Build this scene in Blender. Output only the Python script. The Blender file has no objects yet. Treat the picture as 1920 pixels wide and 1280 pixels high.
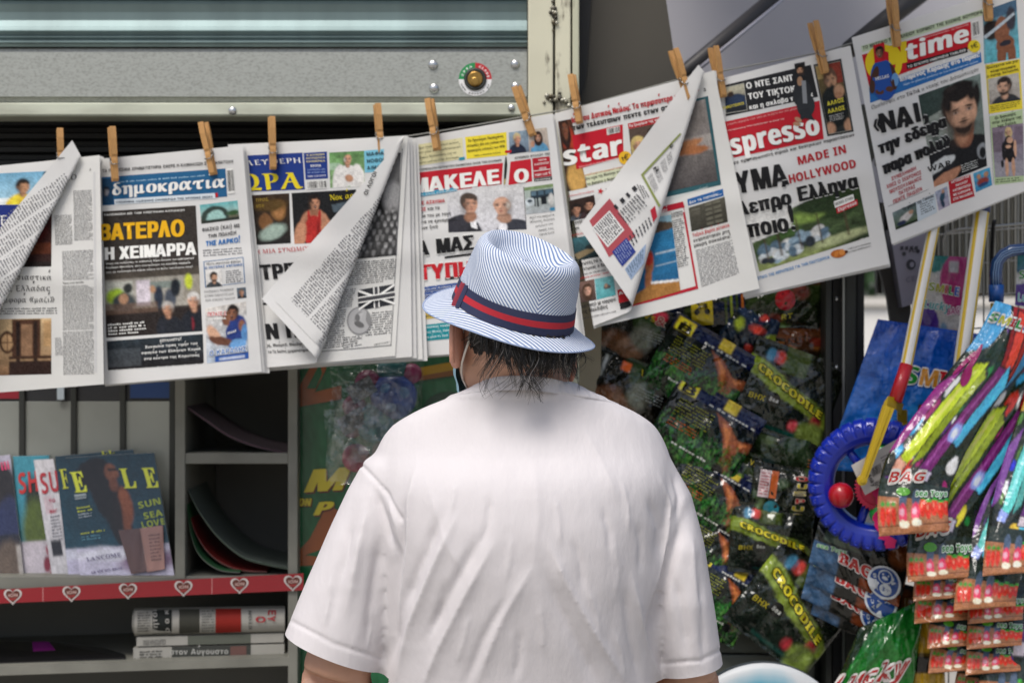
import bpy, bmesh, math, random, zlib, base64
import numpy as np
from mathutils import Vector, Matrix, geometry
random.seed(7); RNG = np.random.default_rng(7)
SC = bpy.context.scene; COL = SC.collection
R = math.radians
# ---------------------------------------------------------------- camera, sky, sun, exposure
D0, CZ, LENS = 3.05, 1.57, 60.0           # camera stands 3.05 m from the plane Y=0 of the hanging newspapers
camd = bpy.data.cameras.new('camera'); cam = bpy.data.objects.new('camera', camd); COL.objects.link(cam)
cam.location = (0, -D0, CZ); cam.rotation_euler = (R(90), 0, 0)
camd.lens = LENS; camd.sensor_width = 36; camd.clip_start = .05; camd.clip_end = 500
camd.dof.use_dof = True; camd.dof.focus_distance = D0 - .66; camd.dof.aperture_fstop = 5.6
SC.camera = cam
SUN_EL, SUN_AZ = 60, 208                  # degrees; azimuth clockwise from +Y: high behind the camera, a little to the left
w = bpy.data.worlds.new('World'); SC.world = w; w.use_nodes = True
nt = w.node_tree; bg = nt.nodes['Background']
sky = nt.nodes.new('ShaderNodeTexSky'); sky.sky_type = 'NISHITA'; sky.sun_disc = False
sky.sun_elevation = R(SUN_EL); sky.sun_rotation = R(SUN_AZ); sky.dust_density = 4; sky.ozone_density = 1.0; sky.air_density = 1.0
nt.links.new(sky.outputs[0], bg.inputs[0]); bg.inputs[1].default_value = .115
sl = bpy.data.lights.new('sun', 'SUN'); sl.energy = 2.5; sl.angle = R(28); sl.color = (1, .965, .92)
so = bpy.data.objects.new('sun', sl); COL.objects.link(so)
_d = Vector((math.sin(R(SUN_AZ)) * math.cos(R(SUN_EL)), math.cos(R(SUN_AZ)) * math.cos(R(SUN_EL)), math.sin(R(SUN_EL))))
so.rotation_euler = _d.to_track_quat('Z', 'Y').to_euler(); so.location = (0, -2, 6)
SC.view_settings.view_transform = 'Standard'; SC.view_settings.look = 'None'
SC.view_settings.exposure = 0.17; SC.view_settings.gamma = 1
SC.cycles.max_bounces = 6; SC.cycles.transparent_max_bounces = 8; SC.cycles.caustics_reflective = False; SC.cycles.caustics_refractive = False
try: SC.cycles.use_denoising = True
except Exception: pass

# ---------------------------------------------------------------- helpers
K = 36.0 / LENS / 1920.0
def at(px, py, Y=0.0):                     # point of the plane Y that stands at this place in the photograph
    d = D0 + Y
    return Vector(((px - 960) * K * d, Y, CZ - (py - 640) * K * d))
def mm(Y=0.0): return K * (D0 + Y)         # metres per photograph pixel at depth Y
def lin(c):
    if isinstance(c, str):
        c = c.lstrip('#'); c = [int(c[i:i + 2], 16) / 255 for i in (0, 2, 4)]
    c = np.asarray(c, float)
    return np.where(c <= .04045, c / 12.92, ((c + .055) / 1.055) ** 2.4)
class MB:                                  # collects shapes with face colours; build() links ONE mesh object
    def __init__(s): s.v = []; s.f = []; s.c = []; s.n = 0
    def add(s, verts, faces, col=(.8, .8, .8)):
        b = s.n; s.v.extend([tuple(p) for p in verts]); s.n += len(verts)
        pv = isinstance(col, np.ndarray) and col.ndim == 2
        if not pv: col = lin(col) if isinstance(col, str) else col
        for f in faces:
            s.f.append([b + i for i in f]); s.c.append([tuple(col[i][:3]) for i in f] if pv else tuple(col))
        return s
    def box(s, lo, hi, col=(.8, .8, .8), M=None, bev=0):
        x0, y0, z0 = lo; x1, y1, z1 = hi
        if bev:
            bm = bmesh.new(); bmesh.ops.create_cube(bm, size=1)
            for v in bm.verts: v.co = Vector(((x0 + x1) / 2 + v.co.x * (x1 - x0), (y0 + y1) / 2 + v.co.y * (y1 - y0), (z0 + z1) / 2 + v.co.z * (z1 - z0)))
            bmesh.ops.bevel(bm, geom=bm.edges[:], offset=bev, segments=2, affect='EDGES', profile=.6)
            vs = [v.co.copy() for v in bm.verts]; bm.verts.index_update(); fs = [[v.index for v in f.verts] for f in bm.faces]; bm.free()
        else:
            vs = [Vector(p) for p in ((x0, y0, z0), (x1, y0, z0), (x1, y1, z0), (x0, y1, z0), (x0, y0, z1), (x1, y0, z1), (x1, y1, z1), (x0, y1, z1))]
            fs = [(0, 3, 2, 1), (4, 5, 6, 7), (0, 1, 5, 4), (1, 2, 6, 5), (2, 3, 7, 6), (3, 0, 4, 7)]
        if M is not None: vs = [M @ v for v in vs]
        return s.add(vs, fs, col)
    def tube(s, pts, r, col=(.8, .8, .8), n=8, cap=True, sy=None):
        pts = [Vector(p) for p in pts]; rs = r if isinstance(r, (list, tuple, np.ndarray)) else [r] * len(pts)
        vs = []; fs = []; pu = None
        for i, p in enumerate(pts):
            t = (pts[min(i + 1, len(pts) - 1)] - pts[max(i - 1, 0)]).normalized()
            if pu is None: pu = t.orthogonal().normalized()
            u = (pu - t * pu.dot(t)); u = u.normalized() if u.length > 1e-6 else t.orthogonal().normalized(); pu = u
            q = t.cross(u)
            for k in range(n):
                a = 2 * math.pi * k / n; vs.append(p + (u * math.cos(a) + q * math.sin(a)) * rs[i])
        for i in range(len(pts) - 1):
            for k in range(n):
                fs.append((i * n + k, i * n + (k + 1) % n, (i + 1) * n + (k + 1) % n, (i + 1) * n + k))
        if cap: fs.append(list(range(n))[::-1]); fs.append([(len(pts) - 1) * n + k for k in range(n)])
        return s.add(vs, fs, col)
    def grid(s, fn, nu, nv, col=(.8, .8, .8)):     # fn(a,b) a,b in 0..1; col: colour or raster (h,w,3)
        vs = [fn(i / nu, j / nv) for j in range(nv + 1) for i in range(nu + 1)]
        if isinstance(col, np.ndarray) and col.ndim == 3:
            jj = np.clip((np.arange(nv + 1) / nv * col.shape[0]).astype(int), 0, col.shape[0] - 1); ii = np.clip((np.arange(nu + 1) / nu * col.shape[1]).astype(int), 0, col.shape[1] - 1)
            col = col[jj][:, ii].reshape(-1, 3)
        fs = [(j * (nu + 1) + i, (j + 1) * (nu + 1) + i, (j + 1) * (nu + 1) + i + 1, j * (nu + 1) + i + 1) for j in range(nv) for i in range(nu)]
        return s.add(vs, fs, col)
    def lathe(s, prof, M, n=24, col=(.8, .8, .8)):
        vs = [M @ Vector((r * math.cos(2 * math.pi * k / n), r * math.sin(2 * math.pi * k / n), z)) for r, z in prof for k in range(n)]
        fs = [(i * n + k, i * n + (k + 1) % n, (i + 1) * n + (k + 1) % n, (i + 1) * n + k) for i in range(len(prof) - 1) for k in range(n)]
        return s.add(vs, fs, col)
    def prism(s, pts, Y, t, col=(.8, .8, .8)):     # outline in photo pixels at depth Y, t metres thick (away from camera)
        a = [at(x, y, Y) for x, y in pts]; b = [p + Vector((0, t, 0)) for p in a]; n = len(a)
        tr = geometry.tessellate_polygon([a])
        fs = [tuple(q) for q in tr] + [tuple(i + n for i in q[::-1]) for q in tr] + [(i, (i + 1) % n, n + (i + 1) % n, n + i) for i in range(n)]
        return s.add(a + b, fs, col)
    def build(s, name, mat, parent=None, smooth=False):
        me = bpy.data.meshes.new(name); me.from_pydata([tuple(v) for v in s.v], [], s.f)
        ca = me.color_attributes.new('Col', 'FLOAT_COLOR', 'CORNER'); buf = []
        for f, c in zip(s.f, s.c):
            if isinstance(c, list):
                for q in c: buf += [q[0], q[1], q[2], 1]
            else: buf += [c[0], c[1], c[2], 1] * len(f)
        ca.data.foreach_set('color', np.asarray(buf, np.float32))
        if mat: me.materials.append(mat)
        if smooth: me.polygons.foreach_set('use_smooth', np.ones(len(me.polygons), bool))
        me.update(); o = bpy.data.objects.new(name, me); COL.objects.link(o)
        if parent: o.parent = parent; o.matrix_parent_inverse = parent.matrix_basis.inverted()
        return o
def tag(o, label=None, cat=None, group=None, kind=None):
    if label: o['label'] = label
    if cat: o['category'] = cat
    if group: o['group'] = group
    if kind: o['kind'] = kind
    return o
def thing(name, loc, label, cat, group=None):
    o = bpy.data.objects.new(name, None); COL.objects.link(o); o.location = loc; o.empty_display_size = .05
    return tag(o, label, cat, group)

# ---------------------------------------------------------------- materials
def mat(name, col=None, rough=.6, metal=0., noise=0., nscale=8., bump=0., bscale=30., coat=0., spec=.5, transl=0., alpha=1., stretch=None, col2=None, bdist=.002, detail=4):
    m = bpy.data.materials.new(name); m.use_nodes = True; T = m.node_tree; N = T.nodes; L = T.links
    P = N['Principled BSDF']; P.inputs['Roughness'].default_value = rough; P.inputs['Metallic'].default_value = metal
    P.inputs['Specular IOR Level'].default_value = spec; P.inputs['Coat Weight'].default_value = coat; P.inputs['Coat Roughness'].default_value = .08
    if col is None:
        a = N.new('ShaderNodeVertexColor'); a.layer_name = 'Col'; src = a.outputs[0]
    else:
        a = N.new('ShaderNodeRGB'); c = lin(col); a.outputs[0].default_value = (*c, 1); src = a.outputs[0]
    tc = N.new('ShaderNodeTexCoord'); vec = tc.outputs['Object']
    if stretch:
        mp = N.new('ShaderNodeMapping'); mp.inputs['Scale'].default_value = stretch; L.new(vec, mp.inputs[0]); vec = mp.outputs[0]
    if noise or col2:
        nz = N.new('ShaderNodeTexNoise'); nz.inputs['Scale'].default_value = nscale; nz.inputs['Detail'].default_value = 6; L.new(vec, nz.inputs['Vector'])
        mx = N.new('ShaderNodeMix'); mx.data_type = 'RGBA'
        if col2:
            rp = N.new('ShaderNodeValToRGB'); rp.color_ramp.elements[0].position = .42; rp.color_ramp.elements[1].position = .72; L.new(nz.outputs[0], rp.inputs[0])
            mu = N.new('ShaderNodeMath'); mu.operation = 'MULTIPLY'; mu.inputs[1].default_value = noise or 1; L.new(rp.outputs[0], mu.inputs[0])
            L.new(mu.outputs[0], mx.inputs['Factor']); L.new(src, mx.inputs['A']); mx.inputs['B'].default_value = (*lin(col2), 1)
        else:
            mx.blend_type = 'MULTIPLY'; rp = N.new('ShaderNodeValToRGB'); rp.color_ramp.elements[0].position = .3; rp.color_ramp.elements[1].position = .7
            rp.color_ramp.elements[0].color = (1 - noise,) * 3 + (1,); L.new(nz.outputs[0], rp.inputs[0])
            mx.inputs['Factor'].default_value = 1; L.new(src, mx.inputs['A']); L.new(rp.outputs[0], mx.inputs['B'])
        src = mx.outputs['Result']
    L.new(src, P.inputs['Base Color'])
    if bump:
        nb = N.new('ShaderNodeTexNoise'); nb.inputs['Scale'].default_value = bscale; nb.inputs['Detail'].default_value = detail; L.new(vec, nb.inputs['Vector'])
        bp = N.new('ShaderNodeBump'); bp.inputs['Strength'].default_value = bump; bp.inputs['Distance'].default_value = bdist
        L.new(nb.outputs[0], bp.inputs['Height']); L.new(bp.outputs[0], P.inputs['Normal'])
        if coat: L.new(bp.outputs[0], P.inputs['Coat Normal'])
    if transl:
        tr = N.new('ShaderNodeBsdfTranslucent'); L.new(src, tr.inputs[0]); ms = N.new('ShaderNodeMixShader'); ms.inputs[0].default_value = transl
        L.new(P.outputs[0], ms.inputs[1]); L.new(tr.outputs[0], ms.inputs[2]); L.new(ms.outputs[0], N['Material Output'].inputs[0])
    if alpha < 1: P.inputs['Alpha'].default_value = alpha
    return m
M_PAPER = mat('newsprint', None, .7, noise=.05, nscale=9, bump=.25, bscale=22, bdist=.004, transl=.12, spec=.25)
M_GLOSSY = mat('glossy_print', None, .25, coat=.3, bump=.2, bscale=25, bdist=.003)
M_FOIL = mat('foil_bag_print', None, .17, coat=.2, bump=.9, bscale=20, bdist=.011, spec=.5, detail=3)
M_CRINKLE = mat('crinkled_bag_print', None, .11, coat=.3, bump=.9, bscale=32, bdist=.012, spec=.45, detail=2)
M_VC = mat('painted', None, .5, noise=.12, nscale=20)
def film(name, lo=.0, hi=.38, scale=40.):            # clear plastic film: see-through with crinkle highlights
    m = bpy.data.materials.new(name); m.use_nodes = True; T = m.node_tree; N = T.nodes; L = T.links
    for n in list(N): N.remove(n)
    o = N.new('ShaderNodeOutputMaterial'); g = N.new('ShaderNodeBsdfGlossy'); g.inputs['Roughness'].default_value = .08
    t = N.new('ShaderNodeBsdfTransparent'); t.inputs[0].default_value = (.97, .98, .98, 1)
    tc = N.new('ShaderNodeTexCoord'); nz = N.new('ShaderNodeTexNoise'); nz.inputs['Scale'].default_value = scale; nz.inputs['Detail'].default_value = 3
    L.new(tc.outputs['Object'], nz.inputs['Vector']); b = N.new('ShaderNodeBump'); b.inputs['Strength'].default_value = .9; b.inputs['Distance'].default_value = .008
    L.new(nz.outputs[0], b.inputs['Height']); L.new(b.outputs[0], g.inputs['Normal'])
    lw = N.new('ShaderNodeLayerWeight'); lw.inputs[0].default_value = .3; L.new(b.outputs[0], lw.inputs['Normal'])
    mr = N.new('ShaderNodeMapRange'); mr.inputs['To Min'].default_value = lo; mr.inputs['To Max'].default_value = hi; L.new(lw.outputs['Fresnel'], mr.inputs['Value'])
    ms = N.new('ShaderNodeMixShader'); L.new(mr.outputs[0], ms.inputs[0]); L.new(t.outputs[0], ms.inputs[1]); L.new(g.outputs[0], ms.inputs[2]); L.new(ms.outputs[0], o.inputs[0])
    return m
M_FILM = film('clear_film'); M_FILM2 = film('crumpled_film', .08, .75, 55.)

# ---------------------------------------------------------------- lettering (outlines of bold sans and bold serif letters)
GLY = {}
_tc = bpy.data.curves.new('lettering', 'FONT'); _tc.resolution_u = 2; _to = bpy.data.objects.new('lettering', _tc); COL.objects.link(_to)
_plain = _tc.font
try:                                       # the mathematical letters of Blender's own bundled font are its only bold ones
    import os
    _bold = bpy.data.fonts.load(os.path.join(bpy.utils.resource_path('LOCAL'), 'datafiles', 'fonts', 'NotoSansMath-Regular.woff2'))
except Exception: _bold = _plain
def glyph(key):
    if key in GLY: return GLY[key]
    serif, ch = key[0] == 'r', key[1]; o = ord(ch); m = None
    for lo, hi, ba, bb in (('A', 'Z', 0x1D5D4, 0x1D400), ('a', 'z', 0x1D5EE, 0x1D41A), ('0', '9', 0x1D7EC, 0x1D7CE), (chr(0x391), chr(0x3A9), 0x1D756, 0x1D6A8), (chr(0x3B1), chr(0x3C9), 0x1D770, 0x1D6C2)):
        if lo <= ch <= hi: m = chr((bb if serif else ba) + o - ord(lo))
    if m: _tc.font = _bold
    elif _plain: _tc.font = _plain
    _tc.body = m or ch
    me = bpy.data.meshes.new_from_object(_to.evaluated_get(bpy.context.evaluated_depsgraph_get()))
    v = np.array([(p.co.x, p.co.y) for p in me.vertices]).reshape(-1, 2); fs = [list(p.vertices) for p in me.polygons]; bpy.data.meshes.remove(me)
    GLY[key] = (v, fs, v[:, 0].max() + .05) if len(v) else None
    return GLY[key]
ACC = dict(zip('άέήίόύώϊϋΐΰΆΈΉΊΌΎΏ', 'αεηιουωιυιυΑΕΗΙΟΥΩ'))
def glyphs(s, style='s'):                  # (vertices, faces) of a line of text of unit size, and its width
    x = 0; V = []; F = []
    for ch in s:
        if ch == ' ': x += .25; continue
        acc = ch in ACC; c = ACC.get(ch, ch); g = glyph(style + c)
        if g is None: x += .3; continue
        v, fs, adv = g; b = len(V)
        if acc and c.isupper(): x += .1
        V.extend([(x + p[0], p[1]) for p in v]); F.extend([[b + i for i in f] for f in fs])
        if acc:
            cx = x + adv * .5 if not c.isupper() else x - .06; b = len(V); y0 = .60 if not c.isupper() else .55
            V.extend([(cx - .05, y0), (cx + .03, y0), (cx + .14, y0 + .2), (cx, y0 + .2)]); F.append([b, b + 1, b + 2, b + 3])
        x += adv
    return V, F, x - .05
def split_tris(V, F, L):                   # cut the big triangles of a letter so that it can follow wavy paper
    V = [tuple(p) for p in V]; out = []; mid = {}
    st = [t for f in F for t in ([f[0], f[i], f[i + 1]] for i in range(1, len(f) - 1))]
    while st:
        t = st.pop(); e = [math.hypot(V[t[i]][0] - V[t[(i + 1) % 3]][0], V[t[i]][1] - V[t[(i + 1) % 3]][1]) for i in range(3)]; i = e.index(max(e))
        if e[i] <= L * 1.5: out.append(t); continue
        a, b, c = t[i], t[(i + 1) % 3], t[(i + 2) % 3]; k = (min(a, b), max(a, b))
        if k not in mid: mid[k] = len(V); V.append(((V[a][0] + V[b][0]) / 2, (V[a][1] + V[b][1]) / 2))
        m = mid[k]; st += [[a, m, c], [m, b, c]]
    return np.array(V), out
def crop(ox, oy, s): return lambda p: (ox + p[0] / s, oy + p[1] / s)

# ---------------------------------------------------------------- little pictures (photographs in print), painted as colour rasters
class Ph:
    def __init__(s, w, h, c0='#888888', c1=None):
        s.w, s.h = w, h; s.y, s.x = np.mgrid[0:h, 0:w]; s.x = (s.x + .5) / w; s.y = (s.y + .5) / h; s.asp = h / w
        s.wx = s.wy = 0.
        s.wx, s.wy = s._warp(1), s._warp(2)
        a = lin(c0); b = lin(c1) if c1 else a
        s.a = a + (b - a) * s.y[..., None]
    def _warp(s, k):
        r = np.random.default_rng(k * 77 + s.w * 3 + s.h); out = np.zeros((s.h, s.w))
        for n, a in ((5, .016), (11, .010), (23, .006)):
            g = r.random((n + 2, n + 2)) - .5; fx, fy = s.x * n, s.y * n; ix, iy = fx.astype(int), fy.astype(int); u, v = fx - ix, fy - iy
            out += 2 * a * ((g[iy, ix] * (1 - u) + g[iy, ix + 1] * u) * (1 - v) + (g[iy + 1, ix] * (1 - u) + g[iy + 1, ix + 1] * u) * v)
        return out
    def mix(s, m, c): m = np.clip(m, 0, 1)[..., None]; s.a = s.a * (1 - m) + lin(c) * m; return s
    def el(s, cx, cy, rx, ry, c, soft=.15, rot=0, op=1):
        dx = s.x - cx + s.wx * min(1, rx * 8); dy = s.y - cy + s.wy * min(1, rx * 8)
        if rot: ca, sa = math.cos(R(rot)), math.sin(R(rot)); dx, dy = dx * ca + dy * s.asp * sa, (-dx * sa + dy * s.asp * ca) / s.asp
        d = np.sqrt((dx / rx) ** 2 + (dy / ry) ** 2); return s.mix((1 + soft / 2 - d) / soft * op, c)
    def re(s, x0, y0, x1, y1, c, op=1): return s.mix(((s.x >= x0) & (s.x < x1) & (s.y >= y0) & (s.y < y1)) * float(op), c)
    def po(s, pts, c, op=1):
        ins = np.zeros_like(s.x, bool); n = len(pts)
        for i in range(n):
            (x0, y0), (x1, y1) = pts[i], pts[(i + 1) % n]
            if y0 == y1: continue
            ins ^= ((s.y > min(y0, y1)) & (s.y <= max(y0, y1)) & (s.x < x0 + (s.y - y0) * (x1 - x0) / (y1 - y0)))
        return s.mix(ins * float(op), c)
    def noise(s, amp=.3, cell=6, c=None, thr=.5, seed=0):
        r = np.random.default_rng(seed + s.w * 31 + s.h); acc = np.zeros((s.h, s.w)); tot = 0
        for k, cl in enumerate((cell, cell / 2, cell / 4)):
            gw, gh = int(s.w / max(cl, 1)) + 2, int(s.h / max(cl, 1)) + 2; g = r.random((gh, gw)); fx = s.x * (gw - 1.01); fy = s.y * (gh - 1.01)
            ix, iy = fx.astype(int), fy.astype(int); u, v = fx - ix, fy - iy
            acc += ((g[iy, ix] * (1 - u) + g[iy, ix + 1] * u) * (1 - v) + (g[iy + 1, ix] * (1 - u) + g[iy + 1, ix + 1] * u) * v) * .6 ** k; tot += .6 ** k
        acc /= tot
        if c: return s.mix((acc - thr) * 6, c)
        s.a = np.clip(s.a * (1 + amp * (acc - .5)[..., None] * 2), 0, 1); return s
    def head(s, cx, cy, r, skin='#c49a80', hair='#2a211d', turn=0, beard=None, bald=False, longh=False, mouth=False, body=None):
        ry = r / s.asp; hx = lambda c, k: '#%02x%02x%02x' % tuple(min(255, int(int(c[1 + 2 * q:3 + 2 * q], 16) * k)) for q in range(3)); dk, dd, lt = hx(skin, .62), hx(skin, .4), hx(skin, 1.18); side = -1 if turn >= 0 else 1; E = s.el; fx = cx + turn * r * .1
        if body: E(cx - turn * r * .2, cy + ry * 3.1, r * 2.1, ry * 2.1, body, .06); E(cx - r * 1.1, cy + ry * 3., r * .5, ry * 1.4, hx(body, 1.3), .9, 0, .4); E(cx, cy + ry * 1.05, r * .46, ry * .62, dk, .2); E(cx + r * .1, cy + ry * 1.2, r * .3, ry * .4, skin, .6)
        if longh: E(cx, cy + ry * .5, r * 1.12, ry * 1.5, hair, .14); E(cx - r * .7, cy + ry * .4, r * .14, ry * 1., hx(hair, 1.35), .9, 4, .5)
        if not bald: E(cx - turn * r * .14, cy - ry * .24, r * .90, ry * 1.0, hair, .16); E(cx - r * .3, cy - ry * .85, r * .4, ry * .2, hx(hair, 1.5), 1., -15, .4)
        E(cx - (turn or 1) * r * .82, cy + ry * .12, r * .12, ry * .24, dk, .3)
        E(fx, cy + ry * .0, r * .76, ry * .88, skin, .14); E(fx + turn * r * .04, cy + ry * .48, r * .56, ry * .62, skin, .16)
        E(fx + side * r * .62, cy + ry * .25, r * .36, ry * .95, dd, 1.1, 0, .55); E(fx - side * r * .3, cy + ry * .22, r * .26, ry * .22, lt, 1.2, 0, .5); E(fx - side * r * .12, cy - ry * .42, r * .42, ry * .26, lt, 1.2, 0, .4)
        if bald: E(cx + side * r * .5, cy + ry * .02, r * .26, ry * .42, hair, .7, 0, .6); E(fx, cy - ry * .62, r * .36, ry * .14, lt, 1., 0, .5)
        else: E(fx - turn * r * .05, cy - ry * .80, r * .70, ry * .30, hair, .35); E(fx - side * r * .55, cy - ry * .55, r * .22, ry * .3, hair, .6, 0, .8); E(fx + side * r * .62, cy - ry * .45, r * .18, ry * .4, hair, .6, 0, .8)
        for e in (-.34, .34):
            ex = fx + r * (e + turn * .14); E(ex, cy + ry * .0, r * .2, ry * .13, dk, 1., 0, .8); E(ex, cy + ry * .03, r * .11, ry * .045, '#d8ccc4', .7, 0, .6); E(ex, cy + ry * .025, r * .065, ry * .055, '#1c1310', .6, 0, .9); E(ex, cy - ry * .13, r * .2, ry * .045, hx(hair, .9) if not bald else dd, .8, 8 * (1 if e > 0 else -1), .85)
        E(fx + r * turn * .22, cy + ry * .2, r * .07, ry * .2, lt, 1., 0, .45); E(fx + r * turn * .22 + side * r * .08, cy + ry * .26, r * .06, ry * .16, dk, 1., 0, .5); E(fx + r * turn * .2, cy + ry * .37, r * .15, ry * .05, dd, .9, 0, .65)
        if beard: E(fx + turn * r * .05, cy + ry * .72, r * .58, ry * .42, beard, .45, 0, .85); E(fx + turn * r * .05, cy + ry * .38, r * .52, ry * .34, skin, .5, 0, .9); E(fx + r * turn * .2, cy + ry * .37, r * .14, ry * .05, dd, .9, 0, .65); E(fx + turn * r * .12, cy + ry * .49, r * .27, ry * .05, beard, .8, 0, .85)
        if mouth: E(fx + r * turn * .15, cy + ry * .62, r * .2, ry * .22, '#3a0f10', .3); E(fx + r * turn * .15, cy + ry * .52, r * .14, ry * .05, '#e8ddd4', .5)
        else: E(fx + r * turn * .15, cy + ry * .59, r * .2, ry * .055, hx(skin, .62) if beard else '#94504a', .7, 0, .9); E(fx + r * turn * .15, cy + ry * .69, r * .16, ry * .04, dk, 1., 0, .5)
        E(fx, cy + ry * 1.06, r * .4, ry * .1, dd, 1., 0, .5)
        return s
    def grain(s):
        r = np.random.default_rng(int(s.a.sum() * 97) % 100003); n = r.random((s.h, s.w)); lo = np.kron(r.random((s.h // 5 + 1, s.w // 5 + 1)), np.ones((5, 5)))[:s.h, :s.w]
        p = np.pad(s.a, ((1, 1), (1, 1), (0, 0)), mode='edge'); soft = (p[:-2, 1:-1] + p[2:, 1:-1] + p[1:-1, :-2] + p[1:-1, 2:] + 3 * s.a) / 7
        return np.clip(soft * (1 + .34 * (n - .5) + .22 * (lo - .5))[..., None] + .012 * (n - .5)[..., None], 0, 1)
    def grey(s): s.a = np.repeat((s.a @ np.array([.3, .55, .15]))[..., None], 3, 2); return s

# ---------------------------------------------------------------- printed sheets: geometry given in photo pixels on a real surface
class Surf(MB):
    def __init__(s, yf=lambda x, y: 0., up=(0, -1), cr=None):
        super().__init__(); s.yf = yf; s.up = np.array(up, float); s.up /= np.linalg.norm(s.up); s.cr = cr or (lambda p: p); s.unf = None; s.eps = .00035
    def P(s, q, h=0.): return at(q[0], q[1], s.yf(q[0], q[1]) - h)
    def put(s, pts, faces, col, z, back=False):
        if back:
            if back != 'page': pts = [s.unf(p) for p in pts]
            s.add([s.P(p, -z * s.eps) for p in pts], [f[::-1] for f in faces], col)
        else: s.add([s.P(p, z * s.eps) for p in pts], faces, col)
    def quad(s, a, b, c, d, col, z=1, n=None, back=False, raw=False):     # a top left, b top right, c bottom right, d bottom left
        if not raw: a, b, c, d = map(s.cr, (a, b, c, d))
        a, b, c, d = (np.array(p, float) for p in (a, b, c, d))
        if isinstance(col, Ph): col = col.grain()
        if isinstance(col, np.ndarray) and col.ndim == 3: nv, nu = col.shape[0] - 1, col.shape[1] - 1; col = col.reshape(-1, 3)
        else:
            st = n or 14; nu = max(1, int(max(np.hypot(*(b - a)), np.hypot(*(c - d))) / st)); nv = max(1, int(max(np.hypot(*(d - a)), np.hypot(*(c - b))) / st))
        pts = [(a * (1 - u) + b * u) * (1 - v) + (d * (1 - u) + c * u) * v for v in np.linspace(0, 1, nv + 1) for u in np.linspace(0, 1, nu + 1)]
        fs = [[j * (nu + 1) + i, (j + 1) * (nu + 1) + i, (j + 1) * (nu + 1) + i + 1, j * (nu + 1) + i + 1] for j in range(nv) for i in range(nu)]
        s.put(pts, fs, col, z, back)
    def frame(s, a, b, c, d, col, t=2., z=2, back=False):
        P = [np.array(s.cr(p), float) for p in (a, b, c, d)]
        m = sum(P) / 4
        Q = [p + (m - p) / np.linalg.norm(m - p) * t * 1.4 for p in P]
        for i in range(4): s.quad(P[i], P[(i + 1) % 4], Q[(i + 1) % 4], Q[i], col, z, back=back, raw=True)
    def poly(s, pts, col, z=1, back=False):
        p = [s.cr(q) for q in pts]; tr = geometry.tessellate_polygon([[Vector((x, y, 0)) for x, y in p]])
        s.put(p, [list(t) for t in tr], col, z, back)
    def ell(s, cx, cy, rx, ry, col, z=1, rot=0, n=24, back=False):
        c = s.cr((cx, cy)); k = s.cr((1, 0))[0] - s.cr((0, 0))[0]; ca, sa = math.cos(R(rot)), math.sin(R(rot))
        p = [c] + [(c[0] + k * (rx * math.cos(t) * ca - ry * math.sin(t) * sa), c[1] + k * (rx * math.cos(t) * sa + ry * math.sin(t) * ca)) for t in np.linspace(0, 2 * math.pi, n, endpoint=False)]
        s.put(p, [[0, 1 + (i + 1) % n, 1 + i] for i in range(n)], col, z, back)
    def text(s, st, A, B, h, col, style='s', z=3, shear=0., out=None, ow=1.6, back=False, up=None, bold=0.):
        a = np.array(s.cr(A), float); b = np.array(s.cr(B), float); k = s.cr((1, 0))[0] - s.cr((0, 0))[0]; h = h * k
        V, F, w = glyphs(st, style)
        if not F: return
        e = (b - a) / max(w, .01); u = (s.up if up is None else np.array(up, float)) * h / .715
        V = np.array(V)
        if np.hypot(*(b - a)) > 60 and h > 16: V, F = split_tris(V, F, 9 / (h / .715))
        pts = a + V[:, :1] * e + V[:, 1:] * (u + shear * e)
        if out:
            for q in range(8):
                t = q * math.pi / 4; s.put(list(pts + np.array([math.cos(t), math.sin(t)]) * ow), F, out, z - .7 - .03 * q, back)
        if bold:
            for i, dx in enumerate((-bold, -bold / 2, bold / 2, bold)): s.put(list(pts + np.array([dx, 0])), F, col, z + .03 * (i + 1), back)
        s.put(list(pts), F, col, z, back)
    def lines(s, rows, col, style='s', **kw):
        for st, A, B, h in rows: s.text(st, A, B, h, col, style, **kw)
    def body(s, a, b, c, d, n, col='#4a4a4a', fill=.5, z=2, back=False, seed=0, raw=False, ragged=False, word=.11):
        r = random.Random(seed)
        if not raw: a, b, c, d = map(s.cr, (a, b, c, d))
        a, b, c, d = (np.array(p, float) for p in (a, b, c, d)); wl = np.hypot(*(b - a)); lh = np.hypot(*(d - a)) / n
        pts = []; fs = []
        for i in range(n):
            v0 = (i + .22) / n; v1 = (i + .22 + fill) / n; x = r.random() * .05 if ragged else 0; end = 1 - (r.random() * .25 if (ragged or r.random() < .12) else 0)
            while x < end - .01:
                L = min(end - x, lh * (1.0 + r.random() * 3.4) / wl); k = max(1, int(L * wl / (lh * .62)))
                for q in range(k):                       # letters
                    x0 = x + L * q / k; x1 = x0 + L / k * .76; t0 = v0 + (v1 - v0) * (.3 if r.random() < .7 else 0)
                    w0 = [((a * (1 - u) + b * u) * (1 - v) + (d * (1 - u) + c * u) * v) for v, u in ((t0, x0), (t0, x1), (v1, x1), (v1, x0))]
                    m = len(pts); pts += w0; fs.append([m, m + 3, m + 2, m + 1])
                x += L + lh * .45 / wl
        s.put(pts, fs, col, z, back)
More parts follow.
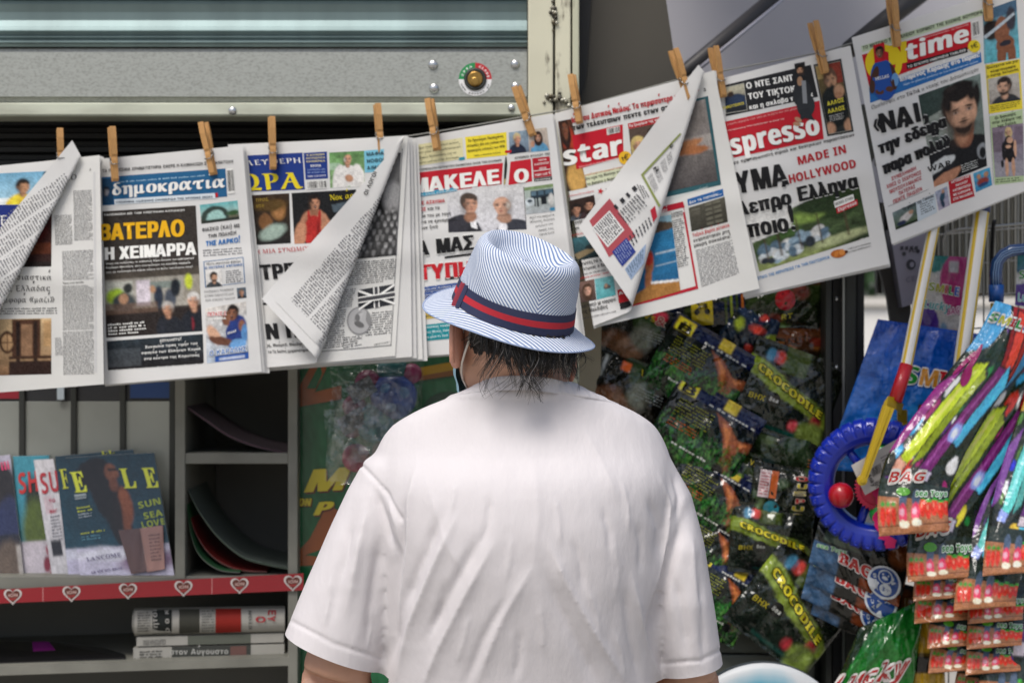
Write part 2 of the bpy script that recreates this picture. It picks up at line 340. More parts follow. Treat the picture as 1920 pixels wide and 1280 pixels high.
    def bars(s, a, b, c, d, z=3, n=26, seed=1):              # barcode
        s.quad(a, b, c, d, '#e8e8e4', z); r = random.Random(seed); a, b, c, d = (np.array(p, float) for p in (a, b, c, d)); u = .06
        while u < .94:
            t = r.choice((.012, .02, .035)); p = lambda u, v: tuple((a * (1 - u) + b * u) * (1 - v) + (d * (1 - u) + c * u) * v)
            s.quad(p(u, .08), p(u + t, .08), p(u + t, .9), p(u, .9), '#151515', z + .5, n=60); u += t + r.choice((.015, .025, .04))
class Sheet(Surf):                          # a newspaper leaf: four corners in photo pixels, gentle waves, an optional blown-over fold
    def __init__(s, TL, TR, BR, BL, Y=0., yaw=.0, waves=(), cr=None, fold=None, seed=0, wv=1., ref=None):
        up = np.array(TL, float) - np.array(BL, float)
        super().__init__(up=up, cr=cr); s.C = [np.array(p, float) for p in (TL, TR, BR, BL)]; s.Y = Y; s.yaw = yaw; s.wv = wv
        r = random.Random(seed); s.ph = [r.random() * 6.28 for _ in range(4)]; s.ka = [r.uniform(.8, 1.25) for _ in range(3)]; s.fold = fold; s.cx = (s.C[0][0] + s.C[2][0]) / 2; s.top = min(TL[1], TR[1]); s.hgt = max(BR[1], BL[1]) - s.top
        s.ax = np.array(TR, float) - np.array(TL, float); s.ax /= np.linalg.norm(s.ax); s.yf = s.depth; s.unf = s.unfold
        if ref:
            tl, tr, br, bl = ref; s.cx = (tl[0] + br[0]) / 2; s.top = min(tl[1], tr[1]); s.hgt = max(br[1], bl[1]) - s.top; s.ax = np.array(tr, float) - np.array(tl, float); s.ax /= np.linalg.norm(s.ax)
    def depth(s, x, y):
        v = min(max((y - s.top) / s.hgt, -.05), 1.1); t = (x - s.cx) * s.ax[0] + (y - s.top - s.hgt / 2) * s.ax[1]
        w = .0055 * math.sin(t / 52 * s.ka[0] + s.ph[0] + v * 1.2) * (.35 + .65 * v) + .0040 * math.sin(t / 27 * s.ka[1] + s.ph[1] - v * 2.) * (.2 + .8 * v * v) + .004 * math.sin(v * 5 + s.ph[2]) + .003 * math.sin(t / 30 + s.ph[3]) * max(0, 1 - v * 2.2) - .004 * math.exp(-((v - .5 - .012 * math.sin(t / 60)) / .07) ** 2)
        return s.Y + s.yaw * (x - s.cx) / 300 + w * s.wv - .01 * s.wv * v * v
    def _st(s, p):
        f0, f1, r0, k = s.fold; f0 = np.array(f0, float); d = np.array(f1, float) - f0; L = np.linalg.norm(d); d /= L; n = np.array([-d[1], d[0]])
        if n[0] < 0: n = -n
        q = np.array(p, float) - f0; t = q @ d; r = max(r0 + k * max(t, 0), .5); return f0, d, n, t, (q @ n), r
    def P(s, q, h=0.):
        if s.fold is None: return Surf.P(s, q, h)
        f0, d, n, t, pn, r = s._st(q); sd = pn + r          # s measured from the line where the paper starts to curl
        if sd <= 0: return Surf.P(s, q, h)
        a = min(sd / r, math.pi); ex = max(sd - math.pi * r, 0)
        pp = r * math.sin(a) - ex; hh = r * (1 - math.cos(a)) + ex * s.lift
        nn, nh = -math.sin(a), math.cos(a); m = mm()
        base = f0 + d * t + n * (pp - r + nn * h / m)
        wob = .003 * math.sin(t / 45 + s.ph[0]) * min(1, ex / 60)
        return at(base[0], base[1], s.depth(base[0], base[1]) - hh * m - nh * h - wob)
    lift = .12
    def unfold(s, q):                                       # seen position on the blown-over part -> place on the flat leaf
        f0, d, n, t, pn, r = s._st(q); p = pn + r
        sd = math.pi * r - p if p <= 0 else r * (math.pi - math.asin(min(p / r, 1)))
        return f0 + d * t + n * (sd - r)
    def paper(s, nu=24, nv=32, col='#dcdcd8'):
        a, b, c, d = s.C
        pts = [(a * (1 - u) + b * u) * (1 - v) + (d * (1 - u) + c * u) * v for v in np.linspace(0, 1, nv + 1) for u in np.linspace(0, 1, nu + 1)]
        fs = [[j * (nu + 1) + i, (j + 1) * (nu + 1) + i, (j + 1) * (nu + 1) + i + 1, j * (nu + 1) + i + 1] for j in range(nv) for i in range(nu)]
        s.add([s.P(p, 0) for p in pts], fs, col); s.np_ = len(s.f); return s
# ================================================================ NEWSPAPERS
NEWS = 'newspapers pegged along the clothesline'
PW = '#dddddb'; INK = '#1c1c1e'; RED = '#c01f2a'; WH = '#f2f2ee'
def newspaper(label, C, Y, inner, yaw=-.018, seed=0, cr=None, fold=None, dense=False, nback=3, wv=1., ref=None):
    ref = ref or C
    TL, TR, BR, BL = C
    e = thing('newspaper', at((TL[0] + TR[0]) / 2, (TL[1] + TR[1]) / 2, Y), label, 'newspaper', NEWS)
    S = Sheet(TL, TR, BR, BL, Y, yaw, cr=cr, fold=fold, seed=seed, wv=wv, ref=ref)
    S.paper(64 if fold else 30, 56 if fold else 40, PW)
    for i in range(nback):                                   # leaves behind, peeping out at the right and bottom
        k = (i + 1) / nback; dx, dy = inner; j = ((-1) ** i) * 2
        B = Sheet((TL[0] + 2, TL[1] + 1), (TR[0] + dx * k * .55, TR[1] + 1 + i), (BR[0] + dx * k + j * .3, BR[1] + dy * k), (BL[0] + 3 - i, BL[1] + dy * k * .6 + j), Y + .004 + .0045 * (i + (1 if fold else 0)), yaw, seed=seed, wv=wv, ref=ref)
        B.paper(20, 26, ('#d6d6d4', '#cfcfce', '#d9d9d6')[i % 3]); B.build('back_leaf', M_PAPER, e, True)
    return e, S
def c5(p): return p
# ---------------- 1: serif-titled daily, front page blown over, at the left edge of the picture
cr = crop(0, 200, 2.371)
REF = ((-116, 324), (187, 291), (195, 720), (-110, 744))
e, S = newspaper('newspaper at the far left, its front page curled over a brown room picture', ((-118, 322), (190, 292), (84, 692), (-112, 742)), -.004, (9, 5), seed=3, cr=cr, ref=REF, fold=((157, 286), (2, 578), 2, .026))
S.quad((-60, 300), (240, 285), (232, 432), (-60, 437), Ph(50, 28, '#6fa6c4', '#a8cfe0').re(0, .8, 1, 1, '#e6ecec').head(.55, .45, .11, '#b98a68', '#221a16', 1, body='#e2c53a').head(.92, .2, .1, '#6b4a38', '#17110f', -1, body='#d8dadc').noise(.12, 5), 1)
S.quad((-60, 437), (112, 437), (112, 545), (-60, 545), '#1d2f7c', 1); S.text('ΝΕΑ', (-52, 528), (86, 526), 66, WH, 'r')
S.quad((-60, 546), (32, 546), (32, 575), (-60, 580), '#b3202a', 1)
for i in range(7):                                           # page 2 seen on the blown-over part
    x = -70 + i * 32; S.body((x, 340), (x + 27, 338), (x + 30, 700), (x + 3, 702), 62, '#77777a', back='page', seed=i, raw=True)
S.build('front_page', M_PAPER, e, True)
I = Sheet((-116, 324), (187, 291), (195, 720), (-110, 744), .001, -.018, cr=cr, seed=3, ref=REF); I.paper(26, 36)
I.text('ΝΟ', (285, 332), (340, 322), 34, '#444446', 'r'); I.text('3', (397, 285), (404, 284), 13, INK)
I.body((326, 372), (408, 368), (414, 592), (330, 596), 40, '#555558', seed=11); I.body((242, 482), (318, 478), (324, 612), (246, 616), 22, '#3a3a3c', seed=12)
I.body((276, 642), (414, 634), (417, 768), (280, 772), 24, '#555558', seed=13); I.text('Όμως στην Ελλάδα', (278, 788), (372, 783), 10, INK)
I.body((278, 796), (416, 790), (418, 990), (280, 994), 36, '#5a5a5c', seed=14); I.body((280, 1000), (418, 994), (419, 1188), (282, 1192), 34, '#5a5a5c', seed=15)
I.body((244, 1025), (270, 1024), (285, 1105), (246, 1106), 14, '#77777a', seed=16)
I.quad((60, 480), (230, 478), (228, 710), (60, 714), Ph(36, 48, '#3a1410', '#2a120c').re(0, .55, 1, .75, '#5a2a14').re(0, .9, 1, 1, '#1c120e').el(.5, .3, .3, .2, '#6b1a18', .8).noise(.5, 7), 1)
I.lines([('εκκλησιαστικά', (-20, 770), (228, 770), 40), ('της Ελλάδας', (-8, 822), (222, 818), 40), ('συμφορά «μαζί»', (-24, 872), (242, 868), 38)], '#3c3c3e', 'r')
I.body((-40, 894), (255, 890), (255, 922), (-40, 926), 3, '#4a4a4c', seed=17)
I.quad((-40, 945), (228, 940), (228, 1188), (-40, 1195), Ph(60, 56, '#c9ad84', '#7a5a40').re(.35, .02, .82, .7, '#4a2f20').re(.42, .05, .48, .8, '#20130e').re(.7, .05, .76, .8, '#2a1a12').re(.5, .1, .68, .66, '#8a6a50').re(.3, .66, 1, .72, '#3a2418').el(.27, .42, .13, .2, '#3c2316', .1).el(.27, .42, .09, .15, '#b8946c', .1).re(.26, .25, .28, .6, '#4a2c1c').re(.15, .41, .4, .43, '#4a2c1c').re(.3, .75, 1, 1, '#2c1a14').re(.86, .06, .98, .5, '#b89468').noise(.35, 8), 1)
I.quad((414, 290), (424, 290), (432, 1180), (420, 1180), '#cfcfce', 1)
I.build('inner_page', M_PAPER, e, True)
# ---------------- 2
e, S = newspaper('newspaper with a blue masthead and a yellow and white headline on a dark photograph', ((187, 298), (455, 273), (491, 697), (196, 721)), .008, (14, 2), seed=11, cr=cr)
S.text('ΤΑ ΠΑΓΚΟΣΜΙΑ ΧΡΗΜΑΤΙΣΤΗΡΙΑ ΕΦΕΡΕ Η ΚΛΙΜΑΚΩΣΗ ΣΤΗΝ ΑΝΑΤΟΛΗ', (455, 293), (1036, 250), 20, INK)
S.quad((452, 314), (1002, 275), (1010, 400), (455, 440), '#24628f', 1); S.quad((452, 322), (500, 318), (505, 432), (455, 436), Ph(16, 30, '#163f60').head(.4, .5, .3, '#8a8a90', '#1a2430'), 2)
S.body((520, 330), (915, 300), (916, 312), (520, 342), 1, '#9dc3dc', z=2, seed=3)
S.text('δημοκρατια', (500, 394), (998, 358), 84, WH, 'r', z=4, bold=1.4); S.quad((930, 290), (955, 288), (946, 304), (928, 306), WH, 4)
S.quad((508, 412), (955, 384), (958, 408), (510, 436), '#d9e2e8', 2); S.text('ΥΠΟΨΗΦΙΑ «ΔΙΕΘΝΗΣ ΕΦΗΜΕΡΙΔΑ ΤΗΣ ΧΡΟΝΙΑΣ 2024»', (514, 431), (945, 405), 14, '#16314c'); S.quad((957, 384), (968, 383), (969, 402), (958, 403), RED, 3)
S.bars((1006, 276), (1034, 273), (1044, 384), (1012, 388))
ph = Ph(84, 110, '#35302c', '#38322e')
ph.re(0, .48, 1, .56, '#5c554c', .6).re(0, .55, 1, .78, '#a8a49a').re(.02, .56, .3, .68, '#c4c6bc').re(.33, .56, .48, .76, '#d8cfd8').re(.48, .58, .8, .64, '#7f8a84').re(.82, .55, 1, .75, '#9a9488').el(.12, .68, .1, .07, '#a8c83a', .3).el(.2, .74, .12, .09, '#3c4448', .3).el(.25, .62, .05, .04, '#2c3030', .3).el(.56, .7, .05, .09, '#2a3444', .3).el(.68, .72, .06, .08, '#48505c', .3).el(.74, .64, .05, .07, '#1d242c', .3).el(.88, .6, .04, .06, '#c8d440', .3).el(.5, .64, .03, .03, '#b08868', .3)
ph.re(0, .8, 1, 1, '#28211f').re(0, .74, .55, .82, '#6b5446', .7).el(.2, .7, .05, .04, '#b48a6c', .3)
ph.noise(.18, 5).head(.65, .80, .065, '#c49274', '#b9b4ae', -.3, body='#20242c').head(.92, .75, .075, '#c8987c', '#d8d6d2', -.3, body='#1c2028')
ph.el(.9, .93, .012, .05, '#8a2030', .3)
S.quad((455, 466), (870, 439), (900, 997), (472, 1027), ph, 1)
S.text('ΤΑΠΕΙΝΩΣΗ ΜΕ ΤΗΝ ΥΠΟΓΡΑΦΗ ΚΥΡΙΑΚΟΥ', (462, 486), (822, 464), 13, WH)
S.text('ΒΑΤΕΡΛΟ', (440, 596), (817, 575), 108, '#f0b81c', bold=1.6); S.text('Η ΧΕΙΜΑΡΡΑ', (464, 682), (870, 657), 82, WH, bold=1.4)
S.lines([('Όπως και νωθώντας, το καθεστώς Ράμα έκλεισε του εμβληματικό', (470, 702), (862, 676), 11), ('δημάρχο Μπελέρη. Δεν επετράπηκε να κανιάδα αρχηγία', (470, 720), (845, 696), 11), ('του, με πρόσκημα ότι πήγαν λέξεις να δείτε ταυτότητες τους!', (472, 740), (856, 714), 11)], WH)
S.body((478, 962), (640, 950), (658, 1004), (482, 1018), 4, '#e8e8e4', z=3, seed=8, fill=.6)
S.quad((474, 1042), (902, 1010), (906, 1138), (480, 1170), Ph(60, 22, '#27323a', '#1d1a1c').noise(.8, 4).re(0, .3, .35, .9, '#6a7278', .3), 1)
S.lines([('ΑΣΥΛΛΗΠΤΟ!', (710, 1046), (806, 1038), 17), ('Συναυλία προς τιμήν του', (645, 1074), (878, 1056), 17), ('σφαγέα των Ελλήνων Κεμάλ', (628, 1100), (892, 1080), 17), ('στα κέντρα της Κορυτσάς', (640, 1126), (886, 1108), 17)], WH)
S.body((480, 1160), (900, 1130), (902, 1142), (482, 1172), 1, INK, seed=4, fill=.7)
S.quad((888, 437), (1056, 417), (1064, 500), (895, 521), Ph(40, 24, '#5fb0b4', '#c9d6c8').re(0, .72, 1, 1, '#6d6a58').el(.38, .75, .36, .6, '#33423c', .08).el(.4, .85, .25, .48, '#a3cdc6', .08).re(0, .85, 1, 1, '#2c322c').el(.85, .6, .16, .14, '#31512e', .6).re(.84, .3, .86, .7, '#41402c'), 1)
S.lines([('ΦΙΑΣΚΟ (ΚΑΙ) ΜΕ', (898, 556), (1066, 536), 24), ('ΤΗΝ ΠΩΛΗΣΗ', (925, 584), (1050, 568), 24)], '#2c2c30'); S.text('ΤΗΣ ΛΑΡΚΟ!', (915, 620), (1066, 602), 32, '#1f6fb5', bold=.4)
S.body((902, 634), (1075, 622), (1080, 656), (905, 668), 3, '#6c6c70', seed=5)
S.frame((904, 688), (1082, 668), (1090, 782), (912, 803), '#3f6fa0', 1.2); S.text('Πέντε σκοτεινών βιβλίων', (918, 703), (1070, 690), 12, '#333338'); S.text('Ο ΠΑΤΕΡΑΣ ΑΝΤΩΝΗΣ', (910, 722), (1078, 706), 15, '#1f5f9f')
S.quad((915, 728), (984, 722), (988, 797), (918, 803), Ph(24, 26, '#e4e2de').head(.5, .42, .26, '#c89c80', '#2a221e', .5, beard='#3a2a22', body='#3a4044'), 2); S.body((1000, 728), (1078, 720), (1086, 778), (1004, 786), 6, '#6a6a6e', seed=6, ragged=True)
S.lines([('ΡΑΠΙΣΜΑ ΡΑΜΜΟΥ', (908, 828), (1040, 816), 15), ('ΣΤΗΝ ΕΙΣΑΓΓΕΛΙΑ', (910, 846), (1040, 836), 15), ('ΤΟΥ ΑΡΕΙΟΥ ΠΑΓΟΥ', (912, 866), (1044, 856), 15)], '#47474a', 'r'); S.quad((1052, 806), (1092, 802), (1096, 848), (1056, 852), Ph(16, 18, '#5b6874').head(.5, .45, .3, '#b98a70', '#6a625c', body='#20242c'), 2)
S.quad((912, 897), (1094, 866), (1106, 1118), (920, 1140), Ph(50, 66, '#d4cfc8', '#a9b6c4').noise(.5, 5).el(.72, .5, .24, .3, '#243a7c', .08, 15).el(.86, .4, .08, .1, '#8a5c46', .3).el(.5, .24, .1, .14, '#7a4e3a', .2).el(.2, .5, .12, .2, '#d2a68a', .3, -30).el(.35, .62, .3, .07, '#6a4434', .2, 20).el(.92, .55, .08, .16, '#5b8fc4', .2).el(.75, .72, .2, .1, '#6fa4d8', .2).re(.2, .88, 1, 1, '#2b57a4').re(.3, .92, .9, .97, '#d8e0ea', .7).head(.66, .16, .16, '#8a5c46', '#1d1512', -.5, mouth=True), 1)
S.text('ΠΕΤΑΞΕ Σ', (922, 932), (1005, 926), 26, RED, z=4, out=WH, ow=.8); S.text('ΟΥΡΑΝΙΑ', (925, 950), (1005, 944), 14, WH, z=4); S.text('ΕΛΛΑΣ', (1012, 1012), (1050, 1000), 15, WH, z=4); S.text('Ο ΚΑΡΑΛΗΣ', (930, 1108), (1095, 1086), 34, '#2c6fb8', z=5, out=WH, ow=.9)
S.build('front_page', M_PAPER, e, True)
# ---------------- 3
cr = crop(420, 230, 2.666)
REF = ((429, 274), (765, 254), (741, 667), (489, 691))
e, S = newspaper('newspaper with its front page folded back over a grey crowd photograph and a flag', ((427, 271), (762, 256), (762, 666), (488, 690)), .014, (40, 10), seed=5, cr=cr, ref=REF, fold=((757, 262), (592, 684), 2, .024), nback=4)
S.quad((60, 168), (392, 150), (404, 334), (80, 348), '#1d3a86', 1); S.text('ΕΛΕΥΘΕΡΗ', (72, 217), (386, 200), 38, WH, 'r'); S.text('ΩΡΑ', (66, 342), (394, 328), 124, '#e8d428', 'r', bold=1.2)
S.quad((398, 152), (514, 145), (520, 279), (408, 285), '#1d3a86', 1)
S.lines([('Η ΑΛΗΘΙΝΗ', (412, 168), (502, 163), 14), ('ΠΑΤΡΙΩΤΙΚΗ', (410, 184), (505, 179), 14), ('ΕΦΗΜΕΡΙΔΑ', (412, 200), (505, 195), 14)], '#d9cf9a'); S.text('ΤΡΙΤΗ', (432, 224), (484, 221), 18, WH)
S.lines([('6 ΑΥΓΟΥΣΤΟΥ 2024', (418, 240), (506, 236), 10), ('ΑΡ. ΦΥΛΛΟΥ 4708', (418, 254), (506, 250), 10)], '#9fb4e0'); S.text('ΤΙΜΗ 1,20 ΕΥΡΩ', (418, 274), (510, 268), 13, '#d8d8e8')
S.bars((410, 292), (512, 287), (516, 328), (412, 334))
S.quad((526, 150), (700, 141), (704, 318), (531, 326), Ph(50, 52, '#5f8c54', '#8fb07c').noise(.7, 8).re(0, .3, .3, .5, '#bcd0c4', .5).head(.52, .22, .15, '#c49478', '#c8c4be', .1, bald=True, body='#e8e6e2').el(.3, .85, .22, .5, '#e2e0dc', .1).el(.78, .85, .2, .5, '#e6e4e0', .1).el(.55, .75, .12, .1, '#b98a6c', .3, 40), 1)
S.quad((700, 141), (800, 132), (795, 245), (704, 250), '#7cc4dc', 1); S.lines([('ΜΑΦΙΑ', (712, 168), (800, 160), 26), ('ΝΟΘΟΙ', (714, 202), (800, 194), 26), ('ΑΙΜΑ', (716, 236), (780, 230), 26)], INK)
S.quad((120, 364), (326, 353), (334, 602), (140, 612), Ph(50, 62, '#3a2a1c', '#151616').noise(.6, 8).el(.72, .33, .18, .2, '#8a6238', .3).el(.72, .35, .11, .13, '#a8784a', .3).el(.4, .55, .16, .16, '#7a5432', .3).el(.55, .75, .35, .14, '#9cb0a4', .4, -20).el(.5, .22, .4, .12, '#5a4420', .5), 1)
S.quad((338, 352), (660, 334), (650, 590), (352, 606), Ph(84, 66, '#141619', '#1c1c1e').el(.35, .66, .24, .30, '#c08a6c', .1).el(.22, .62, .06, .2, '#8a5a44', .9, 0, .6).el(.35, .40, .06, .1, '#9a6a50', .3).el(.34, .80, .17, .34, '#b02a26', .08).el(.26, .5, .025, .14, '#b02a26', .2).el(.43, .5, .025, .14, '#b02a26', .2).el(.4, .75, .03, .2, '#7c1a18', .8, 5, .7).head(.36, .22, .105, '#c08a6c', '#1a1210', .2, mouth=True).el(.1, .85, .1, .3, '#bb8668', .2, 15).el(.56, .8, .1, .3, '#bb8668', .2, -15).po([(.62, .28), (1, .2), (1, .45), (.65, .42)], '#52606a').noise(.15, 6), 1)
S.text('Νοκ άουτ', (530, 390), (690, 372), 44, '#e8d428', 'r', z=4); S.text('ΠΡΟΣ', (160, 395), (222, 390), 22, '#b89c3c', 'r', z=4); S.text('ΑΥΓΟ', (160, 425), (200, 422), 22, '#b89c3c', 'r', z=4)
S.text('ΔΙΕΘΝΗ ΜΙΑ ΣΥΝΩΜΟΣΙΑ', (60, 664), (470, 634), 32, '#b8202a', 'r')
S.text('ΟΙ ΤΡΙΣ', (60, 795), (380, 772), 112, INK, bold=1.7); S.text('ΔΕΝ ΠΑ', (80, 1092), (440, 1068), 116, INK, bold=1.7)
S.quad((190, 900), (420, 888), (424, 900), (190, 912), '#2a2a2c', 1)
S.lines([('ος, Μωάμεθ, Μάγδης', (212, 1120), (392, 1112), 22), ('τα Τα διεθνή χρηματιστήρια', (222, 1152), (420, 1142), 22)], INK)
for i in range(5):                                           # page 2
    x = 470 + i * 52; S.body((x, 300), (x + 46, 297), (x + 44, 650), (x - 2, 653), 66, '#606064', back='page', seed=30 + i, raw=True)
S.text('ΟΙ ΛΟΓΟΙ', (715, 365), (765, 250), 30, INK, 's', z=4, back=True, up=(-.93, -.36))
S.quad((640, 470), (690, 466), (691, 486), (641, 490), '#e0e0dc', 3.2, back='page', raw=True); S.quad((560, 640), (740, 630), (740, 652), (560, 664), '#dcdcda', 3.2, back='page', raw=True)
S.build('front_page', M_PAPER, e, True)
I = Sheet((429, 274), (765, 254), (741, 667), (489, 691), .020, -.018, cr=cr, seed=5, ref=REF); I.paper(26, 36)
r = np.random.default_rng(5); ph = Ph(70, 100, '#232323', '#151515').noise(.9, 7).el(.75, .16, .3, .2, '#6a6a6a', .6).el(.85, .42, .2, .14, '#a0a0a0', .5, -50).el(.35, .2, .2, .16, '#4c4c4c', .5)
for j in range(7):
    for i in range(8):
        x = .06 + i * .135 + (j % 2) * .06 + r.uniform(-.02, .02); y = .56 + j * .065 + r.uniform(-.01, .01); v = int(r.uniform(95, 200) - j * 3); c = '#%02x%02x%02x' % (v, v, v)
        ph.el(x, y + .05, .06, .045, '#3c3c3c', .3).el(x, y, .03, .028, c, .3).el(x, y - .016, .035, .014, '#7a7a7a', .3)
I.quad((700, 172), (884, 150), (864, 662), (580, 690), ph, 1)
I.text('ΕΛΕΥΘΕΡΗ ΩΡΑ', (818, 128), (858, 123), 10, '#333333'); I.quad((868, 113), (882, 111), (883, 125), (869, 127), INK, 2)
I.body((560, 704), (864, 676), (850, 792), (552, 824), 11, '#4c4c4e', seed=41)
I.quad((668, 836), (852, 806), (846, 908), (672, 940), '#33353a', 1)
F = lambda u, v: (668 + (852 - 668) * u + 4 * v, 836 - 30 * u + 103 * v)
def fl(pts, c, z): I.poly([F(*p) for p in pts], c, z)
for a_, b_ in (((0, 0), (1, 1)), ((0, 1), (1, 0))):
    dx, dy = .03, .09; fl([(a_[0], a_[1]), (b_[0], b_[1]), (b_[0] - dx, b_[1]), (a_[0], a_[1] + (dy if a_[1] == 0 else -dy))], WH, 2); fl([(a_[0], a_[1]), (b_[0], b_[1]), (b_[0], b_[1] + (-dy if b_[1] == 1 else dy)), (a_[0] + dx, a_[1])], WH, 2.2)
fl([(.42, 0), (.58, 0), (.58, 1), (.42, 1)], WH, 2.6); fl([(0, .35), (1, .35), (1, .65), (0, .65)], WH, 2.7); fl([(.455, 0), (.545, 0), (.545, 1), (.455, 1)], '#4a4a4e', 3); fl([(0, .41), (1, .41), (1, .59), (0, .59)], '#4a4a4e', 3.1)
I.ell(676, 990, 62, 70, '#8c8c8c', 2); I.ell(676, 990, 55, 63, '#b4b4b4', 2.3); I.ell(684, 985, 34, 42, '#9a9a9a', 2.5); I.ell(690, 970, 22, 20, '#c0c0c0', 2.7); I.ell(676, 1008, 26, 14, '#6a6a6a', 2.8, 20); I.ell(668, 975, 12, 18, '#747474', 2.9)
I.body((520, 838), (660, 826), (640, 920), (500, 932), 9, '#4c4c4e', seed=42); I.body((480, 930), (612, 918), (600, 1120), (470, 1134), 18, '#4c4c4e', seed=43); I.body((742, 945), (842, 935), (836, 1054), (706, 1068), 10, '#4c4c4e', seed=44); I.body((600, 1068), (692, 1060), (690, 1112), (596, 1130), 5, '#4c4c4e', seed=45)
I.text('ΣΥΝΕΧΕΙΑ ΣΤΗ ΣΕΛΙΔΑ 7', (750, 1112), (828, 1098), 9, '#333333'); I.quad((470, 1143), (836, 1110), (836, 1113), (470, 1146), '#55555a', 2); I.quad((890, 130), (893, 130), (836, 1112), (833, 1112), '#66666a', 2)
I.build('inner_page', M_PAPER, e, True)
# ---------------- 4
cr = crop(740, 180, 2.5605)
e, S = newspaper('newspaper with a red slanted masthead and two men facing each other, behind the hat', ((750, 264), (1036, 213), (1090, 648), (780, 668)), .022, (9, 3), seed=17, cr=cr)
S.quad((72, 240), (326, 200), (330, 302), (80, 340), '#e2dcae', 1); S.quad((72, 240), (106, 234), (112, 334), (80, 340), Ph(14, 30, '#7fa4b8', '#5a6a78').noise(.5, 4), 2)
S.lines([('Μια στρατιά γήινων φιλάνε', (112, 256), (308, 226), 17), ('τον κόρο του πρωθυπουργού', (114, 278), (316, 248), 17), ('Σοφία Μητσοτάκη, για να', (120, 302), (296, 276), 17), ('κάνει μπάνια στην Αντίπαρο', (120, 326), (306, 298), 17)], INK, 'r'); S.quad((308, 296), (336, 292), (337, 306), (309, 310), '#2a8fa8', 2)
S.quad((338, 198), (536, 174), (541, 284), (345, 303), '#f0dc3c', 1); S.lines([('Το Παγκόσμιο Παρακράτος', (352, 222), (522, 198), 18), ('ετοιμάζει βία και νοθεία στις', (348, 246), (530, 222), 18), ('προσεχείς εκλογές των ΗΠΑ', (350, 270), (530, 246), 18)], INK); S.text('Γράφει ο Παναγιώτης Τραϊανού', (382, 290), (508, 274), 10, '#3a3a20')
S.quad((548, 176), (640, 163), (646, 268), (552, 280), Ph(40, 40, '#8fa4b4', '#6a7a8c').noise(.3, 6).head(.42, .34, .22, '#c89278', '#c9b88c', .6, body='#20283c'), 1); S.quad((530, 262), (560, 260), (560, 272), (530, 274), RED, 2)
S.quad((643, 163), (730, 152), (744, 262), (646, 270), Ph(40, 40, '#c8bcae', '#a89c94').noise(.2, 6).head(.5, .36, .2, '#c09076', '#2a1c18', -.5, longh=True, mouth=True, body='#5a94b8').el(.2, .65, .1, .14, '#c09076', .3), 1)
S.text('ΝΕΥΤΗ ΟΡΘΟΔΟΞΗ ΠΑΤΡΙΩΤΙΚΗ ΕΦΗΜΕΡΙΔΑ ΟΛΩΝ ΤΩΝ ΕΛΛΗΝΩΝ', (80, 364), (512, 313), 15, INK); S.text('ΑΡΙΘΜΟΣ ΦΥΛΛΟΥ 708', (576, 304), (745, 282), 16, INK)
S.quad((78, 372), (520, 321), (513, 424), (84, 480), '#c41f30', 1); S.text('ΜΑΚΕΛΕ', (86, 470), (502, 421), 104, WH, bold=1.7)
S.poly([(556, 316), (654, 302), (660, 410), (546, 428)], '#c41f30', 1); S.text('Ο', (576, 420), (642, 410), 94, WH, bold=1.7)
S.poly([(527, 330), (532, 292), (537, 294), (541, 330), (534, 400), (530, 426), (524, 426), (524, 400)], '#17201c', 2); S.poly([(526, 398), (533, 398), (530, 426), (526, 426)], '#c8b478', 3)
S.quad((660, 300), (744, 290), (754, 384), (668, 395), '#b01f30', 1); S.lines([('ΤΡΙΤΗ', (690, 314), (728, 309), 12), ('6 ΑΥΓΟΥΣΤΟΥ', (672, 334), (742, 325), 14), ('2024', (694, 354), (728, 350), 15), ('ΤΙΜΗ 1,00 €', (674, 386), (750, 375), 15)], WH); S.quad((664, 360), (750, 349), (750, 352), (664, 363), WH, 2)
S.quad((668, 397), (755, 386), (756, 402), (670, 411), INK, 1); S.text('www.makeleio.gr', (674, 408), (750, 398), 11, WH)
S.quad((86, 466), (300, 436), (301, 456), (88, 489), '#2f9cc0', 2); S.text('για την Εθνική Απελευθέρωση', (90, 486), (298, 455), 15, WH, 'r', shear=.2, z=4)
S.quad((250, 442), (612, 424), (632, 640), (258, 655), Ph(120, 76, '#d4d4d4', '#c9c9ce').el(.17, 1.04, .27, .42, '#33333b', .06).el(.33, .98, .08, .2, '#26262c', .3).po([(.27, .66), (.36, .74), (.38, .95), (.3, .9)], '#e8e8ea').el(.86, 1.10, .26, .34, '#33363f', .06).el(.7, .95, .06, .14, '#e4e4e8', .3).el(.3, .66, .08, .12, '#9a7058', .3).el(.73, .72, .1, .12, '#a8826c', .3).head(.29, .38, .125, '#bd9078', '#4d4139', .75).head(.72, .44, .135, '#c89c84', '#c0b8ae', -.75, bald=True).noise(.08, 8), 1)
S.text('ΕΠΛΕΞΕ ΑΣΧΗΜΑ', (58, 530), (242, 510), 25, RED, z=4); S.text('ΛΑΝΟΣ', (84, 560), (150, 550), 25, RED, z=4); S.text('και τα', (158, 549), (215, 543), 25, INK, z=4)
S.lines([('ηλικία του με τους', (92, 587), (270, 570), 23), ('υς για να κονομήσει,', (94, 615), (298, 597), 23), ('βγουν ξινά', (100, 644), (207, 632), 23)], INK, z=4)
S.text('Α ΜΑΣ', (108, 768), (380, 738), 106, INK, z=5, out=WH, ow=1.8, bold=1.7); S.text('ΑΤΥΠΗΣΑΝ', (52, 890), (560, 848), 108, '#c01f2a', z=5, out=WH, ow=1.8, bold=1.7); S.quad((240, 770), (380, 752), (380, 762), (240, 780), INK, 2); S.quad((242, 870), (420, 850), (420, 862), (242, 884), INK, 2)
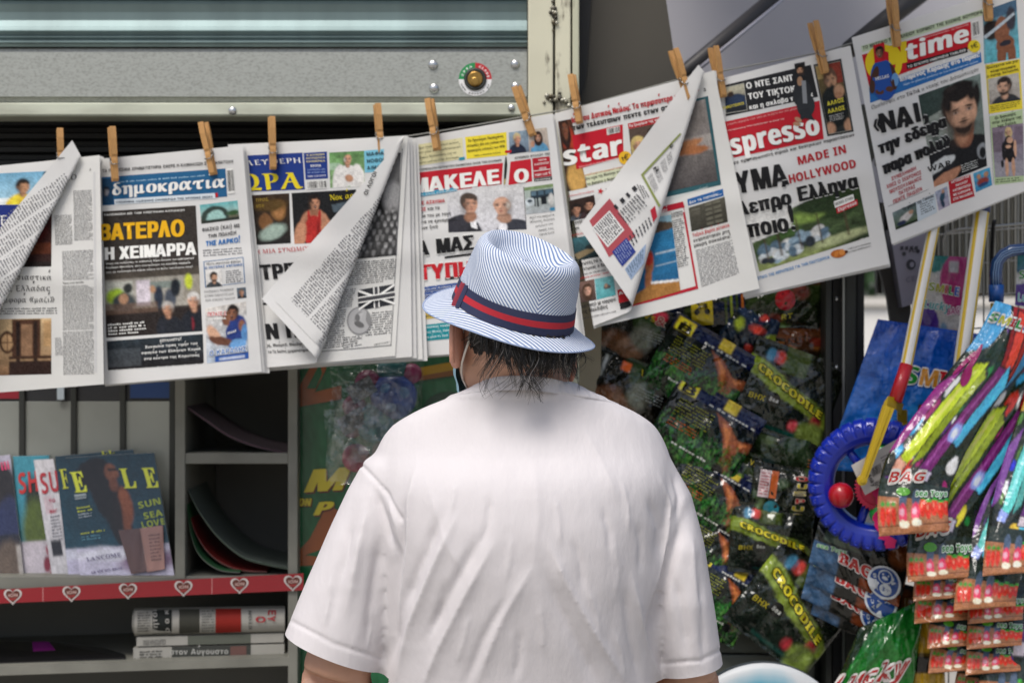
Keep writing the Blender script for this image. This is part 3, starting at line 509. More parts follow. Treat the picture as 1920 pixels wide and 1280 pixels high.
for k, st in enumerate(('«Ανατριχίλα από τη δήλωση του', 'ότι δεχτούν τους όρους', 'Ελλάδα κι ο κόσμος')):
    y = 946 + k * 26; S.quad((84, y - 22), (300, y - 50), (301, y - 28), (86, y), '#2b4f92', 2); S.text(st, (88, y - 5), (295, y - 33), 15, WH, 'r', shear=.2, z=4)
S.quad((90, 1020), (300, 1000), (300, 1052), (92, 1078), '#cdb25c', 2); S.lines([('«Σύνταξη από τον Αύγουστο', (95, 1042), (296, 1018), 15), ('δήμιοι στα μνήμα. Ντροπή', (97, 1068), (296, 1042), 15)], INK, z=4)
S.quad((98, 1104), (300, 1080), (300, 1160), (104, 1180), '#148a94', 2); S.lines([('Θρησκευτικός τουρισμός', (104, 1120), (296, 1100), 17), ('Άγνωστες Μονές. Χαλκιδική', (106, 1144), (296, 1124), 17), ('Δεν είναι μόνο το Άγιο Όρος', (108, 1168), (296, 1148), 17)], '#d4ecec', z=4)
S.quad((622, 440), (760, 421), (772, 553), (632, 569), Ph(48, 46, '#a4b4a8', '#aab0b4').re(.2, .18, 1, .45, '#26343e').re(.22, .2, .4, .34, '#5a7484').re(.45, .2, .65, .34, '#4a6474').re(.7, .2, .95, .34, '#4a6474').re(0, .0, 1, .12, '#7d9468').el(.16, .55, .17, .14, '#c8d2d6', .1).el(.16, .52, .09, .06, '#38464e', .2).re(.32, .45, .36, .75, '#20262c').re(.4, .42, .46, .76, '#222a30').re(.55, .42, .72, .7, '#171d24').el(.88, .55, .1, .22, '#d0d0cc', .3).re(.82, .85, .98, .96, '#2a86b0').noise(.3, 5), 1); S.quad((618, 436), (621, 436), (634, 640), (631, 640), '#55555a', 2)
S.lines([('ΜΑΤ στη φραγμένη', (648, 590), (766, 574), 16), ('Θάλασσα. Ανέστησε', (650, 610), (768, 594), 16), ('κατοίκων στο', (676, 630), (760, 616), 16), ('resort του', (690, 650), (762, 638), 16), ('νησιού ξανά', (694, 670), (766, 658), 16)], INK, 'r')
S.build('front_page', M_PAPER, e, True)
# ---------------- 5
cr = crop(1020, 110, 2.5095)
REF = ((1042, 215), (1339, 132), (1424, 541), (1115, 614))
e, S = newspaper('newspaper with a red masthead, its page curled over a blue sea picture framed in red', ((1040, 213), (1342, 132), (1364, 512), (1113, 611)), .026, (8, 8), seed=23, cr=cr, ref=REF, fold=((1318, 148), (1180, 592), 2, .026), nback=4)
S.text('Ιός του Δυτικού Νείλου: Τα περισσότερα κρούσματα', (132, 304), (742, 166), 40, '#b8202a', bold=.4); S.text('των τελευταίων πέντε ετών στη χώρα', (138, 338), (690, 218), 38, INK, bold=.4)
S.quad((66, 296), (128, 284), (204, 606), (110, 626), Ph(30, 64, '#5a3424', '#2c241e').noise(.5, 6).el(.55, .3, .4, .2, '#b03c22', .3).el(.4, .55, .4, .16, '#3a2a22', .3).el(.55, .82, .45, .22, '#c49a54', .3).head(.4, .12, .3, '#7a4a34', '#2a1812', longh=True), 1)
S.quad((132, 362), (370, 310), (375, 460), (152, 522), '#c2182c', 1); S.text('star', (92, 506), (368, 450), 132, WH, z=4, shear=.08, bold=1.7); S.bars((294, 330), (356, 317), (358, 346), (297, 360))
S.ell(382, 467, 31, 31, '#e8b82c', 3); S.text('1€', (364, 482), (400, 474), 26, INK, z=5); S.text('Τρίτη 6 Αυγούστου 2024, Αρ. Φύλλου 9.352', (164, 514), (344, 472), 9, '#f0c8c8')
S.quad((394, 306), (640, 254), (640, 282), (398, 332), '#b8202a', 1); S.text('Τα ζευγάρια της σόου μπιζ που αρέσουν', (402, 324), (690, 258), 19, WH)
S.quad((398, 333), (590, 292), (590, 460), (416, 498), Ph(60, 50, '#5a4a40', '#3a3430').noise(.3, 6).head(.2, .48, .17, '#d0a084', '#d4bc78', .3, longh=True, body='#8c9c6c').head(.58, .35, .17, '#c08e70', '#2a211c', -.3, beard='#4a3428', body='#2a2e38').head(.88, .3, .1, '#b88a70', '#241c18', body='#8a2424'), 1)
S.quad((190, 545), (380, 505), (383, 555), (205, 600), '#d2d8b8', 1); S.text('μικροί μετά τον χρηστικό ποιητή', (192, 552), (372, 512), 9, RED); S.lines([('Στα νερά της Μυκόνου πνίγει', (196, 573), (378, 532), 20), ('τα βάσανα η Φερόνη', (204, 598), (350, 564), 20)], INK)
S.text('ο αιώνιος γέης του θεάματος', (114, 650), (236, 626), 10, RED); S.quad((117, 669), (236, 641), (250, 740), (126, 764), Ph(44, 40, '#34241e', '#20181a').head(.26, .5, .2, '#b8866c', '#1c1614', body='#4a5058').head(.74, .42, .2, '#c08e74', '#2a1a16', longh=True, body='#3a2a2c'), 1)
def star5(cx, cy, r_, c): S.poly([(cx + (r_ if k % 2 == 0 else r_ * .42) * math.sin(k * math.pi / 5 + .2), cy - (r_ if k % 2 == 0 else r_ * .42) * math.cos(k * math.pi / 5 + .2)) for k in range(10)], c, 2)
star5(266, 624, 16, '#b8202a'); S.text('Αστρα', (288, 625), (340, 612), 18, INK, 'r')
S.lines([('Ο γένης και', (122, 784), (210, 764), 24), ('όταν χτυπά', (130, 808), (220, 788), 18)], INK); S.text('ακοίμητη', (122, 836), (200, 820), 11, RED)
S.quad((132, 846), (270, 818), (290, 926), (146, 952), Ph(44, 36, '#3a6a74', '#1c2628').noise(.5, 6).po([(0, .7), (1, .4), (1, .55), (.1, .95)], '#8a7a5c').el(.6, .5, .2, .1, '#202a2c', .3), 1)
S.lines([('Παγώνει το Αιγαίο', (150, 978), (320, 942), 24), ('ο Αντωνάς ο Λιάγκας', (160, 1002), (330, 966), 24)], INK); S.text('δραστικό των 170.000 ευρώ', (165, 1022), (290, 996), 11, '#44444a'); S.text('στη θάλασσα του Σεϊτζίρι - Παλαιά', (158, 1040), (305, 1008), 11, RED)
S.quad((164, 1052), (236, 1036), (246, 1134), (172, 1148), Ph(30, 36, '#7a5e54', '#4a3a36').head(.5, .45, .3, '#c89a84', '#4a3426', .3, longh=True), 1); S.quad((238, 1036), (326, 1020), (338, 1112), (248, 1134), Ph(36, 36, '#7cbcc0', '#58aab0').noise(.3, 5).el(.6, .5, .2, .1, '#5a5a58', .4).el(.55, .42, .08, .1, '#b08a70', .4), 1)
S.lines([('«Συνάντηση» με καρχαρία', (152, 1180), (338, 1138), 26), ('στις Μαλδίβες', (166, 1204), (300, 1172), 26)], INK); S.text('είδαν μια, τους βρίσκει ομάδα από το περίμο', (180, 1226), (340, 1190), 10, '#44444a')
S.quad((345, 1088), (440, 1066), (440, 1130), (352, 1150), '#b8202a', 1); S.text('ΑΠΟ', (352, 1112), (420, 1096), 22, WH); S.quad((355, 1150), (440, 1130), (440, 1160), (360, 1180), INK, 1)
# page 2, seen on the curled part
S.quad((1105, 414), (1143, 372), (1192, 442), (1142, 482), '#b05058', 2, back=True, raw=True)
def bk(a, b, c, d, n, col, sd, **k): S.body(*[cr(p) for p in (b, c, d, a)], n, col, back=True, raw=True, seed=sd, z=4, **k)
def bq(a, b, c, d, col, z): S.quad(*[cr(p) for p in (a, b, c, d)], col, z, back=True, raw=True)
bq((226, 796), (308, 714), (378, 806), (300, 888), '#e2e2e0', 3); bk((234, 796), (310, 722), (370, 804), (302, 878), 9, '#2a2a2e', 51, fill=.62)
bk((318, 702), (432, 590), (452, 612), (338, 724), 4, '#303034', 52); bk((344, 730), (440, 632), (490, 690), (392, 786), 9, '#4a4a4e', 53); bk((432, 590), (470, 600), (500, 650), (470, 668), 3, '#303034', 54)
bq((320, 908), (388, 842), (432, 908), (368, 978), '#2f3f8c', 3); bk((328, 908), (388, 850), (424, 908), (366, 966), 7, '#98a4cc', 55)
bq((500, 714), (522, 692), (532, 742), (514, 770), '#b82c3c', 3); bk((396, 838), (500, 740), (512, 780), (420, 890), 7, '#3c3c44', 56)
bq((380, 990), (480, 870), (470, 960), (410, 1040), '#9cb0cc', 2); bk((385, 990), (470, 890), (465, 950), (410, 1030), 8, '#66788c', 57)
bq((456, 546), (640, 350), (646, 356), (464, 554), '#8c965a', 3); bq((456, 546), (466, 542), (548, 690), (540, 700), '#8c965a', 3.3)
S.text('Η', (530, 536), (512, 518), 26, INK, z=5, back=True, up=(.75, -.66)); S.text('Ε', (598, 425), (612, 408), 22, INK, z=5, back=True, up=(-.7, -.7))
for i in range(4): bk((486 + i * 30, 560 - i * 34), (508 + i * 30, 536 - i * 34), (540 + i * 22, 610 - i * 44), (520 + i * 22, 634 - i * 44), 5, '#55555a', 60 + i)
S.build('front_page', M_PAPER, e, True)
I = Sheet((1042, 215), (1339, 132), (1424, 541), (1115, 614), .032, -.018, cr=cr, seed=23, ref=REF); I.paper(26, 36)
I.text('3', (751, 156), (763, 153), 22, INK)
I.quad((640, 208), (772, 176), (834, 594), (520, 664), '#2c5a62', 1); I.quad((640, 222), (758, 190), (818, 574), (520, 640), Ph(60, 70, '#9a9490', '#4a4646').noise(.2, 6).re(0, .42, 1, .62, '#b0aaa4', .7).el(.3, .5, .5, .06, '#b07850', .2, -4).el(.5, .56, .42, .055, '#a86c44', .2, 6).el(.2, .47, .16, .12, '#2a2022', .3).el(.5, .2, .6, .2, '#7c7672', .6), 2); I.text('στη Χίμαιρα θυσίασε και αστυνόμευσε σταυρούς μαγειρί', (570, 668), (770, 606), 10, '#c8d8d8')
I.quad((674, 662), (842, 612), (846, 646), (678, 692), '#1f5f9f', 1); I.text('Δεν το πιστεύω...', (684, 684), (836, 638), 20, WH)
ph = Ph(50, 36, '#57554a', '#3c3a32')
for j in range(5):
    ph.re(.08, .12, .3, .2, '#6a685c').re(.1, .26, .3, .4, '#625f54')
    for i in range(2): ph.re(.44 + i * .23, .06 + j * .185, .63 + i * .23, .19 + j * .185, '#6c6a5c').re(.44 + i * .23, .17 + j * .185, .63 + i * .23, .2 + j * .185, '#2c2a24')
I.quad((680, 702), (850, 650), (866, 768), (694, 814), ph, 1)
I.text('Τοξικά βαρέα μέταλλα', (700, 840), (872, 790), 25, RED); I.lines([('εντοπίστηκαν στη', (704, 864), (873, 818), 25), ('μαύρη σοκολάτα!', (706, 888), (880, 842), 25)], INK)
I.body((712, 900), (886, 850), (920, 1010), (742, 1076), 22, '#55555a', seed=71)
I.frame((470, 716), (654, 672), (726, 1082), (398, 1170), '#b41c30', 5., 2); I.quad((470, 716), (654, 672), (662, 698), (480, 744), '#b41c30', 2.5); I.text('Ποταμοί', (500, 742), (580, 716), 22, WH, z=4)
I.quad((440, 762), (598, 734), (642, 1092), (412, 1158), Ph(60, 90, '#2a7fae', '#1d5a86').re(0, 0, 1, .12, '#8fb6c4').po([(0, .12), (.5, .05), (1, .1), (1, .18), (0, .22)], '#5a4a3a').noise(.2, 7).el(.36, .55, .1, .16, '#a86a44', .2).el(.34, .75, .08, .16, '#a86a44', .2).el(.36, .5, .09, .08, '#c83a2c', .3).po([(0, .9), (.45, .8), (1, .86), (1, 1), (0, 1)], '#a8763c').po([(.4, .78), (1, .84), (1, .87), (.4, .81)], '#e4e4e2').re(.5, .45, 1, .465, '#c8d4d8', .7).re(.5, .6, 1, .612, '#c8d4d8', .7), 3)
I.text('ΚΟΡΜΑΡΑ', (600, 735), (652, 722), 13, INK, z=4); I.text('ΣΤΑ ΝΕΤΗΣ', (600, 750), (654, 737), 12, INK, z=4); I.body((602, 760), (658, 746), (688, 970), (630, 985), 22, '#3c3c40', seed=72, z=4, ragged=True)
I.quad((600, 716), (656, 702), (660, 722), (603, 736), PW, 2.6)
I.build('inner_page', M_PAPER, e, True)
# ---------------- 6
cr = crop(1330, 60, 2.461)
e, S = newspaper('newspaper with a red masthead and a park photograph, under the awning pole', ((1316, 157), (1594, 86), (1668, 495), (1394, 557)), .038, (2, 6), seed=31, cr=cr, nback=2)
S.quad((66, 247), (468, 152), (502, 300), (76, 390), '#232427', 1); S.lines([('Ο ΝΤΕ ΣΑΝΤ', (172, 264), (388, 224), 42), ('ΤΟΥ ΤΙΚΤΟΚ', (182, 313), (400, 275), 42), ('και η σκλάβα του sex', (185, 360), (480, 298), 34)], WH, bold=.3)
S.quad((66, 258), (160, 236), (176, 362), (76, 378), Ph(36, 44, '#c4c0a8', '#1e2836').re(.0, .18, .4, .4, '#c8b490').el(.4, .62, .7, .3, '#2a3a54', .1).el(.3, .3, .16, .1, '#3a2c24', .3).re(0, .8, 1, 1, '#20242a').noise(.2, 5), 2); S.frame((66, 258), (160, 236), (176, 362), (76, 378), '#b8b8b0', 1., 3); S.text('ΔΙΔΥΜΟΤΕΙΧΟ', (30, 366), (160, 334), 17, '#e8d840', z=4)
S.quad((66, 416), (508, 318), (528, 494), (112, 580), '#bf1f2e', 2)
S.text('η πρώτη εφημερίδα στον τόμο και το βιβλίο του ιστογράφου', (82, 432), (408, 356), 16, '#e8b8b4', 'r', shear=.2, z=4); S.text('www.espressonews.gr  ΤΡΙΤΗ 6 ΑΥΓΟΥΣΤΟΥ 2024 - ΑΡ. ΦΥΛΛΟΥ 7.574', (86, 458), (345, 404), 9, '#f0d8d4', z=4)
S.text('espresso', (40, 584), (510, 470), 138, WH, z=6, out=INK, ow=1.2, bold=1.7)
ph = Ph(50, 100, '#232427'); S.ell(428, 285, 42, 62, '#2c2f33', 4, 10); S.ell(445, 340, 42, 55, '#303438', 4.1); S.ell(418, 228, 13, 22, '#a88468', 4.2); S.quad((392, 148), (440, 138), (446, 212), (398, 222), Ph(28, 40, '#232427').head(.5, .45, .38, '#b98e70', '#17120f', -.1, beard='#2a1e18'), 3); S.poly([(425, 225), (445, 225), (452, 330), (432, 330)], '#8c9094', 4.6); S.ell(410, 405, 18, 10, '#b98e70', 8, 30); S.ell(404, 425, 18, 9, '#b98e70', 8, 10); S.poly([(420, 360), (456, 352), (486, 410), (440, 398), (420, 410)], '#2c2f33', 7)
S.quad((480, 152), (608, 124), (666, 460), (545, 482), '#1d1e20', 2); S.quad((489, 160), (602, 136), (656, 452), (551, 472), Ph(44, 96, '#6a5a34', '#20272a').re(.55, 0, 1, .3, '#8a3a2c').re(0, 0, .3, .2, '#a8905c').head(.5, .24, .3, '#c09474', '#6a5040', 0, beard='#8a6a54').el(.5, .62, .55, .3, '#171c1c', .1).el(.76, .42, .2, .1, '#c09474', .3, 20).el(.7, .47, .14, .05, '#a87c5e', .4).el(.15, .93, .2, .1, '#b98e70', .4).el(.9, .93, .18, .1, '#b98e70', .4).noise(.15, 6), 3); S.frame((487, 158), (604, 133), (659, 454), (550, 474), '#8c8c84', 1., 4)
S.lines([('ΑΛΛΟΣ', (545, 342), (622, 322), 29), ('ΛΑΛΟΣ', (549, 377), (626, 358), 29)], '#e8dc48', z=5); S.body((552, 386), (630, 368), (634, 398), (556, 416), 4, '#c8c8c4', z=5, seed=80, ragged=True)
S.text('σε πρωταγωνιστή σίριαλ και θεατρικών παραστάσεων', (112, 612), (670, 480), 23, INK)
S.text('ΥΜΑ', (128, 747), (366, 702), 146, INK, bold=1.7); S.lines([('MADE IN', (408, 615), (632, 558), 56), ('HOLLYWOOD', (368, 700), (678, 625), 58)], '#b3202c', bold=.4)
S.text('λεπρό Ελληνα', (146, 850), (686, 718), 100, INK, bold=1.7, z=5, out=WH); S.text('ποιό!', (184, 950), (398, 912), 122, INK, bold=1.7, z=5, out=WH)
ph = Ph(120, 80, '#54693f', '#33422a').noise(.9, 10).el(.75, .2, .3, .3, '#2b3d1f', .4).el(.5, .32, .14, .12, '#7f9a4a', .6).el(.62, .12, .2, .2, '#27381e', .4).el(.3, .5, .14, .08, '#3f5c2c', .5).re(0, .84, 1, 1, '#2a3620', .6).el(.2, .95, .5, .12, '#8a965c', .7).el(.75, .85, .25, .08, '#b4bc8c', .6)
r = np.random.default_rng(8)
for i in range(46):
    x = .03 + .62 * r.random(); y = .50 + .28 * r.random() - .22 * x + .15; ph.el(x, y, .03 + .02 * r.random(), .05 + .05 * r.random(), ('#c4ccd0', '#8ca4b4', '#5a7284', '#dcdcd8', '#2c343c')[i % 5], .3, r.random() * 90)
for x in (.1, .22, .4, .58, .82): ph.re(x, .3, x + .018, .85, '#4a3c2c', .7)
ph.noise(.5, 4, seed=4); ph.po([(0, 0), (.62, 0), (.4, .1), (.36, .42), (0, .5)], '#dcdcd8')
S.quad((168, 842), (690, 708), (738, 945), (230, 1106), ph, 1)
S.quad((574, 782), (664, 748), (670, 780), (580, 812), WH, 3); S.text('ΜΟΝΟ ΣΤΗΝ', (582, 802), (662, 772), 20, INK, z=4); S.quad((586, 812), (682, 772), (686, 798), (590, 838), '#c41f30', 3.5); S.text('Espresso', (594, 830), (680, 794), 24, WH, z=5); S.text('ΣΕΛ. 4-5', (698, 960), (732, 950), 8, WH, z=4)
S.text('ΤΟ ΜΥΣΤΙΚΟ ΤΗΣ ΘΕΡΑΠΕΙΑΣ ΓΙΑ ΤΗΝ ΠΑΧΥΣΑΡΚΙΑ', (176, 1158), (556, 1044), 20, '#1f7ab8'); S.ell(596, 1022, 36, 19, '#b8682a', 3, -8); S.ell(612, 1016, 14, 14, '#d88c44', 4); S.ell(586, 1024, 9, 16, '#d08038', 4, 20); S.ell(632, 1014, 8, 7, '#4a2a18', 4)
S.lines([('Ο ειδικός για την αποκατάσταση', (640, 1004), (745, 976), 9), ('του Γιώργου Παπαδόπουλου Π 2', (642, 1018), (746, 990), 9)], INK)
S.build('front_page', M_PAPER, e, True)
# ---------------- 7
cr = crop(1580, 0, 2.667)
e, S = newspaper('newspaper at the upper right with a red and yellow masthead and a dark haired man', ((1597, 71), (1962, -44), (1992, 330), (1672, 458)), .03, (3, 2), seed=41, cr=cr, nback=2)
S.quad((92, 232), (702, 46), (704, 76), (98, 262), '#c4d4b4', 1); S.text('ΤΟ ΜΥΣΤΙΚΟ ΤΟΥ ΤΕΛΕΙΟΥ ΚΟΡΜΙΟΥ ΤΗΣ ΕΛΕΝΗΣ ΦΟΥΡΕΙΡΑ', (102, 250), (700, 68), 25, INK)
S.quad((96, 276), (640, 110), (646, 240), (132, 432), '#c21828', 1)
S.ell(205, 318, 92, 95, '#e8cf22', 2, -15); S.ell(212, 318, 52, 62, '#c21828', 2.4, -15); S.poly([(232, 330), (228, 232), (262, 222), (290, 262), (288, 212), (318, 204), (322, 312), (288, 320), (262, 275), (264, 322)], '#e8cf22', 2.8)
S.text('time', (318, 306), (628, 206), 122, WH, z=4, shear=.12, bold=1.7); S.bars((644, 112), (678, 100), (686, 178), (652, 190))
S.quad((318, 320), (622, 236), (626, 262), (322, 348), '#1c1c1e', 2); S.text('ΤΟ ΕΓΚΥΡΟ ΗΜΕΡΗΣΙΟ TABLOID', (326, 342), (616, 257), 18, WH); S.text('Τρίτη 6 Αυγούστου 2024 - Αρ. Φύλλου 5.538', (412, 192), (630, 126), 9, '#f0c8c8', z=4)
S.ell(658, 232, 31, 31, '#e8d22c', 4); S.text('1€', (640, 246), (678, 236), 26, INK, z=6)
S.quad((132, 440), (690, 262), (696, 312), (138, 516), '#2a6db0', 1); S.text('Ιπτάμενος Καραλής στο Παρίσι!', (288, 410), (686, 284), 34, WH, bold=.4); S.text('Πήρε το χάλκινο μετάλλιο σε ένα συναρπαστικό αγώνα', (304, 430), (676, 312), 14, '#c4dcf0')
S.ell(205, 400, 66, 105, '#2450a0', 4, -6); S.ell(160, 400, 22, 70, '#4a3026', 4.3, 12); S.ell(250, 385, 20, 66, '#4a3026', 4.3, -10); S.ell(262, 400, 18, 34, '#6a9cd0', 4.6); S.ell(185, 460, 22, 14, '#5a3a2c', 5); S.ell(235, 446, 20, 14, '#5a3a2c', 5)
S.quad((152, 228), (208, 212), (216, 302), (160, 316), Ph(28, 40, '#c21828').head(.5, .48, .4, '#8a5e48', '#15100e', -.2, mouth=True), 4.8); S.text('HELLAS', (164, 404), (232, 388), 24, WH, z=6)
S.text('Ομολόγησε στο TikTok ο νταής του Διδυμότειχου', (145, 548), (680, 354), 30, '#2c2c2e', 'r')
ph = Ph(110, 150, '#7a8a84', '#5a625c').re(0, 0, .5, .3, '#35443f').po([(0, .28), (.45, .22), (.3, .8), (0, .8)], '#8f978f').po([(.05, .3), (.1, .28), (.3, .7), (.2, .75)], '#59625c').noise(.25, 9)
ph.el(.56, .95, .78, .36, '#17181b', .05).el(.1, .82, .35, .2, '#1b1c20', .1).el(.3, .8, .1, .06, '#2c2d32', .8, 30, .7).el(.66, .53, .17, .2, '#8a5c46', .12).el(.6, .58, .12, .1, '#b08064', .6)
ph.head(.64, .32, .33, '#c89c80', '#171210', .25, beard='#2c211c'); ph.el(.63, .075, .26, .055, '#171210', .3).el(.5, .06, .1, .03, '#2c2522', .8).el(.42, .16, .05, .1, '#1f1815', .7).el(.92, .2, .05, .12, '#171210', .6)
ph.el(.16, .8, .3, .055, '#c8cccc', .1, -12).el(.22, .96, .32, .06, '#b88468', .2, -14).el(.93, .82, .1, .09, '#8c9094', .15).el(.93, .84, .055, .06, '#17181b', .2)
S.quad((378, 478), (688, 368), (722, 830), (458, 936), ph, 1); S.text('WAR', (428, 862), (545, 826), 40, INK, z=3); S.body((590, 824), (690, 788), (696, 830), (596, 866), 4, '#c8ccc8', z=3, seed=85, ragged=True)
S.text('«', (160, 662), (200, 648), 95, INK, z=5, bold=1); S.text('ΝΑΙ,', (190, 668), (428, 596), 142, INK, z=5, out=PW, bold=1.7); S.text('την έδειρα', (188, 772), (518, 634), 90, INK, z=5, out=PW, ow=2, bold=1.9); S.text('πάρα πολύ»', (208, 874), (540, 726), 90, INK, z=5, out=PW, ow=2, bold=1.9)
S.lines([('ΣΥΝΕΛΗΦΘΗ', (246, 904), (368, 850), 28), ('ΧΘΕΣ Ο 35ΧΡΟΝΟΣ', (222, 944), (394, 870), 28), ('ΜΟΥΣΟΥΛΜΑΝΟΣ', (236, 970), (396, 898), 28), ('ΠΑΤΕΡΑΣ', (282, 978), (364, 940), 28), ('ΠΕΝΤΕ ΠΑΙΔΙΩΝ', (254, 1020), (398, 952), 28)], '#b01f2c')
S.quad((226, 1032), (430, 946), (430, 948), (226, 1034), '#66666a', 2)
S.text('Το φάουλ της Γαλλίας', (300, 1056), (456, 984), 24, INK, z=4); S.quad((248, 1064), (366, 1010), (376, 1106), (266, 1150), Ph(40, 34, '#6a7a7c', '#4a5c34').noise(.5, 5).el(.5, .55, .3, .2, '#c8c4c0', .3, -20).el(.3, .75, .2, .12, '#26304a', .3).el(.75, .4, .1, .1, '#b08a70', .3).re(0, .85, 1, 1, '#22301e'), 1)
S.quad((366, 1010), (462, 968), (472, 1062), (376, 1108), '#c4d0d8', 1); S.body((382, 1022), (456, 990), (464, 1046), (392, 1078), 5, '#33383c', seed=86, ragged=True)
S.quad((462, 960), (522, 932), (536, 1026), (480, 1054), Ph(24, 36, '#9aa4b8', '#a8a0b4').el(.5, .4, .2, .25, '#2c4a5c', .3, 20).el(.45, .75, .14, .2, '#24384c', .3, -10).el(.6, .16, .12, .1, '#b08a70', .3).noise(.3, 4), 1)
S.quad((528, 908), (638, 872), (660, 982), (542, 1020), '#b01f2c', 1); S.lines([('ΧΑΤΖΙΔΟΥ ΚΑΙ', (544, 918), (634, 886), 17), ('ΠΑΥΛΟΥ', (566, 934), (626, 912), 17), ('ΑΝΤΙΜΕΤΩΠΟΙ', (552, 960), (640, 930), 17), ('ΜΕ ΚΑΡΧΑΡΙΑ', (554, 982), (640, 952), 17), ('ΣΤΙΣ ΜΑΛΔΙΒΕΣ', (554, 1004), (650, 970), 17)], WH)
S.quad((652, 868), (736, 836), (748, 926), (666, 962), Ph(40, 40, '#4a9cc0', '#3a86b0').noise(.5, 5).el(.3, .3, .12, .15, '#b08464', .3).el(.72, .3, .13, .15, '#b08464', .3).el(.5, .6, .35, .2, '#8a3a34', .4).el(.5, .75, .3, .1, '#26406a', .4), 1)
S.quad((699, 60), (701, 60), (756, 920), (754, 920), '#8c8c90', 2)
S.quad((700, 58), (868, -2), (886, 290), (708, 320), Ph(64, 110, '#6a8ca0', '#5fb4c0').noise(.4, 9).re(0, 0, 1, .2, '#4a6a84').el(.25, .4, .28, .18, '#2a2422', .3, -20).el(.55, .45, .22, .24, '#8a5a42', .1).el(.62, .72, .26, .16, '#84543c', .1).el(.5, .9, .12, .2, '#84543c', .1).el(.78, .9, .12, .2, '#84543c', .1).el(.62, .7, .17, .05, '#2a2a34', .2).el(.8, .3, .14, .2, '#3a3a44', .3).po([(.0, .48), (.9, .2), (.92, .25), (.05, .54)], '#b8c4cc'), 1)
S.quad((712, 326), (886, 296), (900, 545), (730, 570), '#e4cf34', 1); S.lines([('Ελέγχεται και για', (722, 346), (876, 310), 20), ('πλαστογραφία', (740, 366), (866, 336), 20), ('ο πατήρ Αντώνιος', (722, 390), (880, 352), 20)], INK)
S.quad((726, 396), (880, 364), (890, 500), (734, 524), Ph(50, 44, '#b8b4ac', '#9c948c').noise(.15, 6).head(.5, .4, .26, '#c49a80', '#2a211d', -.6, beard='#1c1614', body='#2a2c30'), 2); S.body((738, 530), (886, 504), (888, 532), (742, 560), 3, '#4a4420', seed=88)
S.quad((735, 582), (900, 548), (906, 908), (760, 926), '#b4c89c', 1); S.lines([('Οι διακοπές', (762, 598), (866, 574), 20), ('στην Αλβανία της', (748, 622), (894, 590), 20), ('hot Τούνη', (776, 640), (866, 618), 20)], INK)
S.quad((746, 640), (902, 616), (908, 878), (762, 888), Ph(60, 96, '#8c7c8c', '#8a8a94').re(.0, .1, .35, .5, '#5c4c58', .6).re(.7, .05, 1, .4, '#6c5c6c', .6).re(0, .7, 1, 1, '#a8a4ac', .5).head(.52, .13, .11, '#d0a488', '#d4bc88', 0, longh=True).el(.52, .38, .17, .16, '#1c1a1e', .08).el(.56, .3, .1, .06, '#d0a488', .2, -30).el(.5, .42, .08, .03, '#d0a488', .2).el(.52, .6, .2, .13, '#1a181c', .06).el(.42, .82, .06, .18, '#c89c80', .1).el(.64, .82, .06, .18, '#c89c80', .1).el(.33, .5, .05, .18, '#1c1a1e', .15).el(.72, .46, .05, .16, '#d0a488', .2).el(.28, .74, .05, .08, '#1c1a1e', .2), 2); S.body((764, 894), (904, 882), (906, 904), (766, 918), 2, '#445038', seed=89)
S.build('front_page', M_PAPER, e, True)

# ================================================================ LINE AND PEGS
LINE = [(-160, 330), (115, 302), (212, 292), (395, 280), (511, 268), (711, 258), (814, 242), (990, 212), (1082, 196), (1284, 140), (1350, 128), (1542, 92), (1680, 50), (1850, 8), (2060, -50)]
m = MB(); m.tube([at(x, y + 6, .056) for i, (x, y) in enumerate(LINE)], .0014, '#8a8a84', 6)
tag(m.build('clothesline', mat('cord', None, .8)), 'thin cord sloping up to the right, the newspapers pegged on it', 'cord')
M_WOOD = mat('peg_wood', '#c8975c', .6, noise=.3, nscale=14, stretch=(60, 60, 6), bump=.2, bscale=40)
M_WIRE = mat('spring_wire', '#9a9a98', .3, metal=1)
def jaw(sgn):
    b = MB(); W = .0048; prof = [(-.040, .0022), (-.036, .0045), (-.006, .0052), (.0, .0040), (.004, .0052), (.03, .0050), (.046, .0030), (.050, .0022)]
    gap = lambda z: .0012 + max(0, (z + .012)) * .085
    vs = []
    for z, t in prof:
        y0 = gap(z); y1 = y0 + t
        vs += [(-W, sgn * y0, z), (W, sgn * y0, z), (W, sgn * y1, z), (-W, sgn * y1, z)]
    fs = [(i * 4 + k, i * 4 + (k + 1) % 4, i * 4 + 4 + (k + 1) % 4, i * 4 + 4 + k) for i in range(len(prof) - 1) for k in range(4)] + [(3, 2, 1, 0), tuple(len(prof) * 4 - 4 + k for k in range(4))]
    return b.add(vs, fs)
def make_peg():
    e = thing('clothes_peg', (0, 0, 0), 'x', 'clothes peg', 'wooden pegs on the clothesline')
    jaw(-1).build('jaw', M_WOOD, e); jaw(1).build('jaw', M_WOOD, e)
    s = MB()
    for k in range(3): s.tube([(-.0058 + k * .0058, math.sin(t) * .0034 , math.cos(t) * .0034 - .003) for t in np.linspace(0, 6.28, 14)], .0006, n=6, cap=False)
    s.tube([(-.0052, -.0082, -.0125), (.0052, -.0082, -.0125)], .0008, n=6); s.tube([(-.0056, -.0082, -.0125), (-.0060, .0, -.003)], .0008, n=6); s.tube([(.0056, -.0082, -.0125), (.0060, .0, -.003)], .0008, n=6); s.tube([(-.0052, .0082, -.0125), (.0052, .0082, -.0125)], .0008, n=6)
    s.build('spring', M_WIRE, e, True); return e
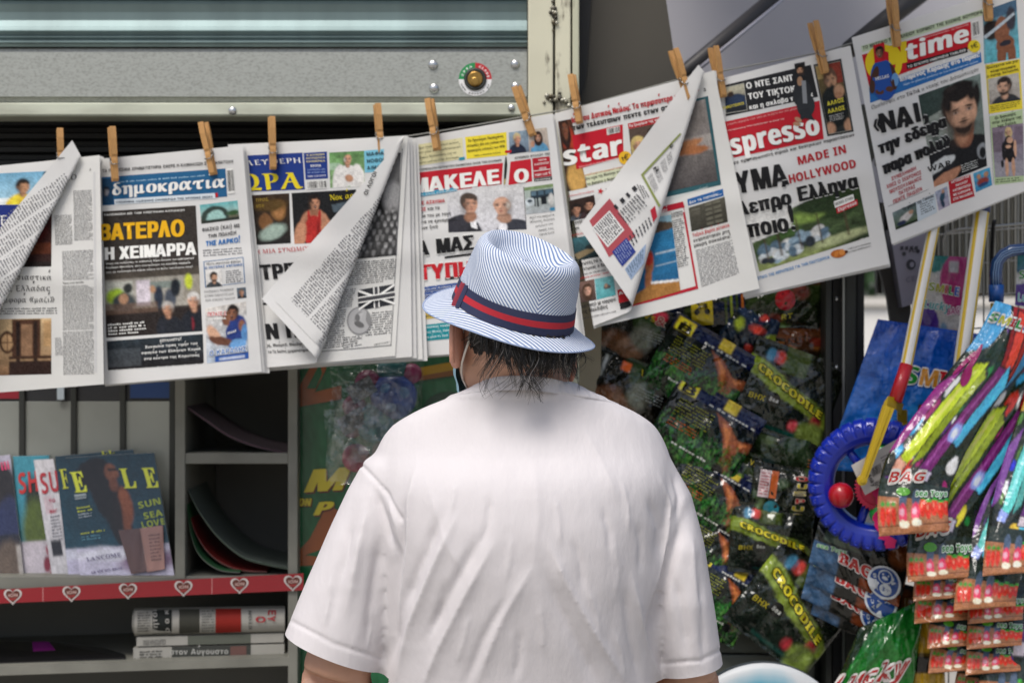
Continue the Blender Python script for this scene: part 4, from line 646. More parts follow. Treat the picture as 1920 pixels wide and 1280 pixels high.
PEGS = [(112, 241, 115, 322, 18, 'clothes peg on the curled leftmost newspaper'), (209, 238, 216, 340, 25, 'clothes peg over the left end of the blue masthead with white lettering'),
        (381, 229, 401, 328, -20, 'tilted clothes peg over the right end of the blue masthead with white lettering'), (509, 219, 512, 318, 16, 'clothes peg over the blue masthead with yellow letters'),
        (707, 195, 714, 290, 15, 'clothes peg at the top of the page folded back over the crowd photograph'), (805, 185, 820, 282, -22, 'clothes peg over the left part of the paper behind the hat'),
        (968, 162, 1000, 255, -26, 'leaning clothes peg on the steel post side of the paper behind the hat'), (1072, 140, 1087, 232, -18, 'darker clothes peg hanging in front of the welded cream post'),
        (1262, 93, 1292, 188, 28, 'clothes peg holding the top of the curled page with the red frame'), (1337, 88, 1355, 183, 30, 'clothes peg in front of the lower end of the awning pole'),
        (1524, 41, 1547, 138, 28, 'clothes peg just above the small portrait in a black frame'), (1671, -6, 1682, 88, 24, 'clothes peg over the yellow and red masthead at upper right'), (1848, -54, 1854, 40, 20, 'clothes peg cut by the top edge at the far right')]
p0 = make_peg()
for i, (x0, y0, x1, y1, yaw, lb) in enumerate(PEGS):
    if i == 0: o = p0
    else:
        o = p0.copy(); COL.objects.link(o)
        for ch in p0.children: c = ch.copy(); COL.objects.link(c); c.parent = o
    Yp = (.0, .004, .004, .012, .014, .02, .02, .024, .026, .04, .036, .028, .028)[i] - .006
    a, b = at(x0, y0, Yp), at(x1, y1, Yp); d = (a - b); L = d.length
    o.location = b + d * .40 / .90; o.scale = (1.12, 1.12, L / .090)
    z = d.normalized(); x = Vector((math.cos(R(yaw)), math.sin(R(yaw)), 0)); y = z.cross(x).normalized(); x = y.cross(z)
    o.rotation_euler = Matrix((x, y, z)).transposed().to_euler(); o['label'] = lb
# ================================================================ GROUND AND STREET
gm = MB(); gm.grid(lambda a, b: Vector((-150 + 300 * a, -60 + 260 * b, 0)), 20, 20)
tag(gm.build('pavement', mat('pavement_slabs', '#a39e94', .85, noise=.25, nscale=1.5, bump=.3, bscale=12)), kind='structure')
rm = MB(); rm.grid(lambda a, b: Vector((-150 + 300 * a, 9 + 7 * b, .004)), 10, 2)
tag(rm.build('road', mat('asphalt', '#3d3d3f', .9, noise=.25, nscale=6)), kind='structure')
# far side of the street: pale wall, tree, bollard
wl = thing('street_wall', (8.5, 17.6, 0), 'sunlit white wall across the street, seen through the gap behind the blue gift bag', 'wall')
b = MB(); b.box((2, 17.5, 0), (16, 17.8, 2.0)); b.build('wall', mat('white_wall', '#f0eee8', .8, noise=.06, nscale=3), wl)
b = MB(); b.box((1.95, 17.44, 2.0), (16.05, 17.86, 2.1)); b.build('coping', mat('coping_stone', '#d8d4cc', .8), wl)
M_LEAF = mat('leaves', None, .6, transl=.25)
def tree(x, y, h, rad, lab, sd):
    t = thing('tree', (x, y, 0), lab, 'tree', 'trees across the street'); r = random.Random(sd)
    b = MB(); b.tube([(x, y, 0), (x + .1, y, h * .3), (x, y + .1, h * .6)], [.22, .17, .1], n=8)
    for k in range(7): a = r.random() * 6.28; b.tube([(x, y, h * (.3 + .05 * k)), (x + math.cos(a) * rad * .7, y + math.sin(a) * rad * .7, h * (.55 + .05 * k))], [.09, .02], n=6)
    b.build('trunk', mat('bark', '#5a4a3a', .9, noise=.4, nscale=8), t)
    c = MB()
    cl = [(x + r.gauss(0, .45) * rad, y + r.gauss(0, .45) * rad, h * .62 + r.gauss(0, .36) * rad) for _ in range(26)]
    for k in range(2600):
        q = cl[k % 26]; p = Vector((q[0] + r.gauss(0, .22) * rad, q[1] + r.gauss(0, .22) * rad, q[2] + r.gauss(0, .2) * rad)); u = Vector((r.gauss(0, 1), r.gauss(0, 1), r.gauss(0, 1))).normalized(); v = u.orthogonal().normalized(); s_ = .13 + .12 * r.random(); g = r.random()
        c.add([p - u * s_, p + v * s_ * .5, p + u * s_, p - v * s_ * .5], [(0, 1, 2, 3)], (.03 + .05 * g, .07 + .08 * g, .025 + .03 * g))
    c.build('crown', M_LEAF, t)
tree(6.4, 20.5, 6.0, 2.3, 'leafy green tree behind the white street wall, left of the two in the gap', 3)
tree(10.2, 21.5, 7.0, 2.8, 'taller leafy tree behind the white street wall, mostly hidden by the gift bags', 4)
bo = thing('bollard', (3.52, 7.3, 0), 'dark street bollard with a pink red ball on top', 'bollard')
b = MB(); b.lathe([(0, 0), (.09, 0), (.09, .06), (.06, .1), (.06, 1.28), (0, 1.3)], Matrix.Translation((3.52, 7.3, 0)), 16); b.build('post', mat('bollard_iron', '#30343a', .5), bo, True)
b = MB(); b.lathe([(0, 1.28)] + [(.085 * math.sin(t), 1.37 - .085 * math.cos(t)) for t in np.linspace(.3, 3.1, 10)], Matrix.Translation((3.52, 7.3, 0)), 16); b.build('cap', mat('bollard_red', '#d02840', .5), bo, True)

# ================================================================ KIOSK
YK = .12
kiosk = thing('kiosk', (-.4, .5, 0), 'steel newspaper kiosk with a half raised roller shutter above the hanging papers', 'kiosk')
M_TEAL = mat('shutter_paint', '#84999a', .42, metal=.35, noise=.3, nscale=5, bump=.05, bscale=60, stretch=(2.5, 1, .5))
M_GALV = mat('galvanised_steel', '#a9aca6', .42, metal=.45, noise=.5, nscale=170, bump=.08, bscale=160, col2='#74766e', stretch=(1, 1, 1.8))
M_CREAM = mat('pale_green_paint', '#c3c8b6', .42, noise=.7, nscale=9, col2='#98998a', stretch=(1, 1, 3))
M_DKST = mat('dark_steel', '#3b3d3a', .5, metal=.4, noise=.2, nscale=12)
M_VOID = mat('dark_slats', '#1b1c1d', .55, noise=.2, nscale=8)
def extr(prof, x0, x1, Y, m, name, parent, smooth=False):        # profile of (photo row, metres in front of plane Y), drawn out sideways
    b = MB(); n = 40; vs = []
    xs = [at(x, 640, Y).x for x in (x0, x1)]
    for py, f in prof: z = at(0, py, Y).z; vs += [(xs[0], Y - f, z), (xs[1], Y - f, z)]
    b.add(vs, [(2 * i, 2 * i + 1, 2 * i + 3, 2 * i + 2) for i in range(len(prof) - 1)])
    return b.build(name, m, parent, smooth)
X0, X1 = -420, 988
for k in range(5):                                                # rolled slats of the shutter
    o = -100 * k
    extr([(90 + o, .010), (86 + o, .014), (83 + o, .020), (79 + o, .014), (76 + o, .012), (73 + o, .018), (69 + o, .013), (66 + o, .016), (62 + o, .022), (60 + o, .018), (52 + o, .012), (40 + o, .008), (25 + o, .010), (14 + o, .016), (11 + o, .018), (9 + o, .004), (3 + o, .004), (-1 + o, .018), (-10 + o, .01)], X0, X1, YK, M_TEAL, 'shutter_slat', kiosk)
bb = extr([(91, -.03), (92, .004), (100, .006), (101, .018), (184, .018), (185, .010), (193, .008), (194, -.03)], X0, X1, YK, M_GALV, 'shutter_bottom_bar', kiosk)
extr([(195, -.03), (196, .022), (199, .028), (218, .028), (221, .026), (223, .018), (224, -.03)], X0, X1, YK, M_CREAM, 'shutter_lip', kiosk)
M_CHROME = mat('rivet_steel', '#c4c6c6', .22, metal=.9)
def dome(px, py, Y, r_, parent, name='rivet'):
    p = at(px, py, Y); b = MB(); M_ = Matrix.Translation(p) @ Matrix.Rotation(R(90), 4, 'X')
    b.lathe([(r_ * math.sin(t), r_ * .62 * math.cos(t)) for t in np.linspace(1.57, 0, 7)], M_, 14); return b.build(name, M_CHROME, parent, True)
for x, y, r_ in ((812, 122, 9.5), (814, 166, 9.5), (966, 121, 9), (967, 163, 9)): dome(x, y, YK - .018, r_ * mm(YK), bb)
for x, y, r_ in ((436, 208, 8), (959, 203, 7)): dome(x, y, YK - .028, r_ * mm(YK), bb)
# lock and its round sticker
st = Surf(lambda x, y: YK - .0184); cx, cy = 891, 149
for i in range(48):
    a0, a1 = i * 2 * math.pi / 48, (i + 1) * 2 * math.pi / 48; c = '#0f8a48' if math.pi <= a0 < 1.5 * math.pi - .02 else ('#b8202a' if a0 >= 1.5 * math.pi - .02 else '#e4e4e4')
    st.quad(*[(cx + q * math.cos(a), cy + q * math.sin(a)) for q, a in ((31, a0), (31, a1), (21, a1), (21, a0))], c, 1)
def arc(txt, a_from, a_to, rad, h, col, inward=False):
    n = len(txt)
    for i, ch in enumerate(txt):
        a = R(a_from + (a_to - a_from) * (i + .5) / n); w_ = h * (.36 if ch not in 'w' else .5); t = np.array([-math.sin(a), math.cos(a)]) * (-1 if inward else 1); c = np.array([cx + rad * math.cos(a), cy + rad * math.sin(a)])
        if ch == '.': w_ = h * .12
        u = np.array([math.cos(a), math.sin(a)]) * (-1 if inward else 1); st.text(ch, tuple(c - t * w_), tuple(c + t * w_), h, col, up=tuple(u), z=3)
arc('OPEN', 190, 258, 23, 6.2, WH); arc('CLOSE', 284, 354, 23, 6.2, WH); arc('www.perros.gr', 163, 17, 28.6, 5, '#202020', True)
st.build('lock_sticker', mat('sticker', None, .4), bb)
b = MB(); p = at(cx, cy, YK - .018); M_ = Matrix.Translation(p) @ Matrix.Rotation(R(90), 4, 'X'); q = mm(YK)
b.lathe([(21 * q, 0), (21 * q, .003), (17 * q, .0045), (14 * q, .001), (0, .001)], M_, 28); b.build('lock_ring', M_DKST, bb, True)
b = MB(); b.lathe([(14 * q, 0), (14 * q, .005), (12.5 * q, .006), (0, .006)], M_, 24); M2 = Matrix.Translation(at(cx, cy + 4, YK - .024)) @ Matrix.Rotation(R(90), 4, 'X'); b.lathe([(8 * q, 0), (8 * q, .002), (6.5 * q, .003), (0, .003)], M2, 20)
b.box(at(cx - 1.2, cy + 9, YK - .0276), at(cx + 1.2, cy, YK - .0272), (.02, .015, .01)); b.build('lock_cylinder', mat('brass', '#b08a4a', .3, metal=.85, noise=.3, nscale=200), bb)
# dark slats under the lip, seen between shutter and papers
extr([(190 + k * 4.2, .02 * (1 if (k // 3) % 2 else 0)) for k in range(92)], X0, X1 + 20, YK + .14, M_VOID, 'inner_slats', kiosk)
# welded post
def pole(x0, x1, y0, y1, Y, dep, m, name, parent, bev=.003):
    a, c = at(x0, y1, Y), at(x1, y0, Y); b = MB(); b.box((a.x, Y, a.z), (c.x, Y + dep, c.z), bev=bev); return b.build(name, m, parent)
def rusty(name, base):
    m = mat(name, base, .4, noise=.12, nscale=7); T = m.node_tree; N = T.nodes; L = T.links; P = N['Principled BSDF']; s0 = P.inputs['Base Color'].links[0].from_socket
    tc = N.new('ShaderNodeTexCoord'); nz = N.new('ShaderNodeTexNoise'); nz.inputs['Scale'].default_value = 14; nz.inputs['Detail'].default_value = 8; nz.inputs['Roughness'].default_value = .7; mp = N.new('ShaderNodeMapping'); mp.inputs['Scale'].default_value = (2, 1, .6)
    L.new(tc.outputs['Object'], mp.inputs[0]); L.new(mp.outputs[0], nz.inputs['Vector']); rp = N.new('ShaderNodeValToRGB'); rp.color_ramp.elements[0].position = .57; rp.color_ramp.elements[1].position = .68; L.new(nz.outputs[0], rp.inputs[0])
    mx = N.new('ShaderNodeMix'); mx.data_type = 'RGBA'; L.new(rp.outputs[0], mx.inputs['Factor']); L.new(s0, mx.inputs['A']); mx.inputs['B'].default_value = (*lin('#4a3f30'), 1); L.new(mx.outputs['Result'], P.inputs['Base Color']); return m
M_POST = rusty('cream_post', '#cfcdb6')
pp = pole(990, 1037, -460, 1640, YK - .035, .06, M_POST, 'post', kiosk)
pole(1041, 1070, -460, 1640, YK - .033, .05, M_POST, 'post', kiosk); pole(1073, 1086, -460, 1640, YK - .03, .04, rusty('cream_edge', '#b9bba4'), 'post_edge', kiosk)
pole(1036, 1074, -460, 1640, YK - .005, .02, M_VOID, 'post_web', kiosk, 0)
r = random.Random(2)
for cxy, n_, sp in (((1038, 34), 16, (5, 18)), ((1046, 186), 26, (24, 10)), ((1072, 190), 12, (10, 12)), ((1036, 12), 8, (4, 12))):   # weld beads
    b = MB()
    for k in range(n_):
        p = at(cxy[0] + r.gauss(0, sp[0] * .5), cxy[1] + r.gauss(0, sp[1] * .6), YK - .036); s_ = (1.5 + 3.5 * r.random()) * mm(YK)
        b.lathe([(s_ * math.sin(t), s_ * .8 * math.cos(t)) for t in np.linspace(1.8, 0, 5)], Matrix.Translation(p) @ Matrix.Rotation(R(90 + r.gauss(0, 20)), 4, 'X'), 8, lin(r.choice(('#6a675c', '#8a8778', '#3a362e', '#a8a698', '#57503f'))))
    b.build('weld', mat('weld_bead', None, .35, metal=.5), pp, True)
# roof slab and hidden shell of the kiosk
b = MB(); b.box((-1.6, YK + .02, 2.34), (.13, 1.75, 2.46)); b.build('roof', mat('kiosk_roof', '#b4b4ae', .7, noise=.1), kiosk)
b = MB(); b.box((-1.5, YK + .75, 0), (.12, YK + .78, 2.34)); b.build('back_wall', mat('kiosk_inner_wall', '#8a8a84', .8, noise=.1), kiosk)
b = MB(); b.box((-1.5, YK + .02, 0), (-1.47, YK + .75, 2.34)); b.build('side_wall', mat('kiosk_side', '#8a8a84', .8, noise=.1), kiosk)
# brown-grey side panel right of the post
b = MB(); b.prism([(1086, -60), (1240, -60), (1268, 130), (1280, 215), (1086, 300)], YK + .06, .02); b.build('upper_panel', mat('brown_grey_panel', '#4a463d', .6, noise=.35, nscale=4, stretch=(1, 1, .5), bump=.2, bscale=8, bdist=.01), kiosk)
b = MB(); b.prism([(1086, -60), (1112, -60), (1100, 140), (1086, 200)], YK + .05, .008); b.build('panel_edge', M_VOID, kiosk)
# right-hand wall of the kiosk: toy bags hang on it
b = MB(); b.prism([(1086, 300), (1700, 180), (1548, 470), (1548, 1700), (1086, 1700)], YK + .19, .03); b.build('bag_wall', mat('kiosk_wall_board', '#4f5048', .6, noise=.2, nscale=6), kiosk)
b = MB(); b.prism([(1510, 440), (1548, 440), (1548, 615), (1510, 615)], YK + .165, .02); b.prism([(1510, 618), (1548, 618), (1548, 790), (1510, 790)], YK + .166, .02); b.build('white_panel', mat('grey_white_panel', '#8c8e86', .6, noise=.15, nscale=8), kiosk)
b = MB(); b.prism([(1086, 500), (1130, 500), (1125, 760), (1086, 760)], YK + .10, .02); b.build('cream_board', mat('cream_board', '#a89f88', .5, noise=.2, nscale=6), kiosk)
# dark upright door frame
pole(1548, 1560, 380, 1700, YK + .08, .08, M_DKST, 'door_frame', kiosk); pole(1562, 1579, 380, 1700, YK + .1, .06, M_VOID, 'door_frame', kiosk, 0); pole(1580, 1584, 380, 1700, YK + .075, .01, mat('bright_edge', '#8c8e8c', .3, metal=.7), 'door_edge', kiosk, 0); pole(1585, 1606, 380, 1700, YK + .08, .09, M_DKST, 'door_frame', kiosk); pole(1606, 1621, 380, 1700, YK + .1, .09, M_VOID, 'door_frame', kiosk)
for y in (560, 688): dome(1569, y, YK + .1, 5 * mm(YK), kiosk)
b = MB(); 
for k in range(4): b.box((at(1086, 0, YK).x, YK + .12 - .004 * (k % 2), at(0, 1246 + 60 * k, YK).z), (at(1548, 0, YK).x, YK + .19, at(0, 1188 + 60 * k, YK).z), bev=.004)
b.build('lower_boards', mat('grey_green_boards', '#5c6058', .5, noise=.15, nscale=6), kiosk)

# ================================================================ AWNING over the right part
aw = thing('awning', at(1700, 60, .9), 'pale lavender grey awning cloth stretched above the right hand papers', 'awning')
awf = MB(); awf.grid(lambda a, q: at(1190 + 900 * a, -260 + 640 * q, .34 + .25 * a + .5 * (1 - q) + .01 * math.sin(a * 12 + q * 5)), 30, 20); awf.build('cloth', mat('awning_cloth', '#bab9bf', .8, noise=.06, nscale=4, bump=.15, bscale=6, bdist=.01, transl=.55), aw, True)
b = MB()
b.grid(lambda a, q: Vector((.28 + .44 * a, -1.05 + 2.1 * q, 2.62 + .16 * a + .10 * q - .03 * math.sin(a * 9) * math.sin(q * 3))), 24, 20); b.build('unseen_shade_cloth', bpy.data.materials['awning_cloth'], aw, True)  # unseen overhead strip, added and sized to shade the bags and papers below
b = MB(); b.tube([at(1520, -60, .36), at(1283, 135, .30), at(1240, 172, .3)], [.016, .014, .013], n=10); b.build('rib', mat('rib_dark', '#3a3838', .5), aw, True)
b = MB(); b.tube([at(1541, -60, .352), at(1300, 138, .292)], .004, n=8); b.build('rib_edge', mat('rib_light', '#b4b4c0', .5), aw, True)
b = MB(); b.tube([at(1760, -40, .5), at(1590, 95, .42)], [.022, .018], n=10); b.build('rib', mat('rib_dark2', '#33312f', .5), aw, True)
for x, y in ((1395, 30), (1292, 122)): dome(x, y, .33, .005, aw, 'bolt')

# ================================================================ DISPLAY SHELF (left)
YS = .20
sh = thing('display_shelf', at(270, 1240, YS) , 'grey shelf unit with a red heart strip along its front edge', 'shelf unit')
M_SHELF = mat('shelf_grey', '#7f7f76', .55, noise=.25, nscale=14); M_SHIN = mat('shelf_inside', '#6b6b66', .6, noise=.15, nscale=5)
def sbox(x0, y0, x1, y1, f, dep, name, m=M_SHELF, par=sh, bev=.0015):
    a, c = at(x0, y1, YS + f), at(x1, y0, YS + f); b = MB(); b.box((a.x, a.y, a.z), (c.x, a.y + dep, c.z), bev=bev); return b.build(name, m, par)
DP = .34
sbox(540, 500, 558, 1500, 0, DP, 'side_panel'); sbox(328, 600, 347, 1086, 0, DP, 'divider'); sbox(-420, 1500, 560, 1512, 0, DP, 'bottom_board')
sbox(347, 849, 540, 869, .002, DP, 'shelf_board'); sbox(-420, 1080, 540, 1104, .004, DP, 'shelf_board')
sh_l = MB()
for (x0, x1, ya, yb) in ((-420, 541, 1255, 1235),):
    a = [at(x0, 1262, YS), at(x1, 1231, YS), at(x1, 1247, YS), at(x0, 1280, YS)]; sh_l.add(a + [p + Vector((0, DP, 0)) for p in a], [(0, 1, 2, 3), (4, 7, 6, 5), (0, 4, 5, 1), (2, 6, 7, 3), (1, 5, 6, 2), (0, 3, 7, 4)])
sh_l.build('shelf_board', M_SHELF, sh)
sbox(-420, 500, 540, 1512, DP, .012, 'back_panel', M_SHIN, sh, 0)
# glazed bay with dark mullions behind the magazines
gb = sbox(-420, 752, 326, 1080, .11, .006, 'glazing', mat('frosted_glazing', '#959993', .3, noise=.25, nscale=5, coat=.4))
for x in (40, 137, 229, 322): sbox(x - 5, 690, x + 6, 1080, .104, .02, 'mullion', M_DKST, gb)
sbox(-420, 640, 326, 752, .112, .01, 'top_panel', mat('dark_top_panel', '#2a2b2e', .4), gb)
sbox(-60, 722, 36, 747, .108, .004, 'red_label', mat('label_red', '#8c1a2a', .4), gb, 0); sbox(244, 716, 318, 746, .108, .004, 'blue_label', mat('label_blue', '#1f3a68', .4), gb, 0); sbox(107, 718, 120, 749, .10, .004, 'price_tag', mat('tag_white', '#b4c0c8', .4), gb, 0)
# red strip with hearts
strip = Surf(lambda x, y: YS - .006)
TOP = lambda x: 1105 - (x + 10) * .0535; BOT = lambda x: 1131 - (x + 10) * .0435
for x0 in range(-420, 569, 43): x1 = min(x0 + 43, 569); strip.quad((x0, TOP(x0)), (x1, TOP(x1)), (x1, BOT(x1)), (x0, BOT(x0)), '#8e1622', 0)
def heart(cx, cy, k, col, z):
    pts = []
    for t in np.linspace(0, 2 * math.pi, 26, endpoint=False): pts.append((cx + k * 16 * math.sin(t) ** 3 / 16, cy - k * (13 * math.cos(t) - 5 * math.cos(2 * t) - 2 * math.cos(3 * t) - math.cos(4 * t)) / 16))
    strip.poly(pts, col, z)
for i, x in enumerate((-190, -82, 24, 134, 240, 344, 449, 549)):
    y = (TOP(x) + BOT(x)) / 2; heart(x, y, 17, '#c9c4c0', 2); heart(x, y, 13.5, '#5a2a22', 3); strip.text('ΙΟΝ', (x - 9, y + 2), (x + 9, y + 1), 8, '#c9a8a0', z=4); strip.quad((x - 9, y + 4), (x + 8, y + 3), (x + 5, y + 8), (x - 5, y + 9), '#8c2a2a', 3.5)
for x in (80, 397): strip.quad((x, TOP(x)), (x + 1, TOP(x)), (x + 1, BOT(x)), (x, BOT(x)), '#d89a98', 1)
strip.build('price_strip', M_GLOSSY, sh)

# ---------------- magazines
def magazine(label, C, Y, thick, ph, draw=None, group='magazines on the shelf', cat='magazine', name='magazine', lean=.03, edge='#c9c8c4'):
    TL, TR, BR, BL = [np.array(p, float) for p in C]
    yf = lambda x, y: Y + lean * ((TL[1] + BL[1]) / 2 - y + (BL[1] - TL[1]) / 2) / (BL[1] - TL[1])
    e = thing(name, at(*((BL + BR) / 2), Y), label, cat, group)
    S = Surf(yf, up=TL - BL); S.eps = .0006
    S.quad(TL, TR, BR, BL, ph, 0, raw=True)
    if draw: draw(S)
    S.build('cover', M_GLOSSY, e)
    b = MB(); a = [S.P(p, -.0006) for p in (TL, TR, BR, BL)]; b.add(a + [p + Vector((0, thick, 0)) for p in a], [(0, 1, 2, 3), (4, 7, 6, 5), (0, 4, 5, 1), (1, 5, 6, 2), (2, 6, 7, 3), (3, 7, 4, 0)], edge); b.build('pages', M_VC, e)
    return e
elle = lambda: Ph(70, 100, '#0b303e', '#124557').noise(.25, 9).re(0, .735, 1, 1, '#b8b4cc').el(.6, .82, .3, .06, '#8a7494', .5).el(.2, .78, .3, .05, '#cfd0e0', .6)
def elle_art(ph):
    return ph.el(.33, .16, .22, .13, '#0e0b0c', .1).el(.42, .34, .17, .24, '#0e0b0c', .1, -14).el(.52, .56, .13, .22, '#100c0c', .1, -8).el(.49, .14, .07, .07, '#7c4a32', .15).el(.545, .155, .03, .03, '#7c4a32', .3).re(.46, .115, .56, .135, '#1a1210').el(.5, .24, .05, .06, '#6b3d28', .2).el(.6, .42, .075, .16, '#8a4c2c', .12, -4).el(.58, .6, .05, .14, '#83482a', .12).el(.5, .5, .05, .2, '#1a1010', .3)
ephoto = elle_art(elle()); ephoto.re(0, .735, 1, 1, '#c3bfd4').el(.75, .86, .3, .08, '#7a5a78', .6).el(.3, .8, .3, .05, '#dcdcE8', .6)
def elle_draw(S):
    for ch, x0, x1 in (('E', 127, 163), ('L', 221, 257), ('E', 262, 299)):
        pass
    S.up = np.array([-.28, -1.0]); S.up /= np.linalg.norm(S.up)
    S.text('E', (141, 923), (164, 921), 62, '#d6dc3c', 'r', z=3, bold=1); S.text('L', (233, 915), (257, 914), 60, '#d6dc3c', 'r', z=3, bold=1.); S.text('E', (275, 914), (298, 913), 60, '#d6dc3c', 'r', z=3, bold=1)
    S.quad((139, 927), (161, 924), (162, 933), (141, 936), '#a8b4b8', 3, raw=True); S.text('ΕΛΛΑΔΑ', (141, 934), (161, 931), 6, '#22333c', z=4)
    S.lines([('SUN', (260, 953), (302, 944), 18), ('SEA', (270, 973), (306, 966), 18), ('LOVE', (266, 990), (310, 982), 18)], '#a8b83c', z=3)
    S.body((143, 949), (172, 945), (174, 957), (146, 962), 2, '#c4cc3c', raw=True, z=3, seed=1); S.body((146, 962), (172, 958), (172, 968), (148, 972), 2, '#b4c0c8', raw=True, z=3, seed=2); S.body((151, 997), (196, 990), (197, 996), (152, 1003), 1, '#c4cc3c', raw=True, z=3, seed=3); S.body((152, 1004), (188, 999), (190, 1010), (154, 1014), 2, '#5a94a8', raw=True, z=3, seed=4)
    S.text('LANCÔME'.replace('Ô', 'O'), (163, 1052), (228, 1043), 13, '#6a6484', 'r', z=3); S.text('LA VIE EST BELLE', (172, 1075), (230, 1066), 7, '#5a4c74', z=3)
mags = [
 ('pale magazine with a pink title at the far left of the shelf', ((-75, 862), (19, 852), (46, 1092), (-40, 1096)), .02, Ph(40, 70, '#a8a4b4', '#6a6470').el(.8, .3, .28, .22, '#1a1412', .2).el(.85, .62, .34, .3, '#1c2448', .2).re(0, .62, 1, 1, '#1a1816', .8).el(.75, .82, .3, .16, '#5a4c40', .4).re(.9, .7, 1, 1, '#b8b4b0', .6), lambda S: S.text('ili', (2, 882), (18, 879), 22, '#d83a6a', z=3)),
 ('turquoise magazine with big red letters and a leafy green picture', ((24, 855), (92, 853), (112, 1088), (44, 1094)), .03, Ph(40, 70, '#3a8a9c', '#2c7488').el(.65, .35, .4, .18, '#141a10', .3).el(.6, .6, .5, .26, '#4a5a14', .4).re(0, .67, 1, 1, '#b8b0b8').el(.8, .74, .13, .05, '#8a1c34', .2).el(.7, .85, .1, .06, '#7a1a30', .2).el(.85, .95, .13, .05, '#8a2030', .2), lambda S: S.text('SHAPE'[:2], (35, 926), (72, 920), 58, '#b8261e', z=3)),
 ('white magazine with big red letters beside the teal fashion magazines', ((63, 862), (100, 860), (138, 1088), (100, 1092)), .02, Ph(40, 70, '#cfccd0', '#c4c2c6').re(.2, .66, .7, .78, '#1c1c22').re(.2, .3, .6, .45, '#c8a8b0', .6), lambda S: (S.text('SU', (78, 926), (112, 920), 58, '#b02a30', z=3), S.text('ΤΟ', (92, 942), (104, 940), 9, '#b02a50', z=3), S.text('ΜΑΓ', (93, 962), (108, 960), 10, '#b02a40', z=3), S.body((94, 966), (112, 963), (118, 1012), (100, 1015), 8, '#7a7a80', raw=True, seed=5))),
 ('teal fashion magazine half hidden behind its twin', ((103, 855), (250, 842), (290, 1084), (130, 1094)), .012, elle(), lambda S: (setattr(S, 'up', np.array([-.2, -.98])), S.text('E', (117, 916), (134, 914), 58, '#c4c83a', 'r', z=3), S.text('LL', (190, 852), (215, 849), 10, '#c4c83a', 'r', z=3))),
 ('teal fashion magazine with yellow lettering and a dark haired woman in profile', ((121, 858), (289, 848), (327, 1079), (152, 1091)), .0, ephoto, elle_draw)]
for i, (lb, C, dy, ph, dr) in enumerate(mags): magazine(lb, C, YS + .02 + dy, .005, ph, dr, lean=.05)
# clear sachet with a tube taped on the front magazine
sa = thing('sample_sachet', at(268, 1068, YS), 'clear plastic sachet with a pinkish brown sample taped on the front magazine', 'sachet')
b = Surf(lambda x, y: YS + .026 + .05 * (1065 - y) / 240 - .006); b.quad((262, 990), (305, 984), (309, 1066), (276, 1072), '#b8887c', 0, raw=True); b.quad((222, 994), (262, 990), (276, 1070), (246, 1076), '#6a4c48', 0, raw=True)
b.body((278, 1000), (300, 998), (304, 1050), (284, 1053), 8, '#7a5a54', raw=True, z=3, seed=8); b.build('sample_card', M_GLOSSY, sa)
b = MB()
for k, (c0, c1, c2, c3) in enumerate((((220, 992), (264, 986), (280, 1072), (246, 1080)), ((262, 988), (308, 982), (313, 1068), (277, 1074)))):
    A_, B_, C_, D_ = (np.array(q, float) for q in (c0, c1, c2, c3))
    def fn(u, v): p = (A_ * (1 - u) + B_ * u) * (1 - v) + (D_ * (1 - u) + C_ * u) * v; return at(p[0], p[1], YS + .018 + .05 * (1065 - p[1]) / 240 - .006 * math.sin(u * math.pi) * math.sin(v * math.pi) - .002 * math.sin(u * 9 + v * 7))
    b.grid(fn, 10, 12)
b.build('film', M_FILM, sa, True)
# curved magazines in the pigeonholes
def curled(label, pts, Y, cols, dep=.2, off=.006):
    e = thing('magazine', at(*pts[-1], Y), label, 'magazine', 'curled magazines in the pigeonholes')
    P_ = [np.array(p, float) for p in pts]; m = MB()
    fine = []
    for i in range(len(P_) - 1):
        for t in np.linspace(0, 1, 7, endpoint=False):
            p0_, p1, p2, p3 = P_[max(i - 1, 0)], P_[i], P_[i + 1], P_[min(i + 2, len(P_) - 1)]
            fine.append(.5 * ((2 * p1) + (p2 - p0_) * t + (2 * p0_ - 5 * p1 + 4 * p2 - p3) * t ** 2 + (3 * p1 - p0_ - 3 * p2 + p3) * t ** 3))
    fine.append(P_[-1])
    a = [at(p[0], p[1], Y) for p in fine]; n = len(a)
    for k, c in enumerate(cols):
        z0 = .0010 * k; vs = [q + Vector((0, 0, -z0)) for q in a] + [q + Vector((0, 0, -z0 - .0009)) for q in a] + [q + Vector((0, dep, -z0)) for q in a] + [q + Vector((0, dep, -z0 - .0009)) for q in a]
        m.add(vs, [(i, n + i, n + i + 1, i + 1) for i in range(n - 1)] + [(i, i + 1, 2 * n + i + 1, 2 * n + i) for i in range(n - 1)] + [(n + i, 3 * n + i, 3 * n + i + 1, n + i + 1) for i in range(n - 1)], c)
    m.build('pages', M_VC, e); return e
curled('dark magazine with thin pink edges sagging in the upper pigeonhole', [(349, 760), (385, 785), (430, 815), (480, 834), (538, 847)], YS + .02, ['#3a3238', '#5a2440', '#2a2226', '#4a2a3c', '#1c1a1e'])
curled('curled magazine with a red edge, lowest in the lower pigeonhole', [(352, 930), (362, 985), (392, 1035), (440, 1064), (500, 1070)], YS + .04, ['#8a2a28', '#5a5854', '#7a3028', '#38362f'])
curled('curled magazine with green edges lying across the lower pigeonhole', [(353, 918), (375, 960), (410, 1006), (455, 1042), (500, 1056), (540, 1064)], YS + .025, ['#5c6660', '#2c4a30', '#4a4e48', '#2a3a2c'])
